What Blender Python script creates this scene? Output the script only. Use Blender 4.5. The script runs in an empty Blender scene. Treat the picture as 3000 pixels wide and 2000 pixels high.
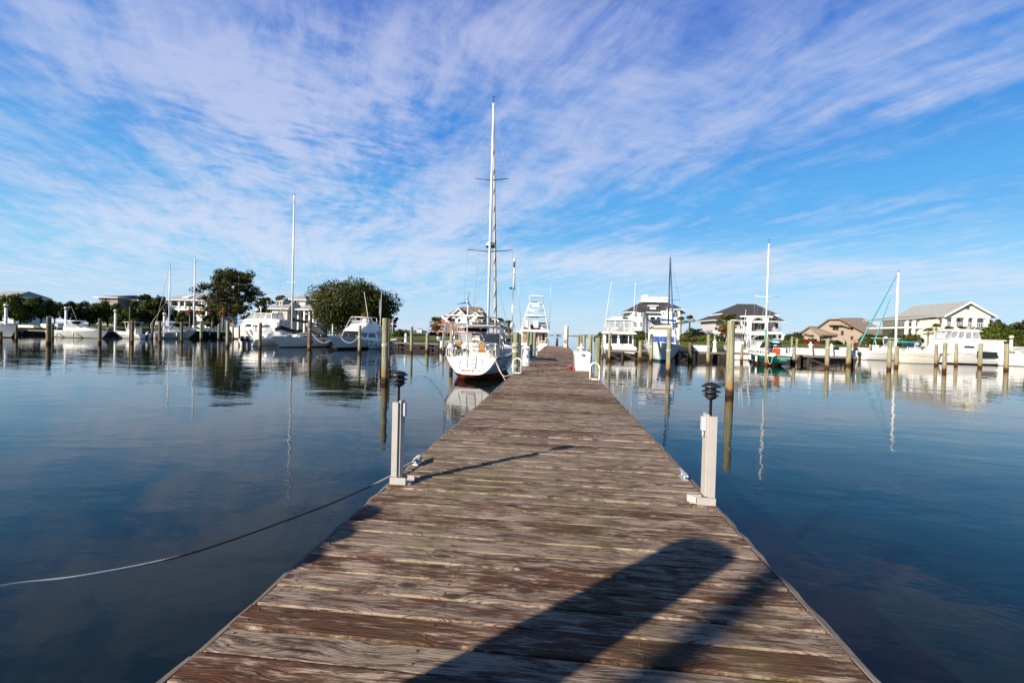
import bpy, bmesh, math, random
import numpy as np
from mathutils import Vector, Matrix

random.seed(7)
S = bpy.context.scene
COL = S.collection
PI = math.pi
R = math.radians

# ------------------------------------------------------------------ camera
F_PX = 1333.0                      # focal length in pixels of the 3000 x 2000 photograph
VPX, VPY, ROLL = 1634.0, 981.0, R(1.5)
CAMZ = 2.45                        # the water is z = 0, the dock deck z = 0.95
DECK = 0.95
_y = Vector((VPX - 1500, VPY - 1000, F_PX)).normalized()
_z = Vector((math.sin(ROLL), -math.cos(ROLL), 0))
_z.z = -(_z.x * (VPX - 1500) + _z.y * (VPY - 1000)) / F_PX
_z.normalize()
_x = _y.cross(_z)
RM = (tuple(_x), tuple(_y), tuple(_z))   # rows: world axes seen in camera axes (x right, y down, z forward)

cam = bpy.data.cameras.new('camera')
cam.lens = 36.0 * F_PX / 3000.0
cam.sensor_width = 36.0
cam.clip_start = 0.05
cam.clip_end = 9000
cam_ob = bpy.data.objects.new('camera', cam)
COL.objects.link(cam_ob)
m = Matrix.Identity(4)
for i in range(3):
    m[i][0] = RM[i][0]; m[i][1] = -RM[i][1]; m[i][2] = -RM[i][2]
m[2][3] = CAMZ
cam_ob.matrix_world = m
S.camera = cam_ob

S.view_settings.view_transform = 'Standard'
S.view_settings.look = 'None'
S.view_settings.gamma = 1
S.view_settings.use_curve_mapping = False
S.view_settings.exposure = 0.75
S.cycles.max_bounces = 6
S.cycles.transparent_max_bounces = 12
S.cycles.caustics_reflective = False
S.cycles.caustics_refractive = False

# ------------------------------------------------------------------ node helpers
def nd(t, typ, ins=None, **props):
    n = t.nodes.new(typ)
    for k, v in props.items():
        setattr(n, k, v)
    for k, v in (ins or {}).items():
        if isinstance(v, bpy.types.NodeSocket):
            t.links.new(v, n.inputs[k])
        else:
            n.inputs[k].default_value = v
    return n

def mth(t, op, a, b=None, c=None, clamp=False):
    ins = {0: a}
    if b is not None: ins[1] = b
    if c is not None: ins[2] = c
    return nd(t, 'ShaderNodeMath', ins, operation=op, use_clamp=clamp).outputs[0]

def xyz(t, x, y, z=0.0):
    return nd(t, 'ShaderNodeCombineXYZ', {0: x, 1: y, 2: z}).outputs[0]

def sep(t, v):
    return nd(t, 'ShaderNodeSeparateXYZ', {0: v}).outputs

def noise(t, vec, scale, detail=4.0, rough=0.55, dist=0.0, lac=2.0):
    return nd(t, 'ShaderNodeTexNoise', {'Vector': vec, 'Scale': scale, 'Detail': detail, 'Roughness': rough,
                                        'Distortion': dist, 'Lacunarity': lac}).outputs

def smooth(t, v, lo, hi, a=0.0, b=1.0):
    return nd(t, 'ShaderNodeMapRange', {'Value': v, 'From Min': lo, 'From Max': hi, 'To Min': a, 'To Max': b},
              interpolation_type='SMOOTHSTEP').outputs[0]

def mixc(t, f, a, b, blend='MIX'):
    n = nd(t, 'ShaderNodeMix', None, data_type='RGBA', blend_type=blend)
    for k, v in ((0, f), (6, a), (7, b)):
        if isinstance(v, bpy.types.NodeSocket): t.links.new(v, n.inputs[k])
        else: n.inputs[k].default_value = (*v, 1) if isinstance(v, tuple) and len(v) == 3 else v
    return n.outputs[2]

# ------------------------------------------------------------------ sky and sun
SUN_EL, SUN_AZ = R(23.3), math.atan2(-1.77, -1.84)      # low morning sun behind the left shoulder
world = bpy.data.worlds.new('World')
S.world = world
world.use_nodes = True
wt = world.node_tree
wt.nodes.clear()
sky = nd(wt, 'ShaderNodeTexSky', None, sky_type='NISHITA', sun_disc=False, sun_elevation=SUN_EL,
         sun_rotation=SUN_AZ % (2 * PI), altitude=0, air_density=1.0, dust_density=0.4, ozone_density=2.2)
gen = nd(wt, 'ShaderNodeTexCoord').outputs['Generated']
gx, gy, gz = sep(wt, gen)
zc = mth(wt, 'ADD', mth(wt, 'MAXIMUM', gz, 0.0), 0.06)
u = mth(wt, 'DIVIDE', gx, zc)
v = mth(wt, 'DIVIDE', gy, zc)
# the cirrus lies in long streaks along one wind direction
s_ = mth(wt, 'ADD', mth(wt, 'MULTIPLY', u, -0.515), mth(wt, 'MULTIPLY', v, 0.857))
t_ = mth(wt, 'ADD', mth(wt, 'MULTIPLY', u, 0.857), mth(wt, 'MULTIPLY', v, 0.515))
p0 = xyz(wt, s_, t_)
wrp = noise(wt, p0, 0.55, 3.0)[1]
wrp = nd(wt, 'ShaderNodeVectorMath', {0: wrp, 1: (0.5, 0.5, 0.5)}, operation='SUBTRACT').outputs[0]
wrp = nd(wt, 'ShaderNodeVectorMath', {0: wrp, 'Scale': 0.75}, operation='SCALE').outputs[0]
pw = nd(wt, 'ShaderNodeVectorMath', {0: p0, 1: wrp}, operation='ADD').outputs[0]
def stretch(vec, a, b):
    return nd(wt, 'ShaderNodeVectorMath', {0: vec, 1: (a, b, 1)}, operation='MULTIPLY').outputs[0]
big = noise(wt, stretch(pw, 0.35, 0.9), 1.0, 7.0, 0.62)[0]
fib = noise(wt, stretch(pw, 0.8, 3.4), 1.7, 7.0, 0.62)[0]
puff = noise(wt, stretch(pw, 3.0, 1.7), 4.2, 4.0, 0.6)[0]
hy = mth(wt, 'MAXIMUM', gy, 0.05)
az = mth(wt, 'DIVIDE', gx, hy)
el = mth(wt, 'DIVIDE', gz, hy)
def blob(a0, e0, sa, se, amp, tilt=0.0):
    da = mth(wt, 'SUBTRACT', az, a0)
    de = mth(wt, 'SUBTRACT', mth(wt, 'SUBTRACT', el, e0), mth(wt, 'MULTIPLY', da, tilt))
    q = mth(wt, 'ADD', mth(wt, 'POWER', mth(wt, 'ABSOLUTE', mth(wt, 'DIVIDE', da, sa)), 2.0), mth(wt, 'POWER', mth(wt, 'ABSOLUTE', mth(wt, 'DIVIDE', de, se)), 2.0))
    return mth(wt, 'MULTIPLY', mth(wt, 'EXPONENT', mth(wt, 'MULTIPLY', q, -1.0)), amp)
cov = None
for b in ((-0.95, 0.62, 0.6, 0.16, 0.22), (-0.1, 0.60, 0.55, 0.14, 0.20), (-0.62, 0.44, 0.32, 0.16, 0.20),
          (-0.6, 0.27, 0.5, 0.10, 0.15), (-1.05, 0.24, 0.16, 0.09, 0.16), (0.15, 0.42, 0.45, 0.10, 0.14, 0.35),
          (0.75, 0.52, 0.5, 0.05, 0.16, 0.25), (-0.2, 0.27, 0.22, 0.09, 0.15, 0.6), (0.35, 0.155, 0.9, 0.026, 0.30, -0.02),
          (-0.75, 0.15, 0.5, 0.05, 0.10), (-1.02, 0.50, 0.16, 0.05, -0.22), (0.95, 0.36, 0.4, 0.10, -0.20),
          (0.35, 0.27, 0.25, 0.06, -0.12), (-0.4, 0.34, 0.2, 0.05, -0.12), (0.1, 0.06, 1.6, 0.04, -0.12), (0.55, 0.68, 0.3, 0.06, -0.05)):
    bo = blob(*b)
    cov = bo if cov is None else mth(wt, 'ADD', cov, bo)
mot = noise(wt, stretch(pw, 1.3, 1.6), 2.2, 6.0, 0.65, 0.4)[0]
base = mth(wt, 'ADD', mth(wt, 'ADD', mth(wt, 'MULTIPLY', big, 0.52), mth(wt, 'MULTIPLY', mot, 0.36)), mth(wt, 'MULTIPLY', fib, 0.46))
rip = blob(-0.6, 0.44, 0.35, 0.2, 0.42)
base = mth(wt, 'ADD', base, mth(wt, 'MULTIPLY', mth(wt, 'SUBTRACT', puff, 0.5), mth(wt, 'ADD', rip, 0.16)))
dens = smooth(wt, mth(wt, 'ADD', base, mth(wt, 'MULTIPLY', cov, 0.52)), 0.56, 0.93)
dens = mth(wt, 'MULTIPLY', dens, mth(wt, 'MULTIPLY', smooth(wt, gz, 0.575, 0.655, 0.80, 0.03), smooth(wt, gy, -0.1, 0.15, 0.15, 1.0)))
# clear air: the sky texture, pulled towards the deep morning blue opposite the sun
lin = lambda r, g, b_: tuple(((c / 255 + .055) / 1.055) ** 2.4 * 5.94 for c in (r, g, b_))
stops = ((0.0, (196, 222, 244)), (0.05, (182, 219, 247)), (0.13, (144, 208, 248)), (0.26, (86, 174, 240)), (0.42, (62, 144, 228)), (0.60, (60, 116, 210)), (0.70, (20, 60, 134)), (1.1, (8, 27, 70)))
blue = None
for (e0, c0), (e1, c1) in zip(stops, stops[1:]):
    blue = mixc(wt, smooth(wt, gz, e0 * .93, e1 * .93), blue if blue else (*lin(*c0), 1), (*lin(*c1), 1))
hs = mixc(wt, 0.9, sky.outputs[0], blue)
hi = smooth(wt, gz, 0.04, 0.5)
cloud_col = mixc(wt, hi, (*lin(222, 231, 249), 1), (*lin(194, 204, 238), 1))
skyc = mixc(wt, dens, hs, cloud_col)
bg = nd(wt, 'ShaderNodeBackground', {'Color': skyc, 'Strength': 0.10})
wo = nd(wt, 'ShaderNodeOutputWorld', {'Surface': bg.outputs[0]})

sun = bpy.data.lights.new('sun', 'SUN')
sun.energy = 5.0
sun.angle = R(0.62)
sun.color = (1.0, 0.90, 0.75)
sun_ob = bpy.data.objects.new('sun', sun)
COL.objects.link(sun_ob)
sd = Vector((math.sin(SUN_AZ) * math.cos(SUN_EL), math.cos(SUN_AZ) * math.cos(SUN_EL), math.sin(SUN_EL)))
sun_ob.rotation_euler = sd.to_track_quat('Z', 'Y').to_euler()
sun_ob.location = (-60, -60, 60)

# ------------------------------------------------------------------ measuring the place from the photograph
def gx_at(px, Y, z=0.0):
    """world X of the point seen in photo column px, at distance Y and height z"""
    k = px - 1500; dz = z - CAMZ
    return (k * (RM[1][2] * Y + RM[2][2] * dz) - F_PX * (RM[1][0] * Y + RM[2][0] * dz)) / (F_PX * RM[0][0] - k * RM[0][2])

def pt(px, py, Y):
    """world point on the plane at distance Y seen at (px, py)"""
    c = (px - 1500, py - 1000, F_PX)
    d = [sum(RM[i][j] * c[j] for j in range(3)) for i in range(3)]
    s = Y / d[1]
    return Vector((d[0] * s, Y, CAMZ + d[2] * s))

def ground(px, py, z=0.0):
    c = (px - 1500, py - 1000, F_PX)
    d = [sum(RM[i][j] * c[j] for j in range(3)) for i in range(3)]
    s = (z - CAMZ) / d[2]
    return Vector((d[0] * s, d[1] * s, z))

# ------------------------------------------------------------------ mesh builder
class MB:
    def __init__(self):
        self.v = []; self.f = []; self.m = []; self.s = []
    def add(self, vs, fs, mi=0, sm=False):
        o = len(self.v)
        self.v += [tuple(p) for p in vs]
        for f in fs:
            self.f.append([o + i for i in f]); self.m.append(mi); self.s.append(sm)
        return self
    def box(self, x0, x1, y0, y1, z0, z1, mi=0):
        vs = [(x0, y0, z0), (x1, y0, z0), (x1, y1, z0), (x0, y1, z0), (x0, y0, z1), (x1, y0, z1), (x1, y1, z1), (x0, y1, z1)]
        return self.add(vs, [(0, 3, 2, 1), (4, 5, 6, 7), (0, 1, 5, 4), (1, 2, 6, 5), (2, 3, 7, 6), (3, 0, 4, 7)], mi)
    def hexa(self, b, t, mi=0):
        """eight corners: bottom four, top four, both counter-clockwise seen from above"""
        return self.add(list(b) + list(t), [(0, 3, 2, 1), (4, 5, 6, 7), (0, 1, 5, 4), (1, 2, 6, 5), (2, 3, 7, 6), (3, 0, 4, 7)], mi)
    def bar(self, p, q, w, h=None, mi=0):
        p = Vector(p); q = Vector(q); h = h or w
        d = (q - p)
        if d.length < 1e-6: return self
        d.normalize()
        up = Vector((0, 0, 1)) if abs(d.z) < 0.95 else Vector((0, 1, 0))
        a = d.cross(up).normalized(); b = a.cross(d)
        vs = [c + a * (sx * w / 2) + b * (sy * h / 2) for c in (p, q) for sx, sy in ((-1, -1), (1, -1), (1, 1), (-1, 1))]
        return self.add(vs, [(3, 2, 1, 0), (4, 5, 6, 7), (0, 1, 5, 4), (1, 2, 6, 5), (2, 3, 7, 6), (3, 0, 4, 7)], mi)
    def tube(self, pts, r, n=6, mi=0, sm=True, cap=True):
        pts = [Vector(p) for p in pts]; k = len(pts)
        rs = r if isinstance(r, (list, tuple)) else [r] * k
        rings = []; a = None
        for i in range(k):
            d = (pts[min(i + 1, k - 1)] - pts[max(i - 1, 0)])
            if d.length < 1e-9: d = Vector((0, 0, 1))
            d.normalize()
            if a is None:
                a = d.cross(Vector((0, 0, 1)) if abs(d.z) < 0.9 else Vector((1, 0, 0))).normalized()
            else:
                a = (a - d * a.dot(d)).normalized()
            b = d.cross(a)
            rings.append([pts[i] + (a * math.cos(2 * PI * j / n) + b * math.sin(2 * PI * j / n)) * rs[i] for j in range(n)])
        return self.loft(rings, mi, sm, cap, cap)
    def loft(self, rings, mi=0, sm=False, cap0=True, cap1=True, closed=True):
        n = len(rings[0]); vs = [p for r in rings for p in r]; fs = []
        for i in range(len(rings) - 1):
            for j in range(n if closed else n - 1):
                a = i * n + j; b = i * n + (j + 1) % n
                fs.append((a, b, b + n, a + n))
        if cap0: fs.append(tuple(range(n - 1, -1, -1)))
        if cap1: fs.append(tuple(range((len(rings) - 1) * n, len(rings) * n)))
        return self.add(vs, fs, mi, sm)
    def lathe(self, prof, n=12, o=(0, 0, 0), mi=0, sm=True):
        rings = [[(o[0] + r * math.cos(2 * PI * j / n), o[1] + r * math.sin(2 * PI * j / n), o[2] + z) for j in range(n)] for r, z in prof]
        return self.loft(rings, mi, sm, True, True)
    def ext(self, poly, vec, mi=0):
        """a flat outline given depth along vec"""
        n = len(poly); vec = Vector(vec)
        a = [Vector(p) for p in poly]; b = [p + vec for p in a]
        fs = [tuple(range(n - 1, -1, -1)), tuple(range(n, 2 * n))] + [(j, (j + 1) % n, n + (j + 1) % n, n + j) for j in range(n)]
        return self.add(a + b, fs, mi)
    def ball(self, c, r, nu=10, nv=6, mi=0):
        rx, ry, rz = r if isinstance(r, (tuple, list)) else (r, r, r)
        rings = [[(c[0] + rx * math.sin(th) * math.cos(2 * PI * j / nu), c[1] + ry * math.sin(th) * math.sin(2 * PI * j / nu), c[2] - rz * math.cos(th))
                  for j in range(nu)] for th in [max(0.02, PI * i / nv) if i < nv else PI - 0.02 for i in range(nv + 1)]]
        return self.loft(rings, mi, True)
    def build(self, name, mats, parent=None, loc=None, bevel=0.0):
        me = bpy.data.meshes.new(name)
        me.from_pydata(self.v, [], self.f)
        me.polygons.foreach_set('material_index', self.m)
        me.polygons.foreach_set('use_smooth', self.s)
        for mm in (mats if isinstance(mats, (list, tuple)) else [mats]):
            me.materials.append(mm)
        bm = bmesh.new(); bm.from_mesh(me)
        bmesh.ops.recalc_face_normals(bm, faces=bm.faces)
        bm.to_mesh(me); bm.free()
        me.update()
        ob = bpy.data.objects.new(name, me)
        COL.objects.link(ob)
        if parent: ob.parent = parent
        if loc: ob.location = loc
        if bevel:
            b = ob.modifiers.new('bevel', 'BEVEL'); b.width = bevel; b.segments = 2; b.limit_method = 'ANGLE'
        return ob

def tag(o, label, cat, group=None):
    o['label'] = label; o['category'] = cat
    if group: o['group'] = group
    return o
def thing(name, label, cat, loc=(0, 0, 0), rot=0.0, group=None):
    o = bpy.data.objects.new(name, None)
    o.empty_display_size = 0.2
    COL.objects.link(o)
    o.location = loc; o.rotation_euler = (0, 0, rot)
    return tag(o, label, cat, group)
def struct(o, kind='structure'):
    o['kind'] = kind
    return o
def dup(root, loc, rot=0.0, scale=1.0, label=None, group=None):
    kids = {}
    for o in COL.objects:
        if o.parent: kids.setdefault(o.parent, []).append(o)
    def cp(o, par):
        c = o.copy(); COL.objects.link(c)
        if par: c.parent = par
        for k in kids.get(o, []): cp(k, c)
        return c
    c = cp(root, None)
    c.location = loc; c.rotation_euler = (0, 0, rot); c.scale = (scale, scale, scale)
    if label: c['label'] = label
    if group: c['group'] = group
    return c

# ------------------------------------------------------------------ materials
_MATS = {}
def mat(name, col, rough=0.5, metal=0.0, var=0.0, scale=3.0, bump=0.0, alpha=1.0, spec=0.5, coat=0.0, stretch_=(1, 1, 1)):
    if name in _MATS: return _MATS[name]
    M = bpy.data.materials.new(name); M.use_nodes = True
    t = M.node_tree; b = t.nodes['Principled BSDF']
    b.inputs['Base Color'].default_value = (*col, 1)
    b.inputs['Roughness'].default_value = rough
    b.inputs['Metallic'].default_value = metal
    b.inputs['Specular IOR Level'].default_value = spec
    b.inputs['Coat Weight'].default_value = coat
    b.inputs['Alpha'].default_value = alpha
    if var or bump:
        co = nd(t, 'ShaderNodeTexCoord').outputs['Object']
        co = nd(t, 'ShaderNodeVectorMath', {0: co, 1: stretch_}, operation='MULTIPLY').outputs[0]
        n = noise(t, co, scale, 5.0, 0.6)[0]
        if var:
            k = nd(t, 'ShaderNodeMapRange', {'Value': n, 'From Min': 0.3, 'From Max': 0.7, 'To Min': 1 - var, 'To Max': 1 + var * 0.5}).outputs[0]
            c = nd(t, 'ShaderNodeVectorMath', {0: col, 'Scale': k}, operation='SCALE').outputs[0]
            t.links.new(c, b.inputs['Base Color'])
        if bump:
            bp = nd(t, 'ShaderNodeBump', {'Height': n, 'Strength': bump, 'Distance': 0.02})
            t.links.new(bp.outputs[0], b.inputs['Normal'])
    _MATS[name] = M
    return M

WHITE = mat('white gelcoat', (0.80, 0.79, 0.76), 0.28, var=0.07, scale=1.3, coat=0.3)
CREAM = mat('cream gelcoat', (0.74, 0.69, 0.58), 0.3, var=0.08, scale=1.5, coat=0.3)
LGREY = mat('pale grey gelcoat', (0.52, 0.53, 0.54), 0.3, var=0.08, scale=1.0, coat=0.3)
BEIGE = mat('beige gelcoat', (0.58, 0.52, 0.44), 0.3, var=0.08, scale=1.2)  # one even beige, for the cabin boat hull
DECKM = mat('non slip deck', (0.66, 0.64, 0.58), 0.7, var=0.1, scale=6)
GLASS = mat('dark glass', (0.010, 0.012, 0.016), 0.06, spec=0.6)
HGLASS = mat('house window glass', (0.025, 0.032, 0.040), 0.10, spec=0.35)
VINYL = mat('clear vinyl', (0.55, 0.57, 0.58), 0.12, alpha=0.42)
STEEL = mat('stainless steel', (0.62, 0.63, 0.65), 0.28, metal=0.9)
ALU = mat('white aluminium', (0.74, 0.74, 0.73), 0.35, var=0.05)
GALV = mat('galvanised steel', (0.50, 0.52, 0.54), 0.5, metal=0.6, var=0.2, scale=12)
BLACK = mat('black plastic', (0.018, 0.018, 0.02), 0.4)
BLACKPT = mat('black enamel paint', (0.016, 0.017, 0.02), 0.42, var=0.2, scale=30)
NAVY = mat('navy canvas', (0.012, 0.017, 0.06), 0.75, var=0.25, scale=5, bump=0.4)
BLUE = mat('blue canvas', (0.02, 0.07, 0.30), 0.7, var=0.2, scale=5)
TEALC = mat('teal canvas', (0.03, 0.30, 0.30), 0.7, var=0.2, scale=5)
TAN = mat('tan canvas', (0.50, 0.40, 0.27), 0.8, var=0.2, scale=4, bump=0.4)
GREYC = mat('grey canvas', (0.34, 0.34, 0.35), 0.8, var=0.15, scale=4)
BLKC = mat('black canvas', (0.012, 0.012, 0.014), 0.85, var=0.2, scale=6)
TEAK = mat('varnished wood', (0.30, 0.10, 0.03), 0.35, var=0.3, scale=6, stretch_=(1, 8, 8))
ORWOOD = mat('oiled teak', (0.42, 0.20, 0.06), 0.45, var=0.3, scale=5)
REDBOT = mat('red bottom paint', (0.28, 0.030, 0.016), 0.6, var=0.35, scale=2)
BLUBOT = mat('blue bottom paint', (0.015, 0.13, 0.19), 0.6, var=0.3, scale=2)
TEALBOT = mat('teal bottom paint', (0.02, 0.22, 0.24), 0.6, var=0.3, scale=2)
BLKBOT = mat('black bottom paint', (0.012, 0.014, 0.015), 0.6, var=0.3, scale=2)
GRNHULL = mat('green gelcoat', (0.005, 0.115, 0.085), 0.22, var=0.15, scale=1, coat=0.4)
DKGRN = mat('dark green gelcoat', (0.006, 0.045, 0.030), 0.25, var=0.15, scale=1, coat=0.3)
ROPEW = mat('white rope', (0.62, 0.58, 0.50), 0.85, var=0.25, scale=25, bump=0.6)
ROPEC = mat('cream rope', (0.55, 0.46, 0.30), 0.85, var=0.25, scale=25)
REDP = mat('red plastic', (0.45, 0.015, 0.012), 0.4)
ORANGE = mat('orange paint', (0.42, 0.10, 0.02), 0.5)
SILV = mat('silver engine paint', (0.42, 0.43, 0.45), 0.3, metal=0.3)
ENGB = mat('dark blue engine paint', (0.012, 0.016, 0.028), 0.25, coat=0.5)
VINYLW = mat('white pvc', (0.44, 0.41, 0.38), 0.45, var=0.10, scale=5)
GLOBE = mat('frosted cream globe', (0.72, 0.63, 0.44), 0.35)
# ------------------------------------------------------------------ water
def water_mat():
    M = bpy.data.materials.new('harbour water'); M.use_nodes = True
    t = M.node_tree; b = t.nodes['Principled BSDF']
    geo = nd(t, 'ShaderNodeNewGeometry').outputs['Position']
    b.inputs['Base Color'].default_value = (0.003, 0.009, 0.007, 1)
    b.inputs['IOR'].default_value = 1.333; b.inputs['Specular IOR Level'].default_value = 0.35
    b.inputs['Roughness'].default_value = 0.015
    x, y, z = sep(t, geo)
    p1 = xyz(t, mth(t, 'MULTIPLY', x, 0.55), y)
    n1 = noise(t, p1, 0.5, 3.0, 0.5, 0.4)[0]            # long lazy swell
    n2 = noise(t, p1, 2.6, 3.0, 0.55, 0.3)[0]           # ripples
    n3 = noise(t, p1, 9.0, 2.0, 0.5)[0]
    # cat's paws: patches ruffled by the breeze
    pa = noise(t, xyz(t, mth(t, 'MULTIPLY', x, 0.02), mth(t, 'MULTIPLY', y, 0.10)), 1.0, 3.0, 0.6, 0.5)[0]
    paw = smooth(t, pa, 0.42, 0.66, 0.35, 1.0)
    h = mth(t, 'ADD', mth(t, 'MULTIPLY', n1, 0.022), mth(t, 'MULTIPLY', mth(t, 'MULTIPLY', n2, 0.0058), paw))
    h = mth(t, 'ADD', h, mth(t, 'MULTIPLY', mth(t, 'MULTIPLY', n3, 0.0016), paw))
    bp = nd(t, 'ShaderNodeBump', {'Height': h, 'Strength': 1.0, 'Distance': 1.0})
    t.links.new(bp.outputs[0], b.inputs['Normal'])
    return M
wb = MB()
wb.add([(-5000, -400, 0), (5000, -400, 0), (5000, 7000, 0), (-5000, 7000, 0)], [(0, 1, 2, 3)])
struct(wb.build('water', water_mat()))
bb = MB()
bb.add([(-5000, -400, -2.5), (5000, -400, -2.5), (5000, 7000, -2.5), (-5000, 7000, -2.5)], [(0, 1, 2, 3)])
struct(bb.build('harbour_bed', mat('harbour mud', (0.05, 0.05, 0.04), 0.9, var=0.2)))

# ------------------------------------------------------------------ land
def land_z(y, x=0.0):
    if x > 5: return 1.15 + max(0.0, min(0.85, (y - 66) * 0.036))       # the right bank rises faster
    return 1.15 + max(0.0, min(0.75, (y - 66) * 0.009))
def grass_mat():
    M = bpy.data.materials.new('mown lawn'); M.use_nodes = True
    t = M.node_tree; b = t.nodes['Principled BSDF']; b.inputs['Roughness'].default_value = 0.95
    b.inputs['Specular IOR Level'].default_value = 0.1
    geo = nd(t, 'ShaderNodeNewGeometry').outputs['Position']
    n = noise(t, geo, 0.14, 5.0, 0.6)[0]; n2 = noise(t, geo, 3.0, 3.0, 0.6)[0]
    c = mixc(t, smooth(t, n, 0.35, 0.68), (0.075, 0.115, 0.015), (0.175, 0.17, 0.038))
    c = mixc(t, smooth(t, n2, 0.3, 0.8, 0, 0.5), c, (0.05, 0.085, 0.015))
    t.links.new(c, b.inputs['Base Color'])
    bp = nd(t, 'ShaderNodeBump', {'Height': n2, 'Strength': 0.6, 'Distance': 0.1})
    t.links.new(bp.outputs[0], b.inputs['Normal'])
    return M
GRASS = grass_mat()
BULK = mat('weathered bulkhead timber', (0.032, 0.026, 0.022), 0.9, var=0.35, scale=2, stretch_=(1, 1, 6))
def land(rows):
    mb = MB()
    fine = []
    for (ya, la, ra), (yb, lb, rb) in zip(rows, rows[1:]):
        k = max(1, int((yb - ya) / 8))
        fine += [(ya + (yb - ya) * i / k, la + (lb - la) * i / k, ra + (rb - ra) * i / k) for i in range(k)]
    fine.append(rows[-1])
    for (ya, la, ra), (yb, lb, rb) in zip(fine, fine[1:]):
        za, zb = land_z(ya, ra), land_z(yb, rb)
        mb.add([(la, ya, za), (ra, ya, za), (rb, yb, zb), (lb, yb, zb)], [(0, 1, 2, 3)], 0)
        mb.add([(la, ya, za), (lb, yb, zb), (lb, yb, -1.5), (la, ya, -1.5)], [(0, 1, 2, 3)], 1)
        mb.add([(ra, ya, za), (rb, yb, zb), (rb, yb, -1.5), (ra, ya, -1.5)], [(0, 1, 2, 3)], 1)
    for y, l, r in (fine[0], fine[-1]):
        mb.add([(l, y, land_z(y, r)), (r, y, land_z(y, r)), (r, y, -1.5), (l, y, -1.5)], [(0, 1, 2, 3)], 1)
    return struct(mb.build('ground', [GRASS, BULK]))
land([(66, -28, -9), (76, -46, -9.5), (90, -54, -10), (104, -61, -11), (105, -330, -11), (128, -330, -12), (150, -330, -13), (160, -330, -14)])
land([(20, -330, -98), (60, -330, -95), (104.9, -330, -95)])
land([(66.5, 9, 35), (68, 8, 36), (80, 8.5, 47), (84, 9, 360), (110, 10, 360), (150, 12, 360), (175, 14, 360)])

# far shore: a low wooded strip with a town on it, seen as one mass on the horizon
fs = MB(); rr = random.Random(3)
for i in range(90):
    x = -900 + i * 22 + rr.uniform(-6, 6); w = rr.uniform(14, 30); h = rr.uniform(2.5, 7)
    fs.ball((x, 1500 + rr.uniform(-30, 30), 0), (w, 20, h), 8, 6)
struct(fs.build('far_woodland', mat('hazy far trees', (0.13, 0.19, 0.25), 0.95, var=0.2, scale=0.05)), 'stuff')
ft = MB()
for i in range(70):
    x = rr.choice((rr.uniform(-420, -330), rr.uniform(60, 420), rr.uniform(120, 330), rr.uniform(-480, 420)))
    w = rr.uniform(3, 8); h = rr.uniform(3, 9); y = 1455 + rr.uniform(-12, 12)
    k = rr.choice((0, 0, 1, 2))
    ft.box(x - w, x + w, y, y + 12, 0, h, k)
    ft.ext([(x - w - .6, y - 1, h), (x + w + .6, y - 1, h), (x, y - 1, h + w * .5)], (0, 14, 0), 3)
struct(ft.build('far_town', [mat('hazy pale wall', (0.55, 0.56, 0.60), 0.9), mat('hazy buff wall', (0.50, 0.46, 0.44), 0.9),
                             mat('hazy grey wall', (0.34, 0.38, 0.44), 0.9), mat('hazy roof', (0.27, 0.27, 0.31), 0.9)]), 'stuff')

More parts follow.
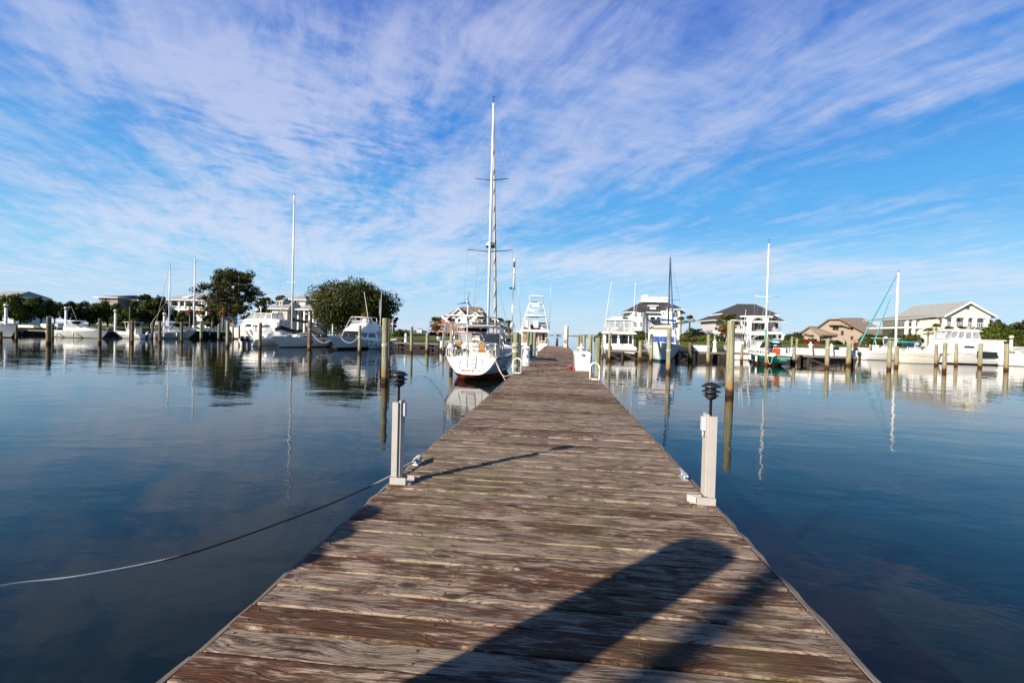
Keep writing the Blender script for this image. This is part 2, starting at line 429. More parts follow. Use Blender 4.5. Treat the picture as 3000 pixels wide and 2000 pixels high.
# ------------------------------------------------------------------ weathered timber
def deck_mat():
    M = bpy.data.materials.new('weathered deck boards'); M.use_nodes = True
    t = M.node_tree; b = t.nodes['Principled BSDF']
    co = nd(t, 'ShaderNodeTexCoord').outputs['Object']
    atn = nd(t, 'ShaderNodeAttribute', None, attribute_name='board'); at = atn.outputs['Color']; across = atn.outputs['Alpha']
    r1, r2, r3 = nd(t, 'ShaderNodeSeparateColor', {0: at}).outputs[:3]
    x, y, z = sep(t, co)
    off = mth(t, 'MULTIPLY', r1, 97.0)
    xs = mth(t, 'ADD', x, off)
    yl = mth(t, 'ADD', y, mth(t, 'MULTIPLY', r2, 0.7))
    # grain runs along the board (x); the knots push it aside
    vor = nd(t, 'ShaderNodeTexVoronoi', {'Vector': xyz(t, mth(t, 'MULTIPLY', xs, 1.6), mth(t, 'MULTIPLY', yl, 3.4), off), 'Scale': 1.0, 'Randomness': 1.0},
             feature='F1', distance='EUCLIDEAN', voronoi_dimensions='2D').outputs[0]
    kn = smooth(t, vor, 0.05, 0.42, 1.0, 0.0)
    wob = noise(t, xyz(t, mth(t, 'MULTIPLY', xs, 1.6), mth(t, 'MULTIPLY', yl, 7.0), off), 1.0, 3.0, 0.5)[0]
    yy = mth(t, 'ADD', yl, mth(t, 'ADD', mth(t, 'MULTIPLY', wob, 0.075), mth(t, 'MULTIPLY', kn, 0.05)))
    ring = nd(t, 'ShaderNodeMath', {0: mth(t, 'MULTIPLY', yy, 430.0)}, operation='SINE').outputs[0]
    ring = smooth(t, ring, -1, 1)
    fine = noise(t, xyz(t, mth(t, 'MULTIPLY', xs, 7.0), mth(t, 'MULTIPLY', yy, 150.0), off), 1.0, 5.0, 0.65)[0]
    streak = noise(t, xyz(t, mth(t, 'MULTIPLY', xs, 4.2), mth(t, 'MULTIPLY', yl, 40.0), off), 1.0, 6.0, 0.68, 0.3)[0]
    patch = noise(t, xyz(t, mth(t, 'MULTIPLY', xs, 2.6), mth(t, 'MULTIPLY', yl, 9.0), off), 1.0, 7.0, 0.72, 0.8)[0]
    wide = noise(t, xyz(t, mth(t, 'MULTIPLY', x, 0.5), mth(t, 'MULTIPLY', y, 0.55)), 1.0, 4.0, 0.6)[0]
    grey = mixc(t, fine, (0.27, 0.185, 0.125), (0.72, 0.555, 0.42))
    brown = mixc(t, fine, (0.035, 0.015, 0.008), (0.20, 0.085, 0.040))
    k = mth(t, 'ADD', mth(t, 'ADD', mth(t, 'MULTIPLY', streak, 0.75), mth(t, 'MULTIPLY', patch, 0.65)),
            mth(t, 'ADD', mth(t, 'MULTIPLY', mth(t, 'SUBTRACT', r3, 0.5), 0.22), mth(t, 'MULTIPLY', mth(t, 'SUBTRACT', wide, 0.5), 0.35)))
    c = mixc(t, smooth(t, k, 0.60, 0.82), grey, brown)
    c = nd(t, 'ShaderNodeVectorMath', {0: c, 'Scale': mth(t, 'ADD', mth(t, 'MULTIPLY', r3, 0.40), 0.56)}, operation='SCALE').outputs[0]
    # rusty red where the grey skin has worn through
    red = smooth(t, mth(t, 'ADD', mth(t, 'MULTIPLY', patch, 0.6), mth(t, 'MULTIPLY', streak, 0.5)), 0.59, 0.69)
    c = mixc(t, mth(t, 'MULTIPLY', red, mth(t, 'MULTIPLY', r2, 0.95)), c, (0.15, 0.026, 0.007))
    # black mildew and dark open grain
    mil = noise(t, xyz(t, mth(t, 'MULTIPLY', xs, 5.0), mth(t, 'MULTIPLY', yl, 26.0), 3.0), 1.0, 7.0, 0.75)[0]
    c = mixc(t, smooth(t, mil, 0.52, 0.65, 0, 0.88), c, (0.030, 0.024, 0.020))
    crack = noise(t, xyz(t, mth(t, 'MULTIPLY', xs, 2.2), mth(t, 'MULTIPLY', yy, 80.0), 9.0), 1.0, 5.0, 0.7)[0]
    cr = smooth(t, crack, 0.55, 0.64)
    c = mixc(t, mth(t, 'MULTIPLY', cr, 0.85), c, (0.022, 0.014, 0.010))
    c = mixc(t, mth(t, 'MULTIPLY', smooth(t, ring, 0.6, 0.95), mth(t, 'MULTIPLY', smooth(t, patch, 0.35, 0.6), 0.6)), c, (0.050, 0.027, 0.018))
    # knots: a dark core and rings round it
    core = smooth(t, vor, 0.05, 0.115, 1.0, 0.0)
    has = smooth(t, r3, 0.25, 0.45)
    c = mixc(t, mth(t, 'MULTIPLY', core, mth(t, 'MULTIPLY', has, 0.85)), c, (0.035, 0.020, 0.014))
    kr = mth(t, 'MULTIPLY', smooth(t, nd(t, 'ShaderNodeMath', {0: mth(t, 'MULTIPLY', vor, 95.0)}, operation='SINE').outputs[0], 0.2, 0.9), smooth(t, vor, 0.10, 0.24, 1.0, 0.0))
    c = mixc(t, mth(t, 'MULTIPLY', kr, mth(t, 'MULTIPLY', has, 0.6)), c, (0.06, 0.032, 0.02))
    # green algae along the sheltered middle of the walk
    alg = noise(t, xyz(t, mth(t, 'MULTIPLY', x, 0.9), mth(t, 'MULTIPLY', y, 0.35), 5.0), 1.0, 5.0, 0.65)[0]
    c = mixc(t, smooth(t, alg, 0.48, 0.68, 0, 0.42), c, (0.125, 0.105, 0.035))
    # broken pale line along the front edge, grime along the back edge
    en = noise(t, xyz(t, mth(t, 'MULTIPLY', xs, 2.2), mth(t, 'MULTIPLY', yl, 3.0), 7.0), 1.0, 6.0, 0.72)[0]
    ew = mth(t, 'MULTIPLY', smooth(t, across, 0.0, 0.05, 1.0, 0.0), smooth(t, en, 0.50, 0.62))
    c = mixc(t, mth(t, 'MULTIPLY', ew, 0.55), c, (0.42, 0.34, 0.23))
    c = mixc(t, mth(t, 'MULTIPLY', smooth(t, across, 0.90, 1.0), smooth(t, en, 0.62, 0.40)), c, (0.030, 0.022, 0.018))
    t.links.new(c, b.inputs['Base Color'])
    b.inputs['Roughness'].default_value = 0.85
    b.inputs['Specular IOR Level'].default_value = 0.25
    h = mth(t, 'ADD', mth(t, 'MULTIPLY', fine, 0.6), mth(t, 'SUBTRACT', mth(t, 'MULTIPLY', ring, 0.15), mth(t, 'MULTIPLY', cr, 1.1)))
    bp = nd(t, 'ShaderNodeBump', {'Height': h, 'Strength': 0.75, 'Distance': 0.006})
    t.links.new(bp.outputs[0], b.inputs['Normal'])
    return M
DECKWOOD = deck_mat()
OLDWOOD = mat('grey weathered timber', (0.19, 0.155, 0.125), 0.9, var=0.5, scale=3, bump=0.7, stretch_=(9, 1.2, 9))
DARKWOOD = mat('dark wet timber', (0.045, 0.034, 0.026), 0.85, var=0.4, scale=3, bump=0.5, stretch_=(4, 4, 1))
PALEWOOD = mat('pale split timber', (0.52, 0.45, 0.30), 0.85, var=0.4, scale=4, bump=0.5, stretch_=(1, 6, 6))

XL, XR = -1.645, 1.475              # the two edges of the main dock
def plank_deck(name, parent, x0, x1, y0, y1, pitch, ztop, rs, th=0.04, gap=0.0115):
    mb = MB(); colr = []; rg = random.Random(rs)
    y = y0
    while y < y1:
        w = pitch - gap + rg.uniform(-0.004, 0.003)
        a = rg.uniform(-0.0035, 0.0035); dz = rg.uniform(-0.006, 0.004); tl = rg.uniform(-0.008, 0.008)
        xa = x0 + rg.uniform(0.0, 0.02); xb = x1 - rg.uniform(0.0, 0.02); z = ztop + dz
        e = 0.006
        sec = [(0, -th), (0, -e), (e, 0), (w - e, 0), (w, -e), (w, -th)]
        nseg = 4; rings = []
        for i in range(nseg + 1):
            f = i / nseg; x = xa + (xb - xa) * f
            bow = math.sin(f * 3.1) * rg.uniform(-.002, .002)
            rings.append([(x, y + a * (f - .5) * 2 + q + bow, z + zz + tl * (q / w - .5)) for q, zz in sec])
        mb.loft(rings, 0)
        c = (rg.random(), rg.random(), rg.random())
        colr += [(*c, q / w) for q, zz in sec] * (nseg + 1)
        y += pitch
    ob = mb.build(name, DECKWOOD, parent)
    at = ob.data.attributes.new('board', 'FLOAT_COLOR', 'POINT')
    at.data.foreach_set('color', [q for c in colr for q in c])
    return ob

dock = thing('wooden_dock', 'long weathered plank dock running straight out from the camera between two path lights', 'dock', (0, 0, 0))
plank_deck('deck', dock, XL + 0.035, XR - 0.035, -1.49, 61.0, 0.19, DECK, 5)
rg = random.Random(11)
for side in (-1, 1):
    y = -1.5; e = XL if side < 0 else XR
    mb = MB()
    while y < 61:                          # rim boards: worn and split, of uneven height
        ln = rg.uniform(2.6, 4.4); top = DECK - 0.006 + rg.uniform(-0.012, 0.012)
        k = max(6, int(ln / .14)); rings = []
        for i in range(k + 1):
            yy = y + (ln - 0.012) * i / k
            wv = rg.uniform(-0.009, 0.007); ch = rg.uniform(0, .012) + (0.03 if rg.random() < .08 else 0)
            rings.append([(e - side * 0.032, yy, top - .24), (e + side * (0.010 + wv), yy, top - .24), (e + side * (0.010 + wv), yy, top - .014 - ch),
                          (e + side * wv, yy, top - ch), (e - side * 0.032, yy, top - ch * .5)])
        mb.loft(rings, 0)
        y += ln
    mb.build('rim_board', OLDWOOD, dock)
mb = MB()
for x in (XL + .12, -0.6, 0.45, XR - .12):
    mb.box(x - .04, x + .04, -1.49, 60.9, DECK - .27, DECK - .046)
mb.build('joist', DARKWOOD, dock)
for j, y in enumerate((0.6, 4.6, 8.6, 12.6, 17.4, 22.5, 27.5, 33, 38.5, 44, 50, 56, 60.4)):
    mb = MB().box(XL + .08, XR - .08, y - .06, y + .06, DECK - .47, DECK - .274)
    mb.build('cross_beam', DARKWOOD, dock)
    for x in (XL + .3, XR - .3):
        MB().tube([(x, y + .2, -2.4), (x, y + .2, DECK - .28)], .13, 10).build('support_pile', DARKWOOD, dock)
nm = MB()
for jx in (XL + .12, -0.6, 0.45, XR - .12):
    y = -1.49
    while y < 14:
        for q in (.05, .135):
            if rg.random() < .86:
                nm.lathe([(0.0055, -0.004), (0.0055, 0.0015), (0.003, 0.003)], 6, (jx + rg.uniform(-.02, .02), y + q, DECK - .001))
        y += .19
nm.build('nail_heads', mat('rusty nail', (0.10, 0.07, 0.055), 0.6, metal=0.5), dock)['kind'] = 'stuff'

# ------------------------------------------------------------------ pilings
def pile_mat(name, pale, dark, tide=(0.045, 0.026, 0.016)):
    M = bpy.data.materials.new(name); M.use_nodes = True
    t = M.node_tree; b = t.nodes['Principled BSDF']; b.inputs['Roughness'].default_value = 0.85
    b.inputs['Specular IOR Level'].default_value = 0.2
    co = nd(t, 'ShaderNodeTexCoord').outputs['Object']
    rnd = nd(t, 'ShaderNodeObjectInfo').outputs['Random']
    x, y, z = sep(t, co)
    o = mth(t, 'MULTIPLY', rnd, 50.0)
    p = xyz(t, mth(t, 'ADD', mth(t, 'MULTIPLY', x, 14), o), mth(t, 'MULTIPLY', y, 14), mth(t, 'MULTIPLY', z, 0.9))
    g = noise(t, p, 1.0, 6.0, 0.7)[0]
    q = noise(t, xyz(t, mth(t, 'ADD', mth(t, 'MULTIPLY', x, 3), o), mth(t, 'MULTIPLY', y, 3), mth(t, 'MULTIPLY', z, 1.2)), 1.0, 4.0, 0.6)[0]
    c = mixc(t, smooth(t, g, 0.32, 0.66), pale, dark)
    c = mixc(t, smooth(t, q, 0.45, 0.72, 0, 0.7), c, (0.20, 0.165, 0.075))
    crk = noise(t, xyz(t, mth(t, 'ADD', mth(t, 'MULTIPLY', x, 30), o), mth(t, 'MULTIPLY', y, 30), mth(t, 'MULTIPLY', z, 0.5)), 1.0, 3.0, 0.6)[0]
    c = mixc(t, smooth(t, crk, 0.62, 0.72, 0, 0.7), c, (0.07, 0.055, 0.035))
    zz = mth(t, 'ADD', z, mth(t, 'MULTIPLY', mth(t, 'SUBTRACT', q, 0.5), 0.5))
    c = mixc(t, smooth(t, zz, 0.40, 0.85, 0.8, 0.0), c, (0.27, 0.14, 0.035))     # rust brown splash zone
    c = mixc(t, smooth(t, zz, 0.22, 0.36, 1.0, 0.0), c, tide)                     # wet weed and oysters
    t.links.new(c, b.inputs['Base Color'])
    h = mth(t, 'SUBTRACT', g, mth(t, 'MULTIPLY', smooth(t, crk, 0.6, 0.7), 0.8))
    bp = nd(t, 'ShaderNodeBump', {'Height': h, 'Strength': 0.7, 'Distance': 0.02})
    t.links.new(bp.outputs[0], b.inputs['Normal'])
    return M
PILE_Y = pile_mat('treated piling', (0.38, 0.36, 0.245), (0.20, 0.185, 0.11))
PILE_G = pile_mat('green treated piling', (0.26, 0.285, 0.185), (0.13, 0.15, 0.088))
PILE_D = pile_mat('old brown piling', (0.21, 0.17, 0.10), (0.09, 0.07, 0.045))
def piling(x, y, top, r, material, label, group, lean=0.0, name='mooring_piling', cap=None, wraps=()):
    rg = random.Random(int(x * 97 + y * 31)); lean = lean or rg.uniform(-.012, .012)
    mb = MB(); n = 14; rings = []
    zs = [-1.8, -.3, 0.1, .3, .7, 1.2] + [1.2 + (top - 1.2) * f for f in (.4, .75)] + [top - .03, top]
    for z in zs:
        k = 1.06 - .08 * (z / max(top, 1)) + rg.uniform(-.015, .015)
        if z == top: k *= .93
        rings.append([(math.cos(2 * PI * j / n) * r * k * (1 + .03 * math.sin(3 * j + y)) + lean * z, math.sin(2 * PI * j / n) * r * k, z + (rg.uniform(-.006, .004) if z == top else 0)) for j in range(n)])
    mb.loft(rings, 0, True)
    for s in range(len(mb.s) - 1, len(mb.s)): mb.s[s] = False
    o = mb.build(name, material, None, (x, y, 0))
    for wz in wraps:
        wm = MB()
        for q in range(3): wm.tube([((r * 1.06) * math.cos(a) + lean * wz, (r * 1.06) * math.sin(a), wz + q * .035 + .02 * math.sin(a + q)) for a in [2 * PI * i / 14 for i in range(15)]], .018, 5)
        wm.build('rope_wrap', ROPEC if q % 2 else ROPEW, o)
    if cap:
        kk = MB().lathe([(r * 1.05, top - cap), (r * 1.04, top + .02), (r * .2, top + .12)], 14)
        kk.build('black_sleeve', BLACK, o)
    return tag(o, label, 'piling', group)
def pile_px(px, pyt, pyb, w, material, label, group='mooring pilings in the water', Y=None, lean=0.0, cap=None, wraps=()):
    if Y is None:
        p = ground(px, pyb); x, Y = p.x, p.y
    else:
        x = gx_at(px, Y, 1.0)
    top = pt(px, pyt, Y).z
    r = 0.5 * w * math.hypot(x, Y) / math.hypot(F_PX, px - VPX)
    return piling(x, Y, top, min(max(r, .10), .24), material, label, group, lean, cap=cap, wraps=wraps)
def A(cx, cy): return (cx / 4.704, 740 + cy / 4.704)
def crop(ox, oy, s): return lambda x, y: (ox + x / s, oy + y / s)
C1 = crop(0, 740, 4.704); C2 = crop(400, 740, 4.704); C3 = crop(750, 740, 4.704); C4 = crop(1200, 800, 4.9)
C5 = crop(1450, 800, 4.9); C6 = crop(1750, 760, 4.611); C7 = crop(2050, 760, 4.612); C8 = crop(2480, 760, 4.356)
def P(C, x, yt, yb, w, material, label, group='mooring pilings in the water', Y=None, cap=None, wraps=()):
    sc = {C1: 4.704, C2: 4.704, C3: 4.704, C4: 4.9, C5: 4.9, C6: 4.611, C7: 4.612, C8: 4.356}[C]
    a = C(x, yt); b = C(x, yb if yb else yt)
    return pile_px(a[0], a[1], b[1], w / sc, material, label, group, Y, cap=cap, wraps=wraps)
LG, RG_, MG = 'mooring pilings off the left shore', 'mooring pilings along the right slips', 'pilings along the main dock'
P(C1, 12, 1110, 1232, 34, PILE_D, 'dark piling cut by the left picture edge below the cropped boat bow', LG)
P(C1, 225, 1000, 1212, 30, PILE_D, 'thin dark piling right of the boat bow cut by the left edge', LG)
P(C1, 668, 880, 1262, 56, PILE_D, 'thick brown piling left of the small cruiser with a white hardtop', LG)
P(C1, 724, 980, 1192, 30, PILE_D, 'short dark piling tucked behind the thick brown piling left of the cruiser', LG)
P(C1, 1375, 905, 1252, 42, PILE_D, 'brown piling in front of the bow of the small hardtop cruiser', LG)
P(C1, 1822, 930, 1242, 40, PILE_D, 'olive brown piling in front of the white T top console boat', LG)
P(C1, 1790, 740, 1190, 16, PILE_D, 'tall thin pole just left of the piling before the T top console boat', LG, Y=66)
P(C1, 2100, 955, 1190, 24, PILE_D, 'thin piling between the T top console boat and the beige cabin boat', LG)
P(C1, 2202, 945, 1236, 38, PILE_D, 'dark piling at the stern of the beige cabin boat', LG)
P(C2, 620, 955, 1226, 34, PILE_D, 'brown piling at the bow of the beige cabin boat', LG)
P(C2, 890, 965, 1206, 36, PILE_Y, 'pale piling in front of the bow of the dark green sloop', LG)
P(C2, 1130, 985, 1202, 28, PILE_Y, 'pale piling in front of the stern of the dark green sloop', LG)
P(C2, 1255, 940, 1305, 48, PILE_Y, 'tall yellowish piling left of the twin dark outboards', LG)
P(C2, 1330, 1010, None, 22, PILE_D, 'thin piling by the bow of the white flybridge yacht', LG, Y=80)
P(C2, 1415, 1000, None, 22, PILE_D, 'thin piling before the middle of the white flybridge yacht', LG, Y=80)
P(C2, 1642, 1000, None, 22, PILE_D, 'thin piling before the aft cabin of the white flybridge yacht', LG, Y=80)
P(C2, 1700, 965, 1322, 44, PILE_D, 'brown piling between the twin outboards and the grey sloop bow', LG)
P(C3, 735, 935, 1336, 52, PILE_D, 'dark piling in front of the grey sloop with the navy sail cover', LG, wraps=(2.3,))
P(C3, 1425, 1000, 1382, 44, PILE_Y, 'pale piling in front of the sport fishing boat with the pipe frame', LG, wraps=(1.7,))
pile_px(1127, 932, 1121, 19, PILE_Y, 'tall pale piling standing alone left of the left path light', 'tall lone pilings', wraps=(1.75,))
pile_px(2137, 940, 1157, 21, PILE_Y, 'tall pale green piling standing alone right of the right path light', 'tall lone pilings')
P(C3, 1828, 910, None, 22, PILE_D, 'piling half hidden right behind the tall lone left piling', LG, Y=33)
P(C3, 2140, 1020, 1382, 42, PILE_Y, 'pale piling in open water right of the lone left piling', LG)
P(C4, 250, 860, 1127, 50, PILE_Y, 'short stout piling at the left pier end beside the white skiff', LG)
P(C4, 482, 790, None, 26, PILE_Y, 'slim piling between the white skiff and the stern of the big sailboat', LG, Y=52)
P(C4, 600, 720, None, 52, PILE_Y, 'pale piling rising behind the left stern rail of the big sailboat', MG, Y=27.5)
P(C4, 1315, 790, None, 42, PILE_G, 'green piling on the far side of the big sailboat foredeck', MG, Y=33)
P(C4, 1508, 848, None, 92, PILE_G, 'thick green piling at the left dock edge by the near white loop ladder', MG, Y=17.9, wraps=(1.15, 1.75, 2.0))
P(C4, 1562, 870, None, 52, PILE_G, 'thinner green piling just behind the thick one at the left dock edge', MG, Y=20.5)
P(C4, 1692, 852, None, 46, PILE_G, 'leftmost green piling of the three before the tower boat stern', MG, Y=30)
P(C4, 1745, 855, None, 40, PILE_G, 'middle green piling of the three before the tower boat stern', MG, Y=27.8)
P(C4, 1784, 857, None, 36, PILE_G, 'rightmost green piling of the three before the tower boat stern', MG, Y=29)
P(C5, 890, 940, None, 30, PILE_Y, 'pale piling with a black top sleeve at the far dock end', MG, Y=62, cap=1.1)
P(C5, 1035, 760, None, 30, PILE_Y, 'tall piling with a white post at the far right dock end', MG, Y=57)
P(C5, 1190, 885, None, 32, PILE_Y, 'leftmost piling of the cluster behind the white dock box', MG, Y=38)
P(C5, 1230, 885, None, 38, PILE_G, 'second piling of the cluster behind the white dock box', MG, Y=35)
P(C5, 1280, 890, None, 42, PILE_Y, 'third piling of the cluster, right behind the pedestal on the dock box side', MG, Y=31)
P(C5, 1362, 885, None, 62, PILE_Y, 'fourth and thickest piling behind the white dock box', MG, Y=24.5)
P(C5, 1470, 925, None, 84, PILE_G, 'big green piling beside the right white loop ladder', MG, Y=17.3)
P(C5, 1540, 960, 1212, 28, PILE_Y, 'slim piling behind the big green one at the right loop ladder', RG_)
P(C6, 160, 985, 1366, 40, PILE_Y, 'piling in front of the stern of the enclosed bridge yacht', RG_)
P(C6, 535, 1015, None, 22, PILE_Y, 'slim piling between the enclosed bridge yacht and the blue top cruiser', RG_, Y=58)
P(C6, 575, 1100, 1358, 42, PILE_Y, 'short piling at the left side of the blue top cruiser bow', RG_)
P(C6, 726, 1005, 1386, 44, PILE_Y, 'piling in front of the left bow of the blue top cruiser', RG_, wraps=(1.5,))
P(C6, 956, 935, 1526, 58, PILE_Y, 'tall near piling in front of the right bow of the blue top cruiser', RG_, wraps=(1.55,))
P(C6, 1250, 1120, 1372, 44, PILE_D, 'short brown piling at the right pier beside the long white dock box', RG_)
P(C6, 1278, 1090, None, 24, PILE_Y, 'thin piling behind the short brown piling at the right pier', RG_, Y=56)
P(C6, 1495, 1010, 1412, 44, PILE_Y, 'piling with a rope on it left of the tall lone right piling', RG_, wraps=(1.7,))
P(C6, 1582, 1020, None, 26, PILE_Y, 'thin piling behind the white pedestal on the right pier', RG_, Y=57)
P(C7, 565, 1140, 1386, 36, PILE_Y, 'slim piling left of the green sloop bow', RG_)
P(C7, 900, 1045, 1432, 44, PILE_Y, 'piling in front of the middle of the green sloop', RG_, wraps=(1.4,))
P(C7, 1240, 1040, None, 26, PILE_Y, 'thin piling on the pier just right of the green sloop stern', RG_, Y=56)
P(C7, 1306, 1070, None, 30, PILE_Y, 'thin pale piling behind the dock boxes on the right pier', RG_, Y=58)
P(C7, 1270, 1180, 1412, 38, PILE_Y, 'piling at the green sloop transom', RG_)
P(C7, 1718, 1070, 1466, 48, PILE_Y, 'yellow piling in open water before the right pier dock boxes', RG_, wraps=(1.9,))
P(C7, 2008, 1130, 1432, 56, PILE_Y, 'stout piling at the right end of the right pier', RG_)
P(C7, 2058, 1080, None, 28, PILE_Y, 'thin piling behind the right end of the right pier', RG_, Y=56)
P(C8, 295, 1080, 1262, 22, PILE_Y, 'thin piling before the hull of the hardtop console boat', RG_)
P(C8, 540, 1030, 1410, 46, PILE_Y, 'near piling left of the white mast with the teal sail cover', RG_)
P(C8, 632, 1110, 1376, 42, PILE_Y, 'piling standing right below the white mast with the teal sail cover', RG_)
P(C8, 880, 1080, 1306, 38, PILE_Y, 'piling before the teal bottomed boat', RG_)
P(C8, 1140, 1080, 1352, 34, PILE_Y, 'piling in front of the outboard of the teal bottomed boat', RG_)
P(C8, 1245, 1060, 1436, 42, PILE_Y, 'near piling at the left end of the big flybridge yacht', RG_)
P(C8, 1395, 1070, 1352, 34, PILE_Y, 'slim piling before the salon of the big flybridge yacht', RG_)
P(C8, 1700, 1070, 1382, 40, PILE_Y, 'piling before the aft deck of the big flybridge yacht', RG_)
P(C8, 1980, 1110, None, 34, PILE_Y, 'piling behind the stern of the big flybridge yacht', RG_, Y=80)
P(C8, 2035, 1075, 1416, 46, PILE_Y, 'piling before the small grey boat near the right picture edge', RG_)

# unseen piling, plus an added pole and cluster, throw shadows across the boards
piling(-2.0, 0.10, 2.90, .21, PILE_Y, 'thick piling beside the dock just left of the camera, casting the big shadow', 'pilings beside the camera')
piling(-7.75, -6.54, 7.4, .10, PILE_Y, 'tall thin pole added out of view behind the camera, casting the second soft shadow', 'pilings beside the camera')
for tx, ty, lab in ((-1.56, 2.95, 'nearest'), (-1.52, 3.32, 'middle'), (-1.49, 3.70, 'farthest')):  # stand-in cluster added out of view to shade the left dock edge
    piling(tx - 4.0 * .69, ty - 4.0 * .72, 2.62, .17, PILE_D, lab + ' of three unseen pilings added beside the camera to shade the left dock edge', 'shadow pilings added beside the camera')
# ------------------------------------------------------------------ path lights on angle posts
def path_light(x, y, side, label):
    """side = +1: post stands at the right dock edge; the angle's flange faces the deck"""
    t = thing('path_light', label, 'path light', (x, y, DECK), 0, 'path lights at the dock edges')
    s = side
    # angle post: one board faces the camera, the other runs back along the deck side
    p = MB()
    p.box(*((-.046, .012) if s < 0 else (-.012, .050)), -.03, -.004, .067, .80)
    p.build('post_front', VINYLW, t, bevel=.002)
    xi = -s * .036
    p = MB(); p.box(min(xi, xi + s * .023), max(xi, xi + s * .023), -.012, .105, .067, .815)
    p.build('post_side', VINYLW, t, bevel=.002)
    # base: a front strip and a strip pointing towards the deck
    p = MB(); a, b = (-.110, .052) if s > 0 else (-.050, .110)
    p.box(a, b, -.052, -.031, 0.0, .066)
    p.build('base_front', VINYLW, t, bevel=.002)
    p = MB()
    if s > 0: p.box(-.175, -.048, .03, .052, 0.0, .064); p.add([(-.115, -.0305, .003), (-.115, -.0305, .062), (-.175, .03, .062), (-.175, .03, .003)], [(0, 1, 2, 3)]); p.box(-.168, -.048, -.028, .029, .002, .008)
    else: p.box(.048, .165, .05, .072, 0.0, .064); p.box(.048, .15, -.03, .05, .002, .008)
    p.build('base_side', VINYLW, t, bevel=.002)
    p = MB(); xo = xi - s * .001
    p.box(min(xo, xo - s * .034), max(xo, xo - s * .034), .006, .064, .66, .79)
    bx = p.build('junction_box', mat('grey pvc box', (0.50, 0.51, 0.52), 0.45), t, bevel=.004)
    MB().tube([(xo - s * .017, .035, .655), (xo - s * .017, .035, .60)], .009, 8).build('conduit', mat('grey pvc box', (0, 0, 0)), bx)
    p = MB(); c = (s * .006, .034)
    p.lathe([(.0125, .70), (.0125, .945), (.018, .95), (.018, .97), (.0125, .975)], 12, (c[0], c[1], 0))
    p.build('stem', BLACKPT, t)
    h = MB(); q = lambda pr, n=24: h.lathe(pr, n, (c[0], c[1], 0))
    q([(.016, .945), (.030, .952), (.046, .962), (.052, .972), (.052, .978), (.03, .979)])           # cup
    q([(.050, .985), (.070, .984), (.072, .988), (.050, .996), (.030, .998)])                           # lowest brim
    q([(.056, 1.020), (.084, 1.017), (.087, 1.021), (.060, 1.034), (.036, 1.037)])                      # middle brim
    q([(.040, 1.064), (.084, 1.060), (.088, 1.064), (.068, 1.082), (.058, 1.090), (.038, 1.099), (.014, 1.105), (.004, 1.106)])   # roof
    h.build('lamp_shade', BLACKPT, t)
    g = MB().lathe([(.044, .975), (.044, 1.064)], 14, (c[0], c[1], 0))
    for k in range(3):
        aa = 2 * PI * k / 3 + .5
        g.bar((c[0] + .047 * math.cos(aa), c[1] + .047 * math.sin(aa), .975), (c[0] + .047 * math.cos(aa), c[1] + .047 * math.sin(aa), 1.064), .009)
    g.build('lamp_core', BLACK, t)
    return t
path_light(-1.545, 4.335, -1, 'path light with black tiered cap on the left dock edge, mooring rope passing behind it')
path_light(1.405, 4.285, 1, 'path light with black tiered cap on the right dock edge, no rope at its foot')

# ------------------------------------------------------------------ cleats and ropes on the main dock
def cleat(x, y, z, rot, label, group='dock cleats', L=.30):
    t = thing('dock_cleat', label, 'cleat', (x, y, z), rot, group)
    p = MB(); h = L / 2
    p.tube([(-h, 0, .058), (-h * .8, 0, .064), (-h * .3, 0, .060), (0, 0, .058), (h * .3, 0, .060), (h * .8, 0, .064), (h, 0, .058)], [.008, .013, .018, .019, .018, .013, .008], 10)
    p.build('horn', GALV, t)
    p = MB()
    for s in (-1, 1): p.tube([(s * h * .32, 0, .006), (s * h * .28, 0, .055)], [.022, .014], 10)
    p.hexa([(-h * .55, -.03, 0), (h * .55, -.03, 0), (h * .55, .03, 0), (-h * .55, .03, 0)], [(-h * .5, -.026, .012), (h * .5, -.026, .012), (h * .5, .026, .012), (-h * .5, .026, .012)])
    p.build('foot', GALV, t)
    return t
cleat(-1.545, 5.02, DECK, R(88), 'galvanised cleat wrapped in white rope behind the left path light')
cleat(1.385, 5.02, DECK, R(92), 'bare weathered cleat at the right dock edge beyond the right path light')
def rope(name, pts, r, m, label, group=None, n=6, sub=10, cat='rope'):
    """a smooth line through the points"""
    P_ = [Vector(p) for p in pts]; out = []
    for i in range(len(P_) - 1):
        a = P_[max(i - 1, 0)]; b = P_[i]; c = P_[i + 1]; d = P_[min(i + 2, len(P_) - 1)]
        for k in range(sub):
            f = k / sub
            out.append(.5 * ((2 * b) + (c - a) * f + (2 * a - 5 * b + 4 * c - d) * f * f + (3 * b - a - 3 * c + d) * f ** 3))
    out.append(P_[-1])
    return tag(MB().tube(out, r, n).build(name, m), label, cat, group)
def sag(a, b, drop, k=8):
    a = Vector(a); b = Vector(b)
    return [a.lerp(b, i / k) - Vector((0, 0, drop * 4 * (i / k) * (1 - i / k))) for i in range(k + 1)]
cw = []
for k in range(34):
    a = k * .8; cw.append((-1.545 + .030 * math.sin(a), 5.02 - .06 + .12 * (.5 + .5 * math.sin(a * .37)) + .02 * math.cos(a), DECK + .045 + .026 * math.cos(a)))
rope('wrapped_rope', cw, .010, ROPEW, 'white rope wound in a figure eight on the left dock cleat', sub=3)
